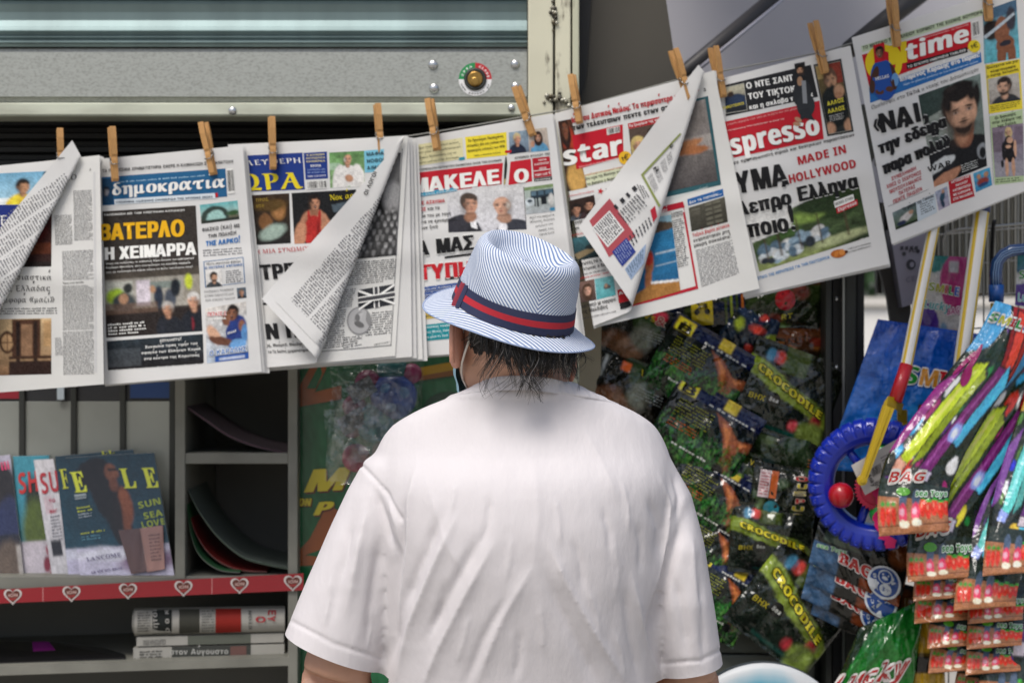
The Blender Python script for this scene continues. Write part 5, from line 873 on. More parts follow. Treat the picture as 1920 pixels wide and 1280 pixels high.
curled('pale magazine with a dark green spine curled against the divider', [(350, 945), (358, 1000), (375, 1040), (410, 1066), (450, 1071)], YS + .015, ['#2c5a38', '#6a6a66', '#4c4c48'])
# rolled and folded newspapers on the lower shelf
rl = thing('rolled_newspaper', at(390, 1190, YS + .06), 'fat folded newspaper bundle with a red block lying on two thinner ones', 'newspaper', 'papers stored on the lower shelf')
def cyl(x, y): v = (y - 1163) / 27; return YS + .055 - .03 * math.sqrt(max(0, 1 - min(1, abs(v)) ** 2))
S = Surf(cyl, up=(-1, .03)); b0 = lambda x: -.03 * (x - 395)
for j in range(10):
    v0, v1 = -1 + j * .2, -.8 + j * .2; Yv = lambda x, v: 1163 + b0(x) * .55 + v * 26
    for x0 in range(252, 534, 24): S.add([at(x, Yv(x, v), YS + .055 - .03 * math.sqrt(max(0, 1 - v * v))) for x, v in ((x0, v0), (min(x0 + 24, 534), v0), (min(x0 + 24, 534), v1), (x0, v1))], [(0, 3, 2, 1)], lin('#b8b6ae'))
for a0, a1, c in ((286, 322, '#2a2e2c'), (336, 374, '#4a4a42'), (404, 452, '#9a2c24')): S.quad((a0, 1141 - .5 + b0(a0) * .5), (a1, 1141 + b0(a1) * .5), (a1, 1185 + b0(a1) * .5), (a0, 1186 + b0(a0) * .5), c, 3, n=6, raw=True)
S.text('τητοι', (296, 1186), (294, 1142), 15, '#b8b6b0', z=8, up=(-1, 0)); S.text('ρ ο κ', (318, 1186), (316, 1142), 14, '#b8b6b0', z=8, up=(-1, 0)); S.body((258, 1146), (282, 1145), (282, 1184), (258, 1185), 8, '#5a5a58', raw=True, z=8, seed=3); S.body((378, 1142), (402, 1141), (402, 1184), (378, 1185), 8, '#6a6a66', raw=True, z=8, seed=4)
S.text('ΕΥ', (503, 1142), (501, 1164), 22, '#b03038', z=8, up=(1, 0)); S.text('Ο', (478, 1166), (498, 1166), 16, '#b03038', z=8, up=(0, -1)); S.text('ΕΤΩΝ', (472, 1180), (471, 1144), 8, '#6a6a66', z=8, up=(-1, 0))
S.build('printed_face', M_PAPER, rl, True)
b = MB(); b.tube([at(252.5, 1164, YS + .056), at(533, 1160, YS + .056)], .0235, '#a4a29a', 16); b.build('roll', M_PAPER, rl)
for k, (y0, y1, x0, x1, lb, tx) in enumerate(((1194, 1211, 256, 532, 'thin folded newspaper directly under the fat bundle', None), (1214, 1236, 250, 533, 'folded newspaper at the bottom of the pile with grey lettering on its fold', 'στον Αύγουστο'))):
    e = thing('folded_newspaper', at((x0 + x1) / 2, y1, YS + .1), lb, 'newspaper', 'papers stored on the lower shelf')
    s_ = -.028
    S = Surf(lambda x, y: YS + .04); S.quad((x0, y0), (x1, y0 + s_ * 280), (x1, y1 + s_ * 280), (x0, y1), '#b4b2aa', 0, raw=True)
    a0 = 322 if tx else 352; S.quad((a0, y0 + s_ * (a0 - x0)), (470, y0 + s_ * (470 - x0)), (470, y1 + s_ * (470 - x0)), (a0, y1 + s_ * (a0 - x0)), '#4a4c48' if tx else '#6a6e64', 2, raw=True)
    if tx: S.text(tx, (318, y1 - 8 + s_ * 60), (428, y1 - 6 + s_ * 180), 15, '#c4c4be', z=4); S.quad((432, y0 + 2 - 5), (462, y0 + 2 - 6), (462, y1 - 7), (432, y1 - 6), '#7a5a54', 3, raw=True)
    S.body((x0 + 12, y0 + 5), (x0 + 55, y0 + 3), (x0 + 55, y1 - 3), (x0 + 12, y1 - 2), 3, '#3a3a3a', raw=True, z=4, seed=k)
    S.build('printed_fold', M_PAPER, e)
    b = MB(); a = [at(x0, y0, YS + .0405), at(x1, y0 + s_ * 280, YS + .0405), at(x1, y1 + s_ * 280, YS + .0405), at(x0, y1, YS + .0405)]; b.add(a + [p + Vector((0, .2, 0)) for p in a], [(0, 1, 2, 3), (4, 7, 6, 5), (0, 4, 5, 1), (1, 5, 6, 2), (2, 6, 7, 3), (3, 7, 4, 0)], '#a8a69e'); b.build('leaves', M_PAPER, e)
# dark magazine lying on the lower shelf
e = thing('magazine', at(110, 1240, YS + .1), 'dark magazine with a purple patch lying flat on the lower shelf', 'magazine')
b = MB(); q = [at(-160, 1248, YS + .03), at(236, 1232, YS + .03), at(232, 1218, YS + .16), at(80, 1200, YS + .2), at(-160, 1204, YS + .2)]; n = len(q)
b.add(q + [p - Vector((0, 0, .006)) for p in q], [tuple(range(n)), tuple(range(2 * n - 1, n - 1, -1))] + [(i, n + i, n + (i + 1) % n, (i + 1) % n) for i in range(n)], '#17171a')
b.build('cover', M_GLOSSY, e); b = MB(); b.add([p - Vector((0, 0, .0062)) for p in q] + [p - Vector((0, 0, .010)) for p in q], [tuple(range(2 * n - 1, n - 1, -1))] + [(i, n + i, n + (i + 1) % n, (i + 1) % n) for i in range(n)], '#c4c4c6'); b.build('pages', M_VC, e)
b = MB(); b.add([at(62, 1224, YS + .1) + Vector((0, 0, .004)), at(104, 1222, YS + .1) + Vector((0, 0, .004)), at(92, 1206, YS + .14) + Vector((0, 0, .004)), at(60, 1206, YS + .14) + Vector((0, 0, .004))], [(0, 1, 2, 3)], '#8a2a80'); b.build('purple_patch', M_GLOSSY, e)

# ================================================================ GREEN POSTER
po = thing('poster', at(720, 900, .26), 'green printed board with yellow letters and an orange zigzag', 'poster')
S = Surf(lambda x, y: .24); S.eps = .0012
S.quad((560, 560), (905, 555), (905, 1500), (560, 1500), Ph(50, 60, '#0c5a34', '#0c5a34').noise(.12, 10), 0)
S.poly([(560, 726), (596, 662), (612, 690), (590, 735), (640, 722), (640, 748), (562, 762)], '#8a4a22', 1); S.poly([(575, 728), (600, 680), (604, 700), (592, 728)], '#0c5a34', 1.5)
S.poly([(780, 690), (905, 668), (905, 684), (780, 706)], '#a8821c', 1.6); S.poly([(780, 704), (905, 684), (905, 696), (780, 714)], '#7a4a1c', 1.4)
S.poly([(560, 1060), (562, 1030), (580, 1010), (614, 945), (640, 960), (600, 1030), (572, 1040), (600, 1044), (640, 1030), (640, 1058)], '#8a4a22', 1); S.poly([(600, 560), (700, 560), (660, 640), (600, 640)], '#8a4a22', .8)
S.text('M', (568, 926), (640, 921), 62, '#5a2418', z=2, shear=.3, bold=3); S.text('M', (565, 923), (638, 918), 62, '#c8b82c', z=3, shear=.3, bold=3)
S.text('ON', (560, 950), (583, 950), 21, '#5a2418', z=2, shear=.25, bold=1); S.text('ON', (558, 948), (581, 948), 21, '#c8b82c', z=3, shear=.25, bold=1)
S.text('P', (586, 969), (618, 966), 35, '#5a2418', z=2, shear=.3, bold=2); S.text('P', (584, 966), (616, 963), 35, '#c8b82c', z=3, shear=.3, bold=2)
S.ell(842, 770, 50, 36, '#0a3a26', 1.2); S.ell(848, 762, 42, 14, '#1a6a44', 1.4); S.build('printed_face', M_GLOSSY, po)
b = MB(); b.prism([(560, 560), (905, 555), (905, 1500), (560, 1500)], .2405, .006); b.build('board', mat('poster_board', '#0a4a2c', .6), po)
# ================================================================ PERSON seen from behind
YM = -.56
man = thing('person', (at(975, 640, YM).x, YM, 0), 'person seen from behind in a white t-shirt and a striped hat with a red band', 'person')
M_SKIN = mat('skin', '#cb9c82', .5, noise=.22, nscale=9, bump=.25, bscale=90, bdist=.002)
M_SKIN.node_tree.nodes['Principled BSDF'].inputs['Subsurface Weight'].default_value = .12; M_SKIN.node_tree.nodes['Principled BSDF'].inputs['Subsurface Radius'].default_value = (.01, .004, .002)
M_SHIRT = mat('white_cotton', '#d6d2d4', .85, noise=.03, nscale=5, bump=.55, bscale=17, bdist=.007, detail=12, stretch=(1.5, 1, .6), transl=.08)
def ringloft(rings, n=40, ex=2.3):                       # rings: centre, half-axis vectors a, b
    V = []; F = []
    for c, a, b in rings:
        for k in range(n):
            t = 2 * math.pi * k / n; ct, st_ = math.cos(t), math.sin(t)
            V.append(c + a * (math.copysign(abs(ct) ** (2 / ex), ct)) + b * (math.copysign(abs(st_) ** (2 / ex), st_)))
    m = len(rings)
    F = [(i * n + k, i * n + (k + 1) % n, (i + 1) * n + (k + 1) % n, (i + 1) * n + k) for i in range(m - 1) for k in range(n)]
    F += [tuple(range(n))[::-1], tuple((m - 1) * n + k for k in range(n))]
    return V, F
def ball(c, rx, ry, rz, M=None, n=20):
    V = []; F = []
    for i in range(n + 1):
        ph_ = math.pi * i / n
        for k in range(n):
            t = 2 * math.pi * k / n; p = Vector((rx * math.sin(ph_) * math.cos(t), ry * math.sin(ph_) * math.sin(t), rz * math.cos(ph_)))
            V.append(c + (M @ p if M else p))
    F = [(i * n + k, (i + 1) * n + k, (i + 1) * n + (k + 1) % n, i * n + (k + 1) % n) for i in range(n) for k in range(n)]
    return V, F
def limb(pts, rad, n=18):
    b = MB(); b.tube(pts, rad, n=n); return b.v, b.f
def fuse(parts, voxel, smooth, name, m, parent, post=None, sub=False):
    me = bpy.data.meshes.new(name + '_raw'); V = []; F = []
    for v, f in parts:
        o_ = len(V); V += [tuple(p) for p in v]; F += [[o_ + i for i in q] for q in f]
    me.from_pydata(V, [], F); bm = bmesh.new(); bm.from_mesh(me); bmesh.ops.remove_doubles(bm, verts=bm.verts, dist=1e-6); bmesh.ops.recalc_face_normals(bm, faces=bm.faces); bm.to_mesh(me); bm.free()
    t = bpy.data.objects.new('tmp', me); COL.objects.link(t); md = t.modifiers.new('r', 'REMESH'); md.mode = 'VOXEL'; md.voxel_size = voxel
    if smooth: ms = t.modifiers.new('s', 'SMOOTH'); ms.factor = .5; ms.iterations = smooth
    if sub: mu = t.modifiers.new('d', 'SUBSURF'); mu.levels = mu.render_levels = 1
    out = bpy.data.meshes.new_from_object(t.evaluated_get(bpy.context.evaluated_depsgraph_get())); bpy.data.objects.remove(t); bpy.data.meshes.remove(me)
    if post: post(out)
    out.name = name; out.materials.clear(); out.materials.append(m); out.polygons.foreach_set('use_smooth', np.ones(len(out.polygons), bool)); out.update()
    o = bpy.data.objects.new(name, out); COL.objects.link(o); o.parent = parent; o.matrix_parent_inverse = parent.matrix_basis.inverted(); return o
q = mm(YM)
X = Vector((1, 0, 0)); Yv = Vector((0, 1, 0)); Z = Vector((0, 0, 1))
YAW = R(20); FWD = Vector((-math.sin(YAW), math.cos(YAW), 0)); SIDE = Vector((math.cos(YAW), math.sin(YAW), 0))
HC = at(964, 600, YM)                                     # centre of the head
MH = Matrix((SIDE, FWD, Z)).transposed()
def hp(a, f, z): return HC + SIDE * a + FWD * f + Z * z
# ---- body: head, neck, trunk, arms with hands, legs in one surface
elL, elR = at(628, 1268, YM + .02), at(1290, 1275, YM + .06)
wrL, wrR = elL + Vector((.02, .20, -.16)), elR + Vector((-.05, .20, -.15))
parts = [ball(HC - Z * .018, .076, .094, .078, MH), ball(hp(-.0, .03, -.075), .066, .072, .062, MH), ball(hp(-.048, .028, -.055), .026, .05, .05, MH), ball(hp(.048, .028, -.055), .026, .05, .05, MH),
         ball(hp(0, .098, -.02), .012, .02, .02, MH), ball(hp(0, .092, -.068), .022, .012, .007, MH), ball(hp(0, .085, -.108), .024, .022, .016, MH),
         limb([at(972, 640, YM + .0), at(974, 690, YM + .0), at(982, 740, YM + .01), at(985, 790, YM + .03)], [.060, .064, .070, .090], 24), ball(at(975, 705, YM - .022), .056, .04, .04),
         ringloft([(at(980, y, YM + .05), X * hw * q, Yv * hd) for y, hw, hd in ((780, 120, .06), (805, 190, .075), (860, 230, .10), (960, 240, .12), (1150, 235, .125), (1350, 240, .13), (1560, 240, .13))]),
         limb([at(790, 860, YM + .05), at(712, 1000, YM + .04), at(672, 1120, YM + .03), elL], [.045, .052, .052, .050]), limb([at(1190, 870, YM + .06), at(1255, 1000, YM + .06), at(1280, 1130, YM + .06), elR], [.045, .046, .044, .042]),
         limb([elL, (elL + wrL) / 2, wrL], [.052, .047, .032]), limb([elR, (elR + wrR) / 2, wrR], [.052, .047, .032])]
for wr, sx in ((wrL, -1), (wrR, 1)):
    d = Vector((.0, .78, -.62)).normalized(); sd = Vector((1, 0, 0)); dn = d.cross(sd)
    parts.append(ringloft([(wr + d * t, sd * w_, dn * .014) for t, w_ in ((-.01, .028), (.03, .038), (.075, .042), (.09, .038))], 16))
    for k in range(4):
        b0 = wr + d * .085 + sd * (-.030 + k * .020); L = (.062, .074, .070, .054)[k if sx > 0 else 3 - k]
        parts.append(limb([b0 - d * .015, b0 + d * L * .45 - dn * .004, b0 + d * L * .78 - dn * .016, b0 + d * L * .92 - dn * .034], [.0098, .0092, .0086, .0072], 10))
    parts.append(limb([wr + d * .02 - sd * sx * .025, wr + d * .055 - sd * sx * .052 - dn * .01, wr + d * .088 - sd * sx * .058 - dn * .022], [.013, .011, .009], 10))
hipz = at(0, 1560, YM).z
for sx in (-1, 1):
    hx = at(980, 0, YM).x + sx * .095; parts.append(limb([(hx, YM + .05, hipz + .08), (hx + sx * .01, YM + .04, .48), (hx + sx * .015, YM + .06, .1)], [.10, .065, .05])); parts.append(ball(Vector((hx + sx * .02, YM + .12, .035)), .048, .13, .034))
def ear_cut(me): pass
fuse(parts, .0062, 3, 'body', M_SKIN, man)
# ear (the left one shows under the brim)
for sx in (-1, 1):
    E_ = hp(-.086, .006, -.034) if sx < 0 else hp(.070, .004, -.062); b = []
    ax = (SIDE * sx * .55 - FWD * .84).normalized()
    Me = Matrix((SIDE * sx * .5 - FWD * .87, SIDE * sx * .87 + FWD * .5, Z)).transposed()
    b = [ball(E_, .019, .010, .034, Me, 16), ball(E_ - Z * .024 + FWD * .004, .010, .009, .013, Me, 12)]
    rim = [E_ + (SIDE * sx * .010 - FWD * .012) + (-FWD * .014 * math.cos(t) + SIDE * sx * .006 * math.cos(t)) + Z * .030 * math.sin(t) for t in np.linspace(-1.2, 1.7, 10)]
    b.append(limb(rim, [.0045] * 10, 8)); fuse(b, .0028, 3, 'ear', mat('ear_skin', '#d39a84', .5, noise=.15, nscale=30), man)
# ---- trousers
b = MB()
for sx in (-1, 1):
    hx = at(980, 0, YM).x + sx * .1; V, F = ringloft([(Vector((hx, YM + .06, z)), X * r_, Yv * r_ * 1.1) for z, r_ in ((hipz + .12, .135), (hipz - .05, .13), (.5, .10), (.06, .095))], 24, 2); b.add(V, F)
b.build('trousers', mat('dark_trousers', '#2c3038', .85, noise=.15, nscale=20), man, True)
# ---- shirt
tor = [(738, 988, 104, .070, .015), (750, 987, 122, .076, .02), (760, 986, 160, .084, .025), (775, 984, 204, .095, .035), (794, 982, 243, .109, .045), (830, 980, 272, .13, .05), (880, 979, 287, .170, .055), (950, 978, 287, .188, .055), (1040, 978, 278, .190, .055), (1140, 978, 272, .180, .058), (1250, 977, 270, .165, .062), (1400, 976, 272, .155, .065), (1600, 976, 280, .17, .06), (1700, 976, 284, .17, .06)]
tt = np.array(tor, float); yy = np.concatenate([np.arange(738, 800, 5), np.arange(800, 1300, 16), [1340, 1400, 1500, 1600, 1700]])
def cub(yv, col):
    x = tt[:, 0]; f = tt[:, col]; m_ = np.gradient(f, x); i = np.clip(np.searchsorted(x, yv) - 1, 0, len(x) - 2); h = x[i + 1] - x[i]; t = (yv - x[i]) / h
    return (2 * t ** 3 - 3 * t ** 2 + 1) * f[i] + (t ** 3 - 2 * t ** 2 + t) * h * m_[i] + (-2 * t ** 3 + 3 * t ** 2) * f[i + 1] + (t ** 3 - t ** 2) * h * m_[i + 1]
tor = [(y, cub(y, 1), cub(y, 2), cub(y, 3), cub(y, 4)) for y in yy]
P_ = [ringloft([(at(cx_, y, YM + oy), X * hw * q - Z * .0 , Yv * hd - Z * .030 * max(0, min(1, (850 - y) / 100))) for y, cx_, hw, hd, oy in tor], 64, 2.25)]
HL0, HL1 = at(535, 1184, YM + .03), at(718, 1255, YM + .03); HR0, HR1 = at(1233, 1260, YM + .06), at(1353, 1238, YM + .06)
hcL, hcR = (HL0 + HL1) / 2, (HR0 + HR1) / 2
def sleeve(path, rads, hem_a, hem_b):
    R_ = []
    for i, (c, r_) in enumerate(zip(path, rads)):
        t = i / (len(path) - 1); ax = (hem_b - hem_a).normalized() * t + X * (1 - t) * (1 if hem_b.x > hem_a.x else -1); ax.normalize()
        R_.append((c, ax * r_[0] * q, Yv * r_[1]))
    return ringloft(R_, 40, 2.1)
P_.append(sleeve([at(790, 825, YM + .05), at(753, 868, YM + .05), at(730, 925, YM + .045), at(699, 1010, YM + .04), at(668, 1100, YM + .035), hcL, hcL + (hcL - at(668, 1100, YM + .035)) * .3], [(48, .070), (72, .085), (79, .088), (86, .088), (93, .082), (99, .078), (100, .077)], HL0, HL1))
P_.append(sleeve([at(1205, 850, YM + .055), at(1236, 930, YM + .06), at(1253, 1020, YM + .055), at(1268, 1120, YM + .05), hcR, hcR + (hcR - at(1268, 1120, YM + .06)) * .3], [(48, .070), (62, .084), (67, .090), (68, .088), (63, .08), (62, .08)], HR0, HR1))
FOLDS = [  # photo polyline, amplitude m (minus = crease), width px
 ([(672, 866), (700, 895), (727, 925), (752, 972)], -.0035, 3.4), ([(757, 955), (754, 1010), (748, 1060), (745, 1110), (742, 1193), (722, 1256)], -.009, 12), ([(783, 860), (770, 940), (765, 1020), (752, 1120), (740, 1200)], .009, 18), ([(730, 930), (745, 985), (750, 1040)], .006, 11), ([(700, 910), (722, 970), (738, 1030)], -.006, 9),
 ([(690, 940), (672, 1040), (650, 1150)], .006, 20), ([(665, 950), (640, 1060), (618, 1170)], -.004, 16), ([(715, 1000), (700, 1100), (690, 1230)], -.006, 15), ([(676, 1000), (668, 1050), (660, 1090)], .004, 10),
 ([(860, 960), (810, 1070), (770, 1170), (740, 1290)], .008, 20), ([(830, 960), (790, 1060), (760, 1140)], -.006, 14), ([(930, 1010), (870, 1120), (820, 1220), (790, 1300)], .007, 20), ([(905, 1000), (850, 1100), (800, 1200)], -.005, 14), ([(1000, 1060), (940, 1160), (890, 1290)], .005, 20), ([(950, 1120), (905, 1200), (870, 1290)], -.004, 13),
 ([(1030, 1020), (1060, 1090), (1110, 1180), (1175, 1285)], .0075, 17), ([(1015, 1060), (1050, 1140), (1090, 1220), (1130, 1300)], -.005, 17), ([(1185, 1080), (1200, 1160), (1225, 1240), (1245, 1300)], .007, 13), ([(1170, 1100), (1180, 1180), (1200, 1290)], -.004, 12),
 ([(1289, 945), (1274, 1002), (1252, 1061), (1234, 1120), (1221, 1180), (1229, 1280)], -.009, 12), ([(1235, 890), (1254, 950), (1250, 1010), (1232, 1080), (1215, 1150)], .008, 15), ([(1262, 880), (1275, 930), (1268, 980)], -.005, 10), ([(1215, 930), (1236, 990), (1230, 1050)], -.004, 11),
 ([(1296, 1000), (1300, 1080), (1318, 1180)], .005, 16), ([(1265, 1080), (1280, 1150), (1290, 1230)], -.005, 13), ([(1310, 1080), (1316, 1160), (1322, 1240)], -.004, 10),
 ([(800, 900), (830, 1000), (870, 1080)], .003, 22), ([(1000, 860), (1010, 960), (1000, 1060)], .003, 30), ([(905, 790), (930, 850), (960, 900)], .002, 26), ([(1090, 800), (1130, 870), (1160, 940)], .003, 26), ([(1140, 1000), (1160, 1060), (1150, 1130)], .003, 22),
 *[([(x_, y_), (x_ + dx_ * .5 + 4, y_ + 45), (x_ + dx_, y_ + 95)], s_ * .0028, 9) for x_, y_, dx_, s_ in ((800, 1010, -22, 1), (835, 1090, -26, -1), (880, 1150, -24, 1), (920, 930, -16, -1), (960, 1000, -14, 1), (975, 1180, -10, -1), (1040, 930, 10, 1), (1075, 1010, 18, -1), (1100, 1100, 26, 1), (1130, 950, 14, -1), (1165, 900, 14, 1), (1195, 980, 6, -1), (1150, 1180, 22, 1), (855, 900, -18, 1), (1010, 1130, 8, 1), (620, 1080, -12, 1), (655, 990, -14, -1), (700, 1130, -12, 1))],
 ([(548, 1165), (625, 1206), (715, 1234)], -.0025, 3.2), ([(1240, 1243), (1316, 1238), (1350, 1218)], -.0025, 3.2)]
def wrinkle(me):
    n = len(me.vertices); co = np.empty(n * 3); me.vertices.foreach_get('co', co); co = co.reshape(-1, 3); no = np.empty(n * 3); me.vertices.foreach_get('normal', no); no = no.reshape(-1, 3)
    d = co[:, 1] + D0; px = 960 + co[:, 0] / (K * d); py = 640 - (co[:, 2] - CZ) / (K * d); disp = np.zeros(n)
    for pl, amp, w_ in FOLDS:
        if 4 < w_ and abs(amp) < .0085 or amp > 0: amp *= .95; w_ *= .72
        best = np.full(n, 1e9); pos = np.zeros(n); L = len(pl) - 1
        for i in range(L):
            a = np.array(pl[i], float); b_ = np.array(pl[i + 1], float); ab = b_ - a; t = np.clip(((px - a[0]) * ab[0] + (py - a[1]) * ab[1]) / (ab @ ab), 0, 1)
            dd = np.hypot(px - a[0] - t * ab[0], py - a[1] - t * ab[1]); m_ = dd < best; best = np.where(m_, dd, best); pos = np.where(m_, (i + t) / L, pos)
        edge = np.clip(np.minimum(pos, 1 - pos) / .22, .0, 1) if w_ > 4 else 1.
        disp += (amp * np.exp(-(best / w_) ** 2) if w_ < 5 or amp < 0 else amp * np.exp(-(best / (w_ * .75)))) * (edge * .85 + .15 if w_ > 4 else 1.)
    back = np.clip((-no[:, 1] + .5) / .6, 0, 1)
    disp = disp * back + .0005 * np.sin(px / 21 + py / 70) * np.sin(py / 43 - px / 60)
    # knitted collar: a shallow step
    col = np.clip((748 + .0012 * (px - 985) ** 2 * .0 - py) / 3, 0, 1); disp += .0015 * col + .0009 * col * np.sin(px * 1.6)
    co = co + no * disp[:, None]; me.vertices.foreach_set('co', co.ravel()); me.update()
    bm = bmesh.new(); bm.from_mesh(me)                      # cut the sleeve ends, open neck and hem
    for _ in range(2): bmesh.ops.smooth_vert(bm, verts=bm.verts, factor=.5, use_axis_x=True, use_axis_y=True, use_axis_z=True)
    for hc, h0, h1 in ((hcL, HL0, HL1), (hcR, HR0, HR1)):
        nn = (h1 - h0).normalized().cross(Yv).normalized(); nn = nn if nn.z < 0 else -nn; L = (h1 - h0).length * .5 + .012
        fs = [f for f in bm.faces if abs((f.calc_center_median() - hc).dot((h1 - h0).normalized())) < L and -.03 < (f.calc_center_median() - hc).dot(nn) < .08]
        ge = set(fs)
        for f in fs: ge.update(f.edges); ge.update(f.verts)
        bmesh.ops.bisect_plane(bm, geom=list(ge), plane_co=hc, plane_no=nn, clear_outer=True)
    zb = at(0, 1690, YM).z; kill = []
    for f in bm.faces:
        c = f.calc_center_median(); r_ = math.hypot((c.x - at(988, 0, YM).x) / .082, (c.y - YM - .012) / .078)
        if f.normal.z > .55 and r_ < 1 and c.z > at(0, 790, YM).z: kill.append(f)
        elif f.normal.z < -.8 and c.z < zb: kill.append(f)
    bmesh.ops.delete(bm, geom=kill, context='FACES'); bm.to_mesh(me); bm.free()
shirt = fuse(P_, .0052, 4, 'shirt', M_SHIRT, man, wrinkle, True)
# ribbed collar band
from mathutils.bvhtree import BVHTree
_bt = BVHTree.FromPolygons([v.co[:] for v in shirt.data.vertices], [tuple(p.vertices) for p in shirt.data.polygons])
b = MB(); n = 240; cx0 = at(988, 0, YM + .010).x
def colr(k, v):
    t = 2 * math.pi * k / n; dv = Vector((math.cos(t), math.sin(t), 0)); z = at(0, 731 + 26 * v, YM).z - .022 * math.sin(t) - .004 * math.cos(t); c = Vector((cx0, YM + .010, z))
    r0 = 1 / math.sqrt((math.cos(t) / (96 * q)) ** 2 + (math.sin(t) / .079) ** 2); r_ = r0 + .014 * v
    hit = _bt.ray_cast(c, dv, .2)
    if hit[0] is not None: r_ = max(r0 + .004 * v, (hit[0] - c).length + .0016 - (.003 * max(0, v - .9) / .1))
    return c + dv * (r_ + .0005 * (1 if (k // 2) % 2 else -1) * (1 if v < .9 else 0))
b.grid(lambda a, v: colr(int(round(a * n)) % n, v), n, 10); b.build('collar', M_SHIRT, shirt, True)
# ---- face mask with ear loop
M_MASK = mat('mask_blue', '#a5cfdc', .8, noise=.08, nscale=30, bump=.3, bscale=60); M_LOOP = mat('mask_loop', '#d8d2c8', .7)
b = MB()
def mk(u, v):
    t = -1.55 + 3.1 * u; r_ = .093 + .012 * math.cos(t) ; z = -.035 - .095 * v + .010 * math.sin(u * math.pi)
    bulge = .010 * math.sin(v * math.pi) + .0016 * math.sin(v * 22); drop = 1 - .25 * v
    return hp(math.sin(t) * (.079 + bulge * .6) * drop, .035 + math.cos(t) * (.075 + bulge) * (1 - .12 * v), z - .012 * abs(math.sin(t)))
b.grid(mk, 28, 16); mask = b.build('face_mask', M_MASK, man, True)
b = MB(); pts = [(882, 622), (879, 640), (872, 660), (866, 680), (865, 697), (868, 712)]; ys = [YM - .05, YM - .052, YM - .046, YM - .03, YM - .012, YM + .0]
b.tube([at(x, y, Y) for (x, y), Y in zip(pts, ys)], .0017, n=8); b.tube([at(868, 712, YM), at(876, 728, YM + .01)], .0015, n=6); b.build('ear_loop', M_LOOP, mask, True)
# ---- hat
def stripe_mat():
    m = bpy.data.materials.new('seersucker'); m.use_nodes = True; T = m.node_tree; N = T.nodes; L = T.links; P = N['Principled BSDF']; P.inputs['Roughness'].default_value = .9; P.inputs['Specular IOR Level'].default_value = .2
    a = N.new('ShaderNodeAttribute'); a.attribute_name = 'stripe'; s_ = N.new('ShaderNodeMath'); s_.operation = 'SINE'; mu = N.new('ShaderNodeMath'); mu.operation = 'MULTIPLY'; mu.inputs[1].default_value = 2 * math.pi / .0043
    tc = N.new('ShaderNodeTexCoord'); nz = N.new('ShaderNodeTexNoise'); nz.inputs['Scale'].default_value = 60; L.new(tc.outputs['Object'], nz.inputs['Vector']); ad = N.new('ShaderNodeMath'); ad.operation = 'MULTIPLY_ADD'; L.new(nz.outputs[0], ad.inputs[0]); ad.inputs[1].default_value = .0012; L.new(a.outputs['Fac'], ad.inputs[2])
    L.new(ad.outputs[0], mu.inputs[0]); L.new(mu.outputs[0], s_.inputs[0]); rp = N.new('ShaderNodeValToRGB'); L.new(s_.outputs[0], rp.inputs[0]); e = rp.color_ramp.elements
    mr = N.new('ShaderNodeMapRange'); mr.inputs['From Min'].default_value = -1; L.new(s_.outputs[0], mr.inputs['Value']); L.new(mr.outputs[0], rp.inputs[0])
    e[0].position = .22; e[0].color = (*lin('#6a7ea4'), 1); e[1].position = .58; e[1].color = (*lin('#d2d8e0'), 1); L.new(rp.outputs[0], P.inputs['Base Color'])
    bp = N.new('ShaderNodeBump'); bp.inputs['Strength'].default_value = .35; bp.inputs['Distance'].default_value = .0015; L.new(s_.outputs[0], bp.inputs['Height']); L.new(bp.outputs[0], P.inputs['Normal']); return m
M_SEER = stripe_mat()
# hat frame: tilted back towards the camera and down on the right
HB = at(962, 584, YM + .0)
MHAT = Matrix.Translation(HB) @ Matrix.Rotation(R(14.5), 4, 'Y') @ Matrix.Rotation(R(14), 4, 'X') @ Matrix.Rotation(YAW, 4, 'Z')
A0, B0, HH = .0890, .104, .100                             # half width, half length, height of the crown
hv = []; hf = []; hs = []
def hat_grid(fn, nu, nv, ph, closed=True):
    o_ = len(hv)
    for j in range(nv + 1):
        for i in range(nu + 1):
            p = fn(i / nu, j / nv); hv.append(MHAT @ Vector(p)); hs.append(ph(i / nu, j / nv, p))
    hf.extend([(o_ + j * (nu + 1) + i, o_ + j * (nu + 1) + i + 1, o_ + (j + 1) * (nu + 1) + i + 1, o_ + (j + 1) * (nu + 1) + i) for j in range(nv) for i in range(nu)])
ang = lambda u: 2 * math.pi * u + math.pi / 2             # u=.5 is the back of the head
def crown(u, v):
    t = ang(u); taper = 1 - .15 * max(v, 0) ** 1.3 - .03 * v - .10 * max(0, (v - .82) / .18) ** 2; rx, ry = A0 * taper, B0 * (taper + .05 * v)
    pinch = .005 * v * v * math.exp(-((abs(((u * 2 + .0) % 2) - 1) - .70) / .16) ** 2)
    rx -= pinch; z = HH * (v if v < .82 else .82 + .18 * math.sin((v - .82) / .18 * 1.45) / 1.2) * (1 + .05 * math.sin(t) * v)
    wob = .0022 * math.sin(u * 31 + v * 5) * math.sin(v * math.pi) + .0032 * math.sin(u * 17 + 4 * v) * math.sin(v * math.pi)
    return ((rx + wob) * math.cos(t), (ry + wob) * math.sin(t), z)
hat_grid(crown, 120, 26, lambda u, v, p: abs(u - .5) * .60 * .72 * (1 - .15 * v) - v * HH * .70)
def tip(u, v):                                             # sunken tear-drop top
    t = ang(u); c = crown(u, 1); k = 1 - v; lip = .004 * math.sin(min(v * 3.2, 1) * math.pi)
    d = .024 * (1 - (1 - min(v / .75, 1)) ** 2)
    return (c[0] * k, c[1] * k + .006 * v, c[2] + lip - d * (1 - .35 * math.exp(-(c[0] * k / .03) ** 2) * 0) * (1 if v > 0 else 0))
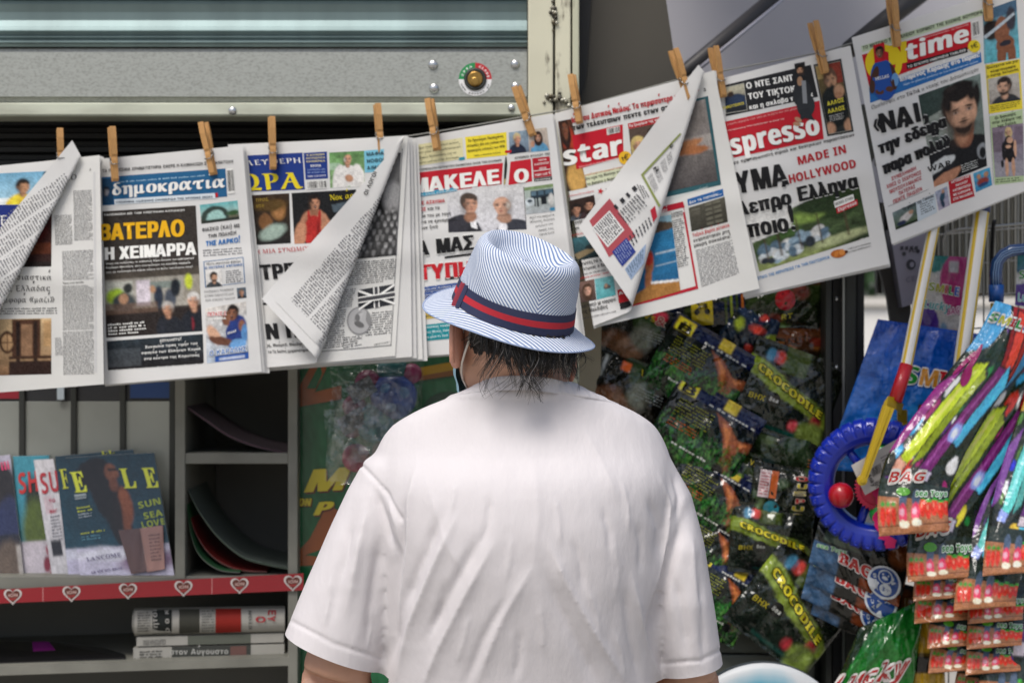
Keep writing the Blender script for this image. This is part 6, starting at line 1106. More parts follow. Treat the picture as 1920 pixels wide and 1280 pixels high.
hat_grid(tip, 120, 18, lambda u, v, p: p[0] * 1.0)
def brim(u, v):
    t = ang(u); wid = .037 + .004 * math.sin(t); rx, ry = A0 + .001 + wid * v, B0 + .001 + wid * v
    side = abs(math.cos(t)); z = -.003 - (.007 + .013 * side ** 2) * v ** 1.1 - .004 * math.sin(t * 3) * v * v
    return (rx * math.cos(t), ry * math.sin(t), z)
hat_grid(brim, 140, 12, lambda u, v, p: p[0] * .50 + p[1] * .46)
hat_grid(lambda u, v: (lambda p: (p[0], p[1], p[2] - .0022 + (.0022 if v == 1 else 0)))(brim(u, v)), 140, 12, lambda u, v, p: p[0] * .72 + p[1] * .70)
me = bpy.data.meshes.new('hat'); me.from_pydata([tuple(v) for v in hv], [], hf); at_ = me.attributes.new('stripe', 'FLOAT', 'POINT'); at_.data.foreach_set('value', np.array(hs, np.float32)); me.materials.append(M_SEER); me.polygons.foreach_set('use_smooth', np.ones(len(me.polygons), bool)); me.update()
hat = bpy.data.objects.new('hat', me); COL.objects.link(hat); hat.parent = man; hat.matrix_parent_inverse = man.matrix_basis.inverted()
b = MB()
BW = .030
def bandp(u, v, off=.0016):
    p = crown(u, v * BW / HH); t = ang(u); return MHAT @ Vector((p[0] + off * math.cos(t), p[1] + off * math.sin(t), p[2] - .002))
for v0, v1, c in ((0, .36, '#262c4a'), (.36, .66, '#b01e2c'), (.66, 1, '#262c4a')): b.grid(lambda a, v: bandp(a, v0 + (v1 - v0) * v), 120, 2, lin(c))
b.grid(lambda a, v: bandp(a, 1, .0016 * (1 - v)), 120, 1, lin('#20263f')); b.grid(lambda a, v: bandp(a, 0, .0016 * (1 - v)), 120, 1, lin('#20263f'))
band = b.build('hat_band', mat('grosgrain', None, .75, bump=.3, bscale=300, bdist=.0006), hat, True)
b = MB()
ub = .5 + .235                                             # bow tab on the left
ub = .262
for du, c, off in ((-.012, '#8a2a3c', .006), (.006, '#2a3050', .0045)): b.grid(lambda a, v: bandp(ub + du + .018 * a, -.08 + 1.2 * v, off * math.sin(math.pi * (.1 + .8 * a)) + .001), 6, 6, lin(c))
b.build('bow', mat('grosgrain_bow', None, .75), band, True)
b = MB(); b.tube([MHAT @ Vector(brim(u, 1)) for u in np.linspace(0, 1, 120)], .0013, n=6, cap=False); b.build('brim_edge', mat('brim_edge_blue', '#8f9fbe', .9), hat, True)
# ---- hair: matted volume under the hat and loose strands
parts = [ball(hp(0, -.010, -.030), .0785, .090, .034, MH), ball(hp(.016, -.048, -.046), .056, .044, .026, MH)]
def cuthair(me):
    bm = bmesh.new(); bm.from_mesh(me); kill = []
    for v in bm.verts:
        p = v.co - HC; f = p.dot(FWD); s_ = p.dot(SIDE)
        if f > .03 or (s_ < -.066 and f > -.02): kill.append(v)
        v.co += Vector((random.gauss(0, .0015), random.gauss(0, .0015), random.gauss(0, .004)))
    bmesh.ops.delete(bm, geom=kill, context='VERTS'); bm.to_mesh(me); bm.free()
M_HAIR = mat('hair', None, .32, spec=.6, noise=.35, nscale=60); M_HAIRB = mat('hair_base', '#1d1714', .6, noise=.4, nscale=90, bump=.6, bscale=120)
hair = fuse(parts, .004, 2, 'hair', M_HAIRB, man, cuthair)
b = MB(); r = random.Random(9)
def nape(x, y, off):                                        # a point just off the back of the head and neck
    k = max(-1., min(1., (x - 972) / 116)); dep = (.094 if y < 690 else .094 - .020 * min(1, (y - 690) / 40)) * math.sqrt(max(0, 1 - k * k))
    return at(x, y, YM + .004 - dep - off - .022 * max(0, min(1, (y - 698) / 18)))
def brow_(x): return 612 + (x - 870) * .30 if x < 1000 else 651 - (x - 1000) * .02
def lock(x0, x1, y1, wave, n_, wid, tint, off=.004, y0=None, fr=1.4):
    ph0 = r.random() * 6.3; y0 = brow_(x0) - 8 if y0 is None else y0
    for k in range(n_):
        o_ = r.gauss(0, 1) * wid; e_ = r.gauss(0, 1) * wid * .9; L = r.uniform(.82, 1.05); pts = []; m_ = 11; f2 = fr * r.uniform(.9, 1.12); ph1 = ph0 + r.gauss(0, .15)
        for i in range(m_):
            t = i / (m_ - 1); g = (1 - .55 * math.sin(t * 3.0)) * (1 - t) + t * .8
            x = x0 + (x1 - x0) * t ** 1.2 + (o_ * (1 - t) + e_ * t) * (.55 + .45 * abs(1 - 2 * t)) + wave * (.25 + t) * math.sin(f2 * math.pi * t + ph1)
            pts.append(nape(x, y0 + (y1 - y0) * L * t, off + .004 * math.sin(t * 3) + .0015 * r.random()))
        w_ = r.uniform(.00034, .0007); q_ = r.random(); c = tint if q_ < .8 else ('#5d5753' if q_ < .92 else '#a39d98')
        b.tube(pts, [w_ * (1 - .7 * i / (m_ - 1)) for i in range(m_)], lin(c), 4, False)
DK = ('#15110f', '#1c1613', '#231b17', '#120f0e')
for k in range(95):                                         # short damp locks under the brim, thinning out to the left
    x = 882 + 206 * (k + r.random()) / 95; lo = 22 + (26 if x > 915 else 8) * r.random() + (16 if 930 < x < 1075 else 0)
    lock(x, x + r.gauss(-4 if x < 940 else 0, 9), brow_(x) + lo, r.uniform(2, 6), 9, 3.2, r.choice(DK), .002)
for x0, x1, y1, wv_, n_ in ((905, 892, 672, 5, 9), (918, 905, 684, 6, 8), (930, 912, 700, 8, 9), (944, 918, 722, 9, 10), (950, 955, 712, 7, 10), (962, 975, 734, 9, 12), (972, 988, 742, 11, 10), (982, 1003, 738, 9, 12), (992, 985, 716, -8, 9), (1002, 1012, 724, 8, 9), (1015, 1012, 700, 6, 8), (1028, 1022, 706, -9, 8), (1040, 1016, 716, -12, 6), (1052, 1058, 694, 7, 9), (1064, 1060, 704, 6, 9), (1074, 1080, 700, 5, 8), (1084, 1074, 690, 6, 7)):
    lock(x0, x1 , y1 + 12, wv_ * 1.2, int(n_ * 1.6), 3.8, r.choice(DK), .010)
for x0, x1, y1, wv_ in ((935, 905, 736, 12), (966, 925, 742, 14), (985, 990, 748, 16), (1000, 1018, 744, -15), (1078, 1082, 738, 3), (1088, 1100, 672, 9), (1092, 1088, 690, 8), (1010, 950, 745, 10), (958, 935, 728, -9)):
    lock(x0, x1, y1 + 8, wv_ * 1.3, 4, 1.8, '#14100e', .014, None, 1.8)
b.build('loose_strands', M_HAIR, hair, True)
# ================================================================ TOY BAGS AND TOYS
class Loc(Surf):                            # printed bag in its own coordinates: m(s, t) -> (px, py, Y); s -1..1 left to right, t -1..1 top to bottom
    gain = 1.
    def __init__(s, m, eps=.0007): super().__init__(up=(0, -1)); s.m = m; s.eps = eps
    def P(s, q, h=0.): x, y, Y = s.m(q[0], q[1]); return at(x, y, Y - h)
    def Q(s, x0, y0, x1, y1, col, z=1, n=.12): s.quad((x0, y0), (x1, y0), (x1, y1), (x0, y1), col, z, n=n)
    def O(s, st, A, B, h, col, out=None, z=4, style='s', ow=.02, bold=0., shear=0.): s.text(st, A, B, h, col, style, z=z, out=out, ow=ow, up=(0, -1), bold=bold, shear=shear)
def crink(seed, amp):
    r = random.Random(seed); w_ = [(r.uniform(2, 9), r.uniform(-6, 6), r.random() * 6.3, r.uniform(.4, 1)) for _ in range(7)]
    return lambda s, t: amp * sum(a * (1 - 2 * abs((math.sin(fx * s + fy * t + p)))) for fx, fy, p, a in w_) / 3
def pillow(cx, cy, w_, h_, rot, Y, T, seed=0, bow=0., cr_=.0036):
    ca, sa = math.cos(R(rot)), math.sin(R(rot)); ck = crink(seed, cr_)
    def m(s, t):
        x, y = s * w_ / 2, t * h_ / 2 + bow * (1 - s * s) * h_ / 2 * 0; tt = max(min(t / .88, 1), -1)
        b_ = max(0, 1 - s * s) ** .6 * max(0, 1 - tt * tt) ** .6
        e = (1 - abs(s) ** 6) * (1 - abs(t) ** 6)
        return cx + x * ca - y * sa, cy + x * sa + y * ca, Y - T * b_ - ck(s, t) * (.3 + .7 * e)
    return m
def bagmesh(S, ph, nu=68, nv=60, back='#20221e'):
    S.grid(lambda a, b_: S.P((a * 2 - 1, b_ * 2 - 1)), nu, nv, np.clip(ph.grain() * S.gain, 0, 1) if isinstance(ph, Ph) else lin(ph))
    x = lambda s, t: (lambda q: at(q[0], q[1], q[2] + .012))(S.m(s, t)); S.grid(lambda a, b_: x(1 - a * 2, b_ * 2 - 1), 6, 6, lin(back))
def filmbag(m, grow, off, e, name='film'):
    b = MB(); b.grid(lambda a, c: (lambda q: at(q[0], q[1], q[2] - off))(m((a * 2 - 1) * grow, (c * 2 - 1) * grow)), 26, 24); return b.build(name, M_FILM, e, True)
G_D = 'dark dinosaur toy bags hanging on the kiosk wall'
def art_lizard(seed):
    p = Ph(104, 92, '#0d0f12', '#0e1a0c'); p.re(0, 0, 1, .2, '#0c1430').re(.04, .03, .24, .2, '#c8b428').re(.1, .07, .13, .15, '#2a2408').re(.16, .07, .19, .15, '#2a2408').re(.55, .0, .7, .14, '#c4ac2c', .8)
    p.po([(.50, .2), (.68, .26), (.84, .38), (.99, .34), (1, .46), (.90, .48), (.84, .84), (.79, .62), (.68, .42)], '#7a4024').po([(.60, .26), (.74, .34), (.80, .56), (.72, .44)], '#a86438').po([(.84, .4), (.97, .37), (.9, .45)], '#a86438').el(.84, .72, .07, .1, '#6a3a20', .4)
    g = np.random.default_rng(seed)
    for k in range(240):
        x = g.random(); y = .56 + .44 * g.random(); L = .08 + .1 * g.random(); p.po([(x, y), (x + .013, y), (x + .03 + (g.random() - .5) * .16, y - L * 1.3)], ('#1a4a1e', '#2a6a2a', '#123414', '#4a7a34')[k % 4])
    return p.el(.8, .8, .06, .07, '#0c0c0c', .3).noise(.3, 6, seed=seed)
def art_croc(seed):
    p = Ph(60, 54, '#16180e', '#101a14').noise(.9, 7, seed=seed).po([(0, .2), (.2, .24), (.5, .4), (.85, .52), (1, .64), (1, .76), (.75, .66), (.4, .56), (.1, .42), (0, .4)], '#6a7a24').po([(.1, .27), (.5, .44), (.9, .6), (.6, .54), (.2, .38)], '#8c9c34').re(.35, .0, .62, .3, '#4a5a20', .5)
    return p.el(.3, .15, .06, .07, '#a83a34', .2).el(.2, .15, .06, .07, '#3a6a84', .2).el(.86, .72, .06, .08, '#8a2028', .3).el(.66, .82, .05, .06, '#a83038', .3).re(.3, .9, .9, .95, '#0e4a40').el(.85, .88, .14, .16, '#6a7a34', .4).noise(.35, 5, seed=seed + 1)
def art_snake(seed):
    p = Ph(60, 50, '#0e120e', '#18140e').noise(.9, 8, seed=seed).po([(.3, .0), (.7, .0), (.85, .5), (.5, .4)], '#26381a').re(.3, .1, .42, .22, '#c0582a').el(.3, .66, .2, .16, '#5a3a26', .4).el(.45, .75, .2, .14, '#6a4a34', .4).el(.62, .5, .14, .2, '#585c50', .5).re(.06, .1, .12, .42, '#9aa0a0', .8).noise(.6, 4, seed=seed + 3)
    return p.el(.75, .12, .1, .1, '#a82838', .3)
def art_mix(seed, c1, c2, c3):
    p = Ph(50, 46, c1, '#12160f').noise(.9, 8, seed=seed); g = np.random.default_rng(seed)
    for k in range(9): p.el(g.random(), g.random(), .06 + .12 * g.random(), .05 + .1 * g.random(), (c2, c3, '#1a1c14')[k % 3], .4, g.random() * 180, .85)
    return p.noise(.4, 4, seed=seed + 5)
def put_lizard(S, k):
    S.body((-.78, -.5), (.05, -.5), (.05, -.02), (-.78, -.02), 6, '#7e8228', seed=k, fill=.5, z=3); S.body((-.78, .02), (-.1, .02), (-.1, .24), (-.78, .24), 3, '#b0581f', seed=k + 1, fill=.55, z=3); S.body((-.2, -.72), (.9, -.72), (.9, -.6), (-.2, -.6), 1, '#c8c8c0', seed=k + 2, fill=.5, z=3); S.body((-.5, .5), (.5, .5), (.5, .6), (-.5, .6), 1, '#e0e4d8', seed=k + 3, fill=.6, z=3); S.O('B', (-.9, -.62), (-.56, -.62), .3, '#1c1a08', z=3)
def put_croc(S, k):
    S.O('CROCODILE', (-.78, -.30), (.80, .30), .24, '#d8cc2c', z=6, out='#20240c', ow=.025, bold=.012); S.ell(-.25, .22, .14, .15, '#14140f', 3, n=18); S.O('8ea', (-.34, .28), (-.14, .28), .14, '#e8e8e0', z=5); S.O('ΒΗΧ', (-.78, .36), (-.42, .34), .18, '#b8a82a', z=4); S.O('S', (.2, .1), (.34, .1), .2, '#c8302c', z=4)
def put_snake(S, k):
    S.O('VS', (.1, -.62), (.4, -.55), .26, '#c8b42c', z=4); S.O('&', (.42, -.5), (.66, -.5), .3, '#b02838', z=4, out='#d8d0c0'); S.body((.2, -.3), (.9, -.25), (.9, .1), (.2, .05), 4, '#9aa09a', seed=k, z=3)
def put_octo(S, k):
    S.O('ΥΣ', (.0, -.5), (.4, -.7), .3, '#c8c02c', z=4); S.ell(.1, -.1, .26, .42, '#b8242c', 3, n=20, rot=0); S.ell(.1, -.1, .18, .3, '#c83038', 3.4, n=20); S.ell(.05, -.25, .05, .1, '#101010', 4); S.O('RT', (.0, .7), (.3, .62), .3, '#c8c02c', z=4)
def put_disk(S, k):
    S.Q(-.78, -.8, -.44, .0, '#c8b4b4', 2); S.Q(-.42, -.8, -.2, -.0, '#c0602c', 2); S.body((-.74, -.75), (-.46, -.75), (-.46, -.05), (-.74, -.05), 8, '#a02838', seed=k, z=3); S.ell(-.3, .3, .25, .22, '#2a7a88', 3)
    for i, ch in enumerate('OUSPUSO'): S.O(ch, (.3 + .08 * (i % 2), -.6 + .22 * i), (.72, -.62 + .22 * i), .2, '#c8b82a' if i % 3 else '#c83038', z=4, out='#e0d8c0', ow=.015)
TB = [ # cx, cy, w, h, rot, Y, art, text, label
 (1465, 566, 146, 96, 2, .25, art_mix(1, '#2a3a18', '#4a6a24', '#5a2a20'), put_octo, 'green toy bag with a red octopus shape, topmost under the paper with the park photograph'),
 (1328, 588, 150, 84, -3, .25, art_mix(2, '#0c1430', '#14180f', '#2a3414'), None, 'dark navy toy bag with a square yellow emblem just under the curled paper'),
 (1188, 628, 156, 120, 16, .24, art_snake(3), put_snake, 'dark toy bag with a red mark, uppermost to the right of the hat brim'),
 (1472, 642, 150, 74, 0, .26, art_mix(4, '#6a3a1c', '#a8642c', '#7a2a1c'), None, 'orange brown toy bag under the green one with the red shape'),
 (1520, 700, 76, 70, 4, .255, Ph(30, 28, '#1f6a24', '#1a5a20').noise(.5, 3), None, 'small bright green toy bag with rays beside the dark door frame'),
 (1178, 735, 150, 126, 22, .23, art_snake(6), put_snake, 'dark toy bag with an orange tag, just above the white shirt shoulder'),
 (1312, 694, 178, 150, 30, .215, art_lizard(7), put_lizard, 'black toy bag with an orange brown lizard, highest of its kind'),
 (1478, 738, 180, 168, 20, .22, art_croc(8), put_croc, 'toy bag with a long lime crocodile and big yellow lettering beside the door frame'),
 (1320, 812, 182, 158, 30, .20, art_lizard(9), put_lizard, 'black lizard toy bag level with the shoulder, second of its kind downwards'),
 (1486, 850, 150, 120, 6, .235, art_mix(10, '#26381c', '#4a5a38', '#1c2a28'), None, 'dark green toy bag with a pale turtle-like lump left of the blue wheel'),
 (1466, 936, 120, 128, 8, .20, art_mix(11, '#141810', '#26341a', '#3a4a28'), put_disk, 'toy bag with an upright column of yellow and red letters left of the blue wheel'),
 (1330, 930, 168, 140, 30, .205, art_lizard(12), put_lizard, 'black lizard toy bag beside the upper sleeve, third of its kind from the top'),
 (1446, 1010, 156, 132, 4, .19, art_croc(13), put_croc, 'dark crocodile toy bag with a round white badge below the column of letters'),
 (1326, 1028, 150, 130, 32, .21, art_lizard(14), put_lizard, 'lizard toy bag partly behind the sleeve, fourth of its kind from the top'),
 (1344, 1118, 150, 140, 30, .20, art_lizard(15), put_lizard, 'lowest lizard toy bag, beside the sleeve above the white board'),
 (1488, 1140, 190, 190, 38, .17, art_croc(16), put_croc, 'large tilted crocodile toy bag lowest on the wall, left of the boy badge bags'),
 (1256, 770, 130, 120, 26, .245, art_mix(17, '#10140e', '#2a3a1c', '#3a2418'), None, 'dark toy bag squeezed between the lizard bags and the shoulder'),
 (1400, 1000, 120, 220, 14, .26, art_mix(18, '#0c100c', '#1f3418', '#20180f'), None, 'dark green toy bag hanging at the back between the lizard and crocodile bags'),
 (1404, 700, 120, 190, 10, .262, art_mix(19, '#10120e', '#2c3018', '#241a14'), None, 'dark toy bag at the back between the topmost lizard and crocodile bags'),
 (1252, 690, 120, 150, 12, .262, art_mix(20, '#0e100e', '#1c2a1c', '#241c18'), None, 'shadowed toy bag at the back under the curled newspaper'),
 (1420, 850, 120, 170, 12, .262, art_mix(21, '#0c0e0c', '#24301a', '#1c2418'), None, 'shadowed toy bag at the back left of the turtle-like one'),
 (1390, 900, 96, 110, 18, .225, art_mix(23, '#2a3a14', '#7a9a2c', '#c0682c'), put_snake, 'small bright toy bag between the third lizard bag and the column of letters'),
 (1404, 620, 110, 96, 12, .245, art_mix(24, '#1a2a44', '#8a9a2c', '#b83a2c'), None, 'blue and lime toy bag between the navy bag and the orange brown one'),
 (1420, 1100, 110, 120, 20, .23, art_mix(25, '#2a3414', '#6a8a2c', '#a8542c'), put_octo, 'toy bag with a red shape just above the lowest crocodile bag'),
 (1520, 800, 90, 120, 6, .24, art_mix(26, '#1c2c14', '#5a8a2c', '#9a3428'), None, 'narrow green toy bag squeezed against the dark door frame'),
 (1270, 900, 90, 110, 24, .24, art_mix(27, '#20281a', '#8a8a2c', '#a84a2c'), None, 'olive toy bag just right of the shirt shoulder seam'),
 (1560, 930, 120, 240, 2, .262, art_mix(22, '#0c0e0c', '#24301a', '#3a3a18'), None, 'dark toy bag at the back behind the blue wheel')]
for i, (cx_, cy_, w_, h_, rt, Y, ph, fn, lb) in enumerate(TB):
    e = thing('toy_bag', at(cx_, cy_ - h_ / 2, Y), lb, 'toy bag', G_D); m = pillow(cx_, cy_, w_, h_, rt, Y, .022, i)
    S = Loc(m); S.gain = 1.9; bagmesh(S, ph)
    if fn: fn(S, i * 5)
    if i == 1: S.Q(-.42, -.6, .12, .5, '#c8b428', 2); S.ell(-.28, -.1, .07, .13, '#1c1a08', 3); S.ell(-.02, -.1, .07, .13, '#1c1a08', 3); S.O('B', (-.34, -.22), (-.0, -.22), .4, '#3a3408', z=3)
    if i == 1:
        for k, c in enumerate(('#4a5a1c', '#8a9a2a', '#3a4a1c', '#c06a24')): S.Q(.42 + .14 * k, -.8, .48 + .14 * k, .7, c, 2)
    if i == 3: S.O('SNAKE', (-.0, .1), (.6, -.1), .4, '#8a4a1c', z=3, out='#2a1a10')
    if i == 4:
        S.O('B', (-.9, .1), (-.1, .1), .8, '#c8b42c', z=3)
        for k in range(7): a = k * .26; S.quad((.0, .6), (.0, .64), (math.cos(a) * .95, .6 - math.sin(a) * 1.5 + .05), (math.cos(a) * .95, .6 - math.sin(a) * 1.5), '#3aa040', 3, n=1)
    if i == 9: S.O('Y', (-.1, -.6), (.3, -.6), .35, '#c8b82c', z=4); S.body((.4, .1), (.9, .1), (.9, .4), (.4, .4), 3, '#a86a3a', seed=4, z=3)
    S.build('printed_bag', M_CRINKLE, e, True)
    if i in (2, 12, 15): filmbag(m, 1.06, .004, e)
# clear bag of balls on the green poster
for (cx_, cy_, w_, h_, lb, balls) in ((708, 770, 160, 190, 'crumpled clear bag with a dark blue ball and purple pieces on the green board', ((738, 742, 46, '#2a54b8'), (690, 718, 26, '#a8306a'), (665, 762, 24, '#9a2c5a'), (735, 690, 30, '#2a9aa0'), (772, 700, 20, '#b03070'))), (690, 830, 150, 150, 'crumpled clear bag with a turquoise ball, lower one on the green board', ((702, 792, 38, '#1c9aa4'), (660, 800, 22, '#8a2c50'), (668, 858, 28, '#c02860'), (722, 850, 26, '#b0aaa0')))):
    e = thing('toy_bag', at(cx_, cy_ - h_ / 2, .2), lb, 'toy bag', 'clear ball bags on the green board')
    for (x, y, rr, c) in balls:
        b = MB(); V, F = ball(at(x, y, .185), rr * .97e-3, rr * .6e-3, rr * .97e-3); b.add(V, F, c); ob = b.build('ball', mat('toy_ball', c, .35, noise=.5, nscale=40, coat=.3), e, True)
        if rr > 35:
            b = MB()
            for k in range(3): a = k * 2.1 + .3; V, F = ball(at(x + rr * .42 * math.cos(a), y - rr * .42 * math.sin(a), .185 - rr * .5e-3), rr * .24e-3, rr * .08e-3, rr * .24e-3, n=10); b.add(V, F)
            b.build('spot', mat('ball_spot', '#4a86c0' if y < 770 else '#5ab0a4', .4), ob, True)
    S = Loc(pillow(cx_ - 30, cy_ - 40, 50, 34, -30, .165, .002, 3)); S.Q(-1, -1, 1, 1, '#8a8e90', 0); S.build('paper_slip', M_PAPER, e)
    filmbag(pillow(cx_, cy_, w_, h_, 4, .15, .035, 9, cr_=.010), 1.02, .0, e).data.materials[0] = M_FILM2; filmbag(pillow(cx_ - 6, cy_ + 3, w_ * .95, h_ * .96, -5, .135, .035, 19, cr_=.012), 1.0, .0, e).data.materials[0] = M_FILM2

# ---------------- wire rack and grey pleated sheet
b = MB(); n = 60
for k in range(30): x = 1655 + k * 12.5; 
b.grid(lambda a, q: at(1640 + 420 * a, 250 + 300 * q, .52 + .010 * (1 if int(a * 64) % 2 else -1)), 128, 2)
tag(b.build('corrugated_sheet', mat('grey_corrugated', '#7c7c76', .6, noise=.2, nscale=6)), 'grey vertically ribbed sheet behind the wire rack', 'ribbed sheet')
rk = thing('wire_rack', at(1820, 1300, .2), 'pale wire grid rack behind the push toy and the gift bags', 'wire rack')
M_RACK = mat('rack_wire', '#9c9c98', .35, metal=.6)
b = MB()
for x in (1748, 1779, 1812, 1846, 1881, 1911, 1944, 1977): b.tube([at(x - 2, 340, .22), at(x, 1500, .22)], .0016, n=6)
for y in (438, 498, 559, 619, 680, 741, 820, 900, 980): b.tube([at(1735, y + 4, .218), at(2010, y - 18, .218)], .0016, n=6)
b.build('grid', M_RACK, rk); b = MB(); b.tube([at(1768, 520, .2), at(1768, 450, .2), at(1774, 436, .2), at(1800, 430, .2), at(2000, 412, .2)], .0026, n=8); b.build('top_bar', M_RACK, rk, True)
b = MB(); b.tube([at(1858, 520, .20), at(1862, 425, .20), at(1864, 415, .18)], .004, '#17181a', 8); b.build('hook', M_VC, rk, True)
# dark slanting panel and printed carton
b = MB(); b.prism([(1640, 470), (1700, 440), (1716, 740), (1690, 740), (1664, 560)], .30, .015); tag(b.build('grey_panel', mat('slanting_grey_panel', '#55534f', .6, noise=.2, nscale=5)), 'dark grey slanting board in the gap behind the printed carton', 'panel')
ca = thing('carton', at(1700, 580, .2), 'lilac white printed carton with round marks, partly under the upper right newspaper', 'carton')
S = Surf(lambda x, y: .25, up=(-.05, -1)); S.eps = .0008
S.quad((1668, 430), (1752, 420), (1742, 560), (1692, 576), '#a09eb0', 0, raw=True); S.text('FC', (1704, 474), (1716, 472), 9, '#2c2c34', z=2); S.ell(1695, 476, 4, 4, '#4a4a54', 2); S.ell(1721, 471, 4, 4, '#3a3a44', 2); S.ell(1708, 496, 9, 10, '#4a4a54', 2); S.ell(1710, 496, 4, 5, '#a8a6b8', 3); S.text('CE', (1698, 530), (1716, 526), 14, '#8a889a', z=2)
for k in range(4): S.quad((1688 + k * 9, 462), (1694 + k * 9, 461), (1694 + k * 9, 468), (1688 + k * 9, 469), '#4a4a54', 2, raw=True)
S.build('printed_side', mat('carton_print', None, .7), ca); b = MB(); b.prism([(1668, 430), (1752, 420), (1742, 560), (1692, 576)], .2508, .04); b.build('box', mat('carton_board', '#6e6c7a', .7), ca)
# ---------------- gift bags
GREEN, YEL, REDL, BLUE = '#1f8a34', '#c8c428', '#c0242c', '#2a5ab8'
def smile(S, x0, y0, x1, y1, h, n=5, ow=.02, cols=('#1f8a34', '#c8882c', '#c0242c', '#1f8a34', '#2a5ab8')):
    ws = [.22, .3, .12, .18, .18]; x = 0; tot = 1.
    for i, ch in enumerate('SMILE'[:n]):
        A = (x0 + (x1 - x0) * x, y0 + (y1 - y0) * x); x += ws[i]; B = (x0 + (x1 - x0) * (x - .02), y0 + (y1 - y0) * (x - .02)); S.O(ch, A, B, h, cols[i], out='#e8e8e4', ow=ow, bold=ow * .35, shear=.1)
def bil(C, Y, amp=.004, seed=0, bulge=.0, tilt=0.):
    a, b_, c, d = [np.array(p, float) for p in C]; ck = crink(seed, amp)
    def m(s, t):
        u, v = (s + 1) / 2, (t + 1) / 2; p = (a * (1 - u) + b_ * u) * (1 - v) + (d * (1 - u) + c * u) * v; return p[0], p[1], Y + tilt * t - ck(s, t) - bulge * max(0, 1 - s * s) ** .6 * max(0, 1 - t * t) ** .6
    return m
e = thing('gift_bag', at(1700, 600, .1), 'blue gift bag with SMILE in coloured letters behind the two striped sticks', 'gift bag', 'gift bags on the wire rack')
m = bil(((1646, 598), (1852, 628), (1880, 900), (1545, 880)), .13, .003, 2, .02); S = Loc(m); S.gain = 1.5; bagmesh(S, Ph(40, 40, '#0c3684', '#1a5a9c').noise(.4, 8).el(.7, .75, .4, .3, '#1a6aac', .8, 0, .6).el(.45, .6, .06, .05, '#2a7ab8', .6).el(.25, .7, .1, .06, '#2a7ab8', .6), back='#0c3684')
smile(S, -.34, -.22, .66, -.18, .34); S.O('MOUSE', (-.05, .16), (.72, .30), .14, '#c89a28', out='#5a1c14', ow=.025); S.ell(.30, .50, .05, .12, '#7a4a28', 3); S.build('printed_bag', M_FOIL, e, True)
e = thing('gift_bag', at(1780, 480, .15), 'white header card bag with SMILE, Lucky and BAGS lettering hanging between the two sticks', 'gift bag', 'gift bags on the wire rack')
m = bil(((1735, 478), (1813, 482), (1806, 640), (1722, 628)), .17, .001, 3, .004); S = Loc(m); bagmesh(S, Ph(48, 70, '#c4c0bc', '#c4c0bc').el(.25, .02, .3, .2, '#1f7a74', .04).el(.95, .3, .55, .4, '#a8246c', .04).el(.1, .9, .35, .3, '#4a2a84', .04).el(.55, .9, .08, .08, '#7a9ab0', .4).el(.82, .93, .12, .06, '#c8902c', .4).re(.58, .06, .82, .2, '#b4aeb0'), back='#6a6a6a')
smile(S, -.75, -.14, .72, -.06, .3, 5, .02, ('#8a9a1c', '#a8a41c', '#c02c34', '#3a9a3c', '#2a5ab8')); S.O('Lucky', (-.9, .30), (.3, .34), .3, '#3a9a9c', out='#e4e4e0', ow=.02, shear=.25); S.O('BAGS', (.2, .42), (.9, .32), .22, '#a8246c', out='#e8d8e0', ow=.03); S.build('printed_card', M_GLOSSY, e, True)
# SMILE header card at the right edge
e = thing('gift_bag', at(1920, 470, .12), 'teal and purple header card cut off by the right edge above the foil bags', 'gift bag', 'gift bags on the wire rack')
m = bil(((1909, 462), (1990, 450), (1980, 580), (1903, 572)), .10, .001, 4); S = Loc(m); bagmesh(S, Ph(40, 50, '#1a7a70', '#4a2a84').re(0, .55, 1, 1, '#4a2a84').el(.0, .55, .3, .1, '#c8c8c8', .1), back='#666666'); S.O('S', (-.9, .1), (-.6, .1), .4, GREEN, out='#e8e8e4'); S.O('Lucky', (-.9, .85), (.2, .85), .4, '#5ab4b8', out='#e4e4e0'); S.build('printed_card', M_GLOSSY, e, True)
# long foil bags fanned out on the right: centre line in photo pixels, half width, depth
class Fan:
    def __init__(s, pts, hw, Y, tw=0.): s.p = [np.array(p, float) for p in pts]; s.hw = hw; s.Y = Y; s.n = len(pts) - 1; s.tw = tw
    def c(s, v):
        x = min(max(v, 0), .9999) * s.n; i = int(x); t = x - i; g = lambda k: s.p[min(max(k, 0), s.n)]
        p0_, p1, p2, p3 = g(i - 1), g(i), g(i + 1), g(i + 2); return .5 * (2 * p1 + (p2 - p0_) * t + (2 * p0_ - 5 * p1 + 4 * p2 - p3) * t * t + (3 * p1 - p0_ - 3 * p2 + p3) * t ** 3)
    def m(s, seed, amp=.0045, bulge=.018):
        ck = crink(seed, amp)
        def f(a, t):
            v = (t + 1) / 2; c = s.c(v); d = s.c(min(v + .02, 1)) - s.c(max(v - .02, 0)); d /= np.linalg.norm(d); d = d * .75 + np.array([0, .25]) ; d /= np.linalg.norm(d); k = max(0, (v - .8) / .2); d = d * (1 - k) + np.array([.08, 1.]) * k; d /= np.linalg.norm(d)
            n_ = np.array([d[1], -d[0]]); w_ = s.hw[0] + (s.hw[1] - s.hw[0]) * min(1, v * 1.6); p = c + n_ * a * w_
            return p[0], p[1], s.Y - .10 * (v - .5) * s.tw - bulge * max(0, 1 - a * a) ** .6 * max(0, 1 - t * t) ** .5 - ck(a * .45, t * 1.0)
        return f
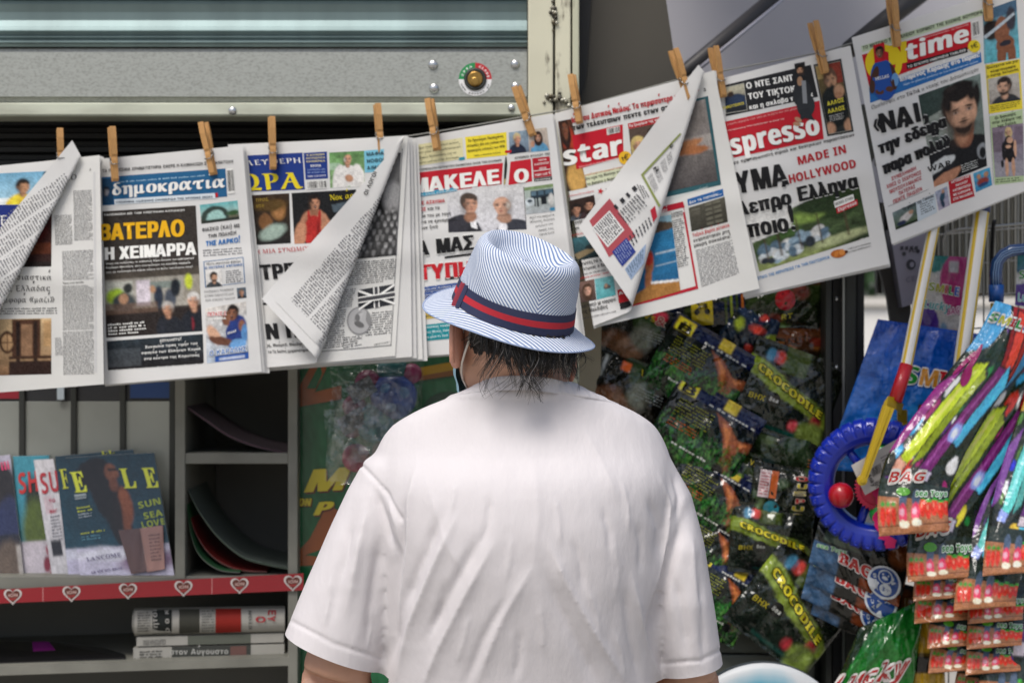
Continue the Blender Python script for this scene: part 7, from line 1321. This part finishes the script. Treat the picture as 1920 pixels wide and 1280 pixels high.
def art_girl(seed):
    p = Ph(100, 230, '#1c3424', '#201814').noise(.8, 14, seed=seed)
    g = np.random.default_rng(seed + 9)
    for k in range(46):
        x, y = g.random(), g.random() * .8; c = ('#2a7a3a', '#8a1c5a', '#d0c02c', '#3aa0d0', '#c03020', '#e0e0dc', '#5a2a7a', '#101410')[k % 8]; p.el(x, y, .03 + .07 * g.random(), .012 + .03 * g.random(), c, .12, g.random() * 180)
    def outlined_shape(pts, c, o=.025): cx_ = sum(q[0] for q in pts) / len(pts); cy_ = sum(q[1] for q in pts) / len(pts); p.po([(cx_ + (x - cx_) * 1.22, cy_ + (y - cy_) * 1.06) for x, y in pts], '#14100f'); p.po(pts, c)
    outlined_shape([(.0, .0), (.6, .0), (.3, .2), (0, .24)], '#4a9ac8'); outlined_shape([(.45, .0), (1, .0), (1, .3), (.75, .26)], '#8a1c1c'); outlined_shape([(.6, .02), (.85, .04), (.95, .3), (.8, .24)], '#d0402c')
    outlined_shape([(.3, .26), (.5, .24), (.42, .50), (.3, .62), (.18, .60)], '#b8cc28'); p.po([(.34, .28), (.40, .27), (.32, .52), (.25, .58)], '#d8e464'); outlined_shape([(.5, .26), (.6, .28), (.48, .56), (.36, .62)], '#8a9c1c'); outlined_shape([(.16, .60), (.3, .62), (.26, .67), (.14, .66)], '#d89c84')
    outlined_shape([(.7, .24), (.88, .24), (.66, .62), (.5, .62)], '#702468'); p.po([(.74, .26), (.78, .26), (.58, .6), (.55, .6)], '#9a4a94'); outlined_shape([(.86, .22), (1, .28), (.84, .50), (.74, .48)], '#4ab0d8'); p.el(.7, .46, .08, .03, '#8a98d8', .2).el(.7, .46, .045, .016, '#c8d0f0', .3); outlined_shape([(.5, .62), (.68, .62), (.66, .68), (.48, .68)], '#b8b0c0'); outlined_shape([(.0, .36), (.18, .28), (.1, .55), (0, .6)], '#8a3078')
    p.re(0, .70, 1, .80, '#26302a').re(0, .80, 1, 1., '#9a6644').re(0, .86, 1, .865, '#4a2c1c').re(0, .93, 1, .936, '#4a2c1c').re(0, .985, 1, .99, '#4a2c1c').noise(.12, 5)
    for k in range(5): p.el(.64 + .085 * k, .845 + .014 * (k % 2), .046, .05, '#d0301c', .2).el(.63 + .085 * k, .83 + .014 * (k % 2), .012, .016, '#f08a6c', .6).el(.64 + .085 * k, .79 + .014 * (k % 2), .04, .013, '#3a9a34', .4)
    for k in range(3): p.el(.07 + .08 * k, .88, .035, .05, '#c02c1c', .25).el(.07 + .08 * k, .83, .03, .012, '#3a8a30', .4)
    for x in (.36, .54): p.el(x, .80, .055, .06, '#4a5a70', .15).el(x, .875, .06, .05, '#d83c5c', .15).el(x - .01, .865, .035, .018, '#f0a0b0', .4).el(x + .01, .925, .07, .022, '#e8dcc0', .25)
    return p
def art_blue(seed):
    p = art_girl(seed + 40); k = int(p.h * .7); p.a[:k] = p.a[:k][..., [2, 1, 0]] * .9 + p.a[:k][..., [1, 2, 0]] * .15; return p
G_F = 'long foil lucky bags fanned out at the right edge'
FB = [
 ([(1905, 575), (1868, 660), (1790, 770), (1728, 870), (1712, 935), (1714, 1000)], (40, 66), -.05, 1, 'girl', 'foremost foil bag with BAG lettering and strawberries hanging over the blue wheel'),
 ([(1950, 640), (1900, 740), (1830, 860), (1775, 960), (1762, 1040), (1764, 1086)], (46, 62), -.02, 1, 'girl', 'foil bag with strawberries right behind the foremost one'),
 ([(1960, 720), (1905, 840), (1850, 950), (1792, 1040), (1775, 1090), (1772, 1122)], (50, 60), .00, 1, 'girl', 'third foil bag from the front, strawberries and pink shoes along its lower edge'),
 ([(1965, 790), (1915, 900), (1860, 1000), (1800, 1090), (1778, 1130), (1774, 1164)], (52, 60), .02, 1, 'girl', 'fourth foil bag from the front with three big strawberries at its foot'),
 ([(1970, 850), (1925, 950), (1870, 1050), (1812, 1130), (1790, 1180), (1786, 1212)], (50, 48), .035, 1, 'girl', 'fifth foil bag in the stack, narrow, its foot just below the big strawberries'),
 ([(1975, 900), (1930, 1010), (1880, 1100), (1820, 1180), (1796, 1225), (1790, 1258)], (50, 50), .05, 1, 'girl', 'sixth foil bag with a green pepper picture near the bottom edge'),
 ([(1985, 960), (1940, 1070), (1900, 1150), (1862, 1220), (1845, 1270), (1838, 1310)], (50, 52), .06, 1, 'girl', 'lowest foil bag of the stack, cut by the bottom edge of the picture'),
 ([(1985, 700), (1935, 830), (1895, 940), (1868, 1030), (1852, 1090), (1846, 1140)], (48, 58), -.03, 1, 'blue', 'sky blue and purple foil bag running down beside the strawberry bags'),
 ([(2000, 820), (1955, 950), (1925, 1080), (1905, 1190), (1895, 1280), (1890, 1340)], (48, 60), .03, 1, 'blue', 'foil bag with a blue and plum pattern nearest the lower right corner'),
 *[([(2005 + 6 * k, 820 + 44 * k), (1965 + 4 * k, 920 + 46 * k), (1915, 1010 + 48 * k), (1880 - 2 * k, 1080 + 48 * k), (1868 - 2 * k, 1130 + 48 * k), (1866 - 2 * k, 1165 + 48 * k)], (50, 52), .0 + .018 * k, 1, 'girl', lb_) for k, lb_ in enumerate(('upper foil bag of the right hand column with strawberries at its foot', 'second foil bag of the right hand column, half covered by the upper one', 'third foil bag of the right hand column near the lower right corner', 'lowest foil bag of the right hand column, cut by the bottom edge'))],
 ([(2010, 640), (1970, 760), (1935, 870), (1915, 960), (1905, 1020), (1900, 1075)], (46, 58), -.055, 1, 'blue', 'foil bag with red and light blue bands cut by the right edge')]
for i, (pts, hw, Y, tw, kind, lb) in enumerate(FB):
    e = thing('foil_bag', at(*pts[0], Y), lb, 'gift bag', G_F); f = Fan(pts, hw, Y, tw); m = f.m(i + 50); S = Loc(m); S.gain = 1.45; bagmesh(S, (art_girl if kind == 'girl' else art_blue)(i), 64, 150, back='#2a2a2c')
    if kind == 'girl':
        S.O('BAG', (-.80, .44), (.20, .36), .15, '#b82418', out='#e0dcd4', ow=.03, shear=.1); S.O('sea Toys', (.05, .56), (.95, .53), .10, '#3a9a3c', out='#dce8dc', ow=.018, z=5); S.ell(-.3, .52, .2, .05, '#5aa82c', 3)
    if i == 0:
        smile(S, -.95, -.80, .9, -.80, .10, 5, .02, ('#1f9a3c', '#b4b428', '#c0242c', '#1f9a3c', '#2a5ab8')); S.ell(-.55, -.50, .16, .07, '#a81c6a', 3, 40); S.ell(-.75, -.46, .12, .06, '#a81c6a', 3, -40); S.ell(-.4, -.40, .2, .05, '#a81c6a', 3, 10)
    S.build('printed_bag', M_FOIL, e, True)
# pink scalloped card edge of the foremost bag's neighbour
b = Loc(lambda s, t: (1652 + s * 9 + 5 * math.sin(t * 11) + 10 * t * t - 4 * t + (16 if t > .8 else 0), 935 + t * 92, -.012 + .004 * math.sin(t * 6))); b.Q(-1, -1, 1, 1, '#d8186a', 0, .08)
for k in range(8): b.ell(-1, -.9 + k * .25, .35, .1, '#d8186a', .5 + .1 * k, n=12)
tag(b.build('pink_card', mat('pink_card', None, .45)), 'narrow hot pink scalloped card between the blue wheel and the foremost foil bag', 'card')
# boy-badge bags under the wheel
G_B = 'dark foil bags with a round blue BOY badge'
for i, (dx, dy, Y, lb) in enumerate(((0, 14, .07, 'BOY badge foil bag directly under the blue wheel, frontmost of its stack'), (-6, 50, .085, 'second BOY badge foil bag from the top, its badge half covered'), (-14, 80, .10, 'third BOY badge foil bag from the top, with sea Toys lettering at its left'), (4, 110, .115, 'lowest BOY badge foil bag, above the bright green bag'))):
    e = thing('foil_bag', at(1610 + dx, 970 + dy, Y), lb, 'gift bag', G_B)
    m = bil(((1540 + dx, 946 + dy), (1716 + dx, 990 + dy), (1684 + dx, 1124 + dy), (1516 + dx, 1040 + dy)), Y, .004, 70 + i, .012); S = Loc(m)
    S.gain = 1.25; bagmesh(S, Ph(60, 50, '#1a1f1c', '#14130f').noise(.7, 7, seed=i).re(0, .55, .3, 1, '#3a5a7c', .8).re(.1, .3, .5, .5, '#5a6a58', .7).el(.9, .3, .12, .2, '#6a3a1c', .4).el(.5, .35, .12, .14, '#4a4a44', .4).re(.55, .85, 1, 1, '#7a3a1c', .7), back='#202020')
    S.O('sea Toys', (-.92, .30), (-.30, .18), .22, '#3a9a3c', out='#d8e4d8', ow=.015); S.O('BAG', (-.42, .50), (.30, .62), .52, '#b0201c', out='#e4e0dc', ow=.035, bold=.015, shear=-.1)
    S.ell(.60, .52, .36, .46, '#dce2e8', 6, n=28); S.ell(.60, .52, .31, .40, '#1c4a94', 7, n=28); S.ell(.60, .36, .16, .2, '#c8d0d8', 8, n=20); S.ell(.60, .37, .13, .165, '#1c4a94', 9, n=20); S.ell(.60, .40, .07, .05, '#c8d0d8', 10, n=12); S.ell(.54, .31, .02, .03, '#c8d0d8', 10, n=8); S.ell(.66, .31, .02, .03, '#c8d0d8', 10, n=8); S.quad((.76, .3), (.84, .42), (.78, .5), (.68, .44), '#c8d0d8', 8, n=1)
    S.ell(.66, .70, .13, .16, '#c8d0d8', 8.5, n=18); S.O('3+', (.58, .76), (.76, .76), .16, '#1c4a94', z=9.5); S.text('BOY', (.33, .38), (.46, .84), .11, '#c8d0d8', z=9, up=(.8, -.35))
    S.build('printed_bag', M_FOIL, e, True)
# bright green bag and yellow bag at the bottom
e = thing('gift_bag', at(1650, 1180, .05), 'bright green bag with red Lucky lettering at the bottom edge', 'gift bag', 'gift bags on the wire rack')
m = bil(((1612, 1176), (1735, 1120), (1705, 1340), (1540, 1345)), .075, .005, 81, .03); S = Loc(m); bagmesh(S, Ph(40, 50, '#186422', '#1f7a28').noise(.5, 8).po([(.0, .0), (.25, 0), (.05, .6), (0, .6)], '#20301f').re(0, .75, 1, 1, '#1f5a24'), back='#14501c'); S.O('Lucky', (-1.1, .42), (.75, .30), .5, '#a82424', out='#dcd8d4', ow=.05, bold=.02, shear=.2); S.build('printed_bag', M_FOIL, e, True)
e = thing('gift_bag', at(1730, 1180, .08), 'yellow bag with a black band between the green bag and the strawberry bags', 'gift bag', 'gift bags on the wire rack')
m = bil(((1695, 1120), (1765, 1120), (1775, 1330), (1690, 1330)), .10, .004, 82, .02); S = Loc(m); bagmesh(S, Ph(30, 50, '#a8821c', '#c09a28').re(0, .5, 1, .68, '#14130f').re(0, 0, 1, .1, '#6a4a1c'), back='#6a5018'); S.build('printed_bag', M_FOIL, e, True)
# white board at the bottom
wb = thing('foam_board', at(1432, 1500, -.05), 'white rounded foam board with a blurred sky blue ring at the bottom edge', 'foam board')
b = MB(); ph = Ph(90, 90, '#c4c8ca').el(.5, .5, .44, .44, '#3a9ab4', .25).el(.5, .5, .33, .33, '#c0c4c8', .3)
def wbf(a, q):
    s, t = a * 2 - 1, q * 2 - 1; u = s * math.sqrt(1 - t * t / 2); v = t * math.sqrt(1 - s * s / 2); rr = min(1, math.hypot(u, v)); return at(1432 + u * 172, 1430 + v * 188, -.04 - .02 * math.sqrt(max(0, 1 - rr ** 4)))
b.grid(wbf, 60, 60, ph.a); b.grid(lambda a, q: (lambda p: Vector((p.x, -.08 - p.y + .02, p.z)))(wbf(1 - a, q)), 30, 30, lin('#c4c8ca')); b.build('board', mat('foam_white', None, .5), wb, True)
# ---------------- push toy: blue wheel, yellow fork, striped stick
pt = thing('push_toy', at(1640, 1035, .02), 'push toy with a knobbly blue wheel, yellow fork and white and yellow striped stick', 'push toy')
M_BLUE = mat('blue_plastic', '#0c2aa8', .28, coat=.3, noise=.08, nscale=10); M_YELLOW = mat('yellow_plastic', '#c8a818', .35, coat=.2, noise=.1, nscale=20); M_REDP = mat('red_plastic', '#b01420', .3, coat=.3, noise=.08, nscale=10); M_GREENP = mat('green_plastic', '#2a9a3c', .3, coat=.3); M_PINKP = mat('crimson_plastic', '#a8143c', .4)
WC = at(1642, 908, .02); MW = Matrix.Translation(WC) @ Matrix.Rotation(R(-16), 4, 'Z') @ Matrix.Rotation(R(6), 4, 'X') @ Matrix.Rotation(R(90), 4, 'X')     # local z points to the camera
W1 = mm(.02); ro = 126 * W1
b = MB(); n = 160
def tyre(u, v):
    a = 2 * math.pi * u; lug = 1 if (u * 32) % 1 < .78 else 0
    prof = [(.61, -.012), (.61, .008), (.66, .017), (.76, .022), (.90, .020), (.965, .014), (1.0, .004), (1.0, -.010), (.95, -.018), (.8, -.02), (.61, -.012)]
    x = v * (len(prof) - 1); i = min(int(x), len(prof) - 2); t = x - i; r_ = prof[i][0] * (1 - t) + prof[i + 1][0] * t; z = prof[i][1] * (1 - t) + prof[i + 1][1] * t
    k = max(0, min(1, (r_ - .78) / .06)); r2 = r_ - (0 if lug else .030) * k; z2 = z + (.0035 * k if lug and z > .008 else 0)
    return MW @ Vector((ro * r2 * math.cos(a), ro * r2 * math.sin(a), z2))
b.grid(tyre, 320, 40); wheel = b.build('wheel', M_BLUE, pt, True)
b = MB()
for k in range(32):
    a = 2 * math.pi * (k + .39) / 32; M_ = MW @ Matrix.Translation((ro * .905 * math.cos(a), ro * .905 * math.sin(a), .0215)); b.lathe([(.0042, .001), (.0048, .0022), (.0034, .0026), (.0022, .0014), (0, .0014)], M_, 10)
b.build('tread_studs', M_BLUE, wheel, True)
b = MB()
for a in (R(128), R(248), R(8)): b.tube([MW @ Vector((.03 * math.cos(a), .03 * math.sin(a), 0)), MW @ Vector((ro * .74 * math.cos(a), ro * .74 * math.sin(a), 0))], [.0085, .0075], n=12)
b.lathe([(0, .012), (.02, .012), (.024, .006), (.024, -.008), (0, -.008)], MW, 24); b.build('spokes', M_BLUE, wheel, True)
b = MB(); G_ = MW @ Matrix.Translation((.004, -.004, .016)); pr = []; nt_ = 36
pts = [(.036 if k % 2 else .041) for k in range(nt_ * 2)]
vs = [G_ @ Vector((pts[k] * math.cos(math.pi * k / nt_), pts[k] * math.sin(math.pi * k / nt_), z)) for z in (0, .008) for k in range(nt_ * 2)]; N2 = nt_ * 2
vs += [G_ @ Vector((.030 * math.cos(math.pi * k / nt_), .030 * math.sin(math.pi * k / nt_), z)) for z in (.008, .004) for k in range(N2)] + [G_ @ Vector((.012 * math.cos(math.pi * k / nt_), .012 * math.sin(math.pi * k / nt_), z)) for z in (.004, .009) for k in range(N2)]
fs = []
for q0 in range(5): fs += [(q0 * N2 + k, q0 * N2 + (k + 1) % N2, (q0 + 1) * N2 + (k + 1) % N2, (q0 + 1) * N2 + k) for k in range(N2)]
fs.append(tuple(5 * N2 + k for k in range(N2))); b.add(vs, fs); b.build('gear', M_PINKP, pt)
for (x, y, rr, mt_) in ((1577, 928, 24, M_REDP), (1652, 962, 22, M_GREENP), (1655, 852, 24, M_GREENP)):
    b = MB(); V, F = ball(at(x, y, .012), rr * W1, rr * W1, rr * W1); b.add(V, F); b.build('ball', mt_, pt, True)
# price card
S = Surf(lambda x, y: -.032 + .0001 * (x - 1620)); S.eps = .0006
S.quad((1596, 872), (1690, 818), (1706, 880), (1622, 928), '#c4c0bc', 0, raw=True)
r = random.Random(4)
for k in range(9): x = 1634 + k * 2.0; S.quad((x, 878 - k * 1.2), (x + r.choice((.7, 1.3)), 877 - k * 1.2), (x + 4, 893 - k * 1.2), (x + 3.2, 894 - k * 1.2), '#26242a', 2, raw=True)
for k in range(7): x = 1640 + k * 2.2; S.quad((x, 904 - k * 1.3), (x + r.choice((.8, 1.4)), 903 - k * 1.3), (x + 4, 914 - k * 1.3), (x + 3.2, 915 - k * 1.3), '#26242a', 2, raw=True)
S.text('Anky', (1626, 890), (1636, 912), 11, '#2c2a30', z=2, up=(.85, -.4)); S.body((1650, 856), (1682, 838), (1690, 858), (1660, 876), 4, '#77747a', raw=True, z=2, seed=3)
S.build('price_card', M_GLOSSY, pt)
def flatbar(p0_, p1, w0, w1, th, col=None):
    d = (p1 - p0_).normalized(); s_ = d.cross(Vector((0, 1, 0))).normalized(); nn = s_.cross(d).normalized(); b_ = MB(); vs = []
    for p, w_ in ((p0_, w0), (p1, w1)):
        for a, c in ((-1, -1), (-.45, -1), (-.3, -1.6), (.3, -1.6), (.45, -1), (1, -1), (1, 1), (-1, 1)): vs.append(p + s_ * a * w_ + nn * c * th * (1 if nn.y > 0 else -1))
    b_.add(vs, [(i, (i + 1) % 8, 8 + (i + 1) % 8, 8 + i) for i in range(8)] + [tuple(range(8))[::-1], tuple(range(8, 16))]); return b_
b = flatbar(at(1666, 762, -.045), at(1619, 896, -.045), .0105, .0065, .0028); p_ = at(1616, 900, -.045); b.lathe([(0, -.004), (.009, -.004), (.009, .004), (.004, .0046), (.004, .0075), (0, .0075)], Matrix.Translation(p_) @ Matrix.Rotation(R(90), 4, 'X'), 18)
V = [at(1658, 754, -.047), at(1692, 762, -.03), at(1694, 786, .03), at(1690, 788, .03)]
top = [at(1656, 764, -.048), at(1664, 753, -.047), at(1682, 757, -.02), at(1692, 768, .03), at(1692, 792, .045), at(1666, 900, .06)]
for i in range(len(top) - 1):
    a_, c_ = top[i], top[i + 1]; w_ = Vector((.009, 0, 0)) if i >= 3 else Vector((.002, .0, .010))
    b.add([a_ - w_, a_ + w_, c_ + w_, c_ - w_, a_ - w_ + Vector((0, .004, 0)), a_ + w_ + Vector((0, .004, 0)), c_ + w_ + Vector((0, .004, 0)), c_ - w_ + Vector((0, .004, 0))], [(0, 1, 2, 3), (7, 6, 5, 4), (0, 4, 5, 1), (2, 6, 7, 3), (1, 5, 6, 2), (0, 3, 7, 4)])
b.build('fork', M_YELLOW, pt)
b = MB(); b.tube([at(1678, 752, -.02), at(1700, 684, -.008)], [.0125, .0118], n=16); b.build('grip_sleeve', M_REDP, pt, True)
M_STICK = mat('striped_stick', None, .35, coat=.3)
def stick(p0_, p1, r_, parent, name='stick'):
    b_ = MB(); d = (p1 - p0_).normalized(); s_ = d.cross(Vector((0, 1, 0))).normalized(); f_ = s_.cross(d); n = 24; vs = [p + (s_ * math.cos(2 * math.pi * k / n) + f_ * math.sin(2 * math.pi * k / n)) * r_ for p in (p0_, p1) for k in range(n)]
    for k in range(n): b_.add([vs[k], vs[(k + 1) % n], vs[n + (k + 1) % n], vs[n + k]], [(0, 1, 2, 3)], lin('#c8a81c') if (k % 12) in (2, 3, 4, 8, 9) and k % 12 in (2, 3, 8, 9) else lin('#d4d2cc'))
    return b_.build(name, M_STICK, parent, True)
stick(at(1699, 686, -.008), at(1770, 330, .07), .0108, pt)
p2 = thing('push_toy', at(1797, 715, .05), 'striped stick toy with a blue cap, rising behind the foil bags', 'push toy')
stick(at(1798, 716, .0), at(1841, 396, .05), .0140, p2); b = MB(); b.tube([at(1840, 398, .05), at(1846, 355, .056)], .0155, n=16); b.build('end_cap', mat('dark_blue_cap', '#15306a', .35, coat=.2), p2, True)
b = MB(); b.tube([at(1798, 712, .0), at(1786, 790, -.01), at(1770, 860, -.01)], [.0155, .0145, .014], n=16); b.build('grip_sleeve', M_YELLOW, p2, True)
cn = thing('cane_toy', at(1868, 560, .05), 'toy with a curved clear blue handle like a walking cane, near the right edge', 'toy cane')
b = MB(); hp_ = [(1868, 540), (1867, 512), (1870, 492), (1880, 478), (1896, 470), (1920, 467), (1950, 480)]; b.tube([at(x, y, .06) for x, y in hp_], .0115, n=14); b.build('handle', mat('clear_blue', '#1d3f6e', .15, coat=.6), cn, True)
b = MB()
for o_ in (-5, 0, 5): b.tube([at(x + o_ * (.9 if y > 485 else .3), y + (0 if y > 485 else o_ * .8), .0475) for x, y in hp_], .0007, n=6)
b.build('ridges', mat('ridge_light', '#7a9ac0', .3), cn, True)
b = MB(); b.tube([at(1868, 566, .06), at(1868, 534, .06)], .0135, n=16); b.build('collar', mat('blue_collar', '#164a90', .35), cn, True); b = MB(); b.tube([at(1868, 568, .06), at(1872, 760, .07)], .0105, n=14); b.build('shaft', M_YELLOW, cn, True)

bpy.data.objects.remove(_to)
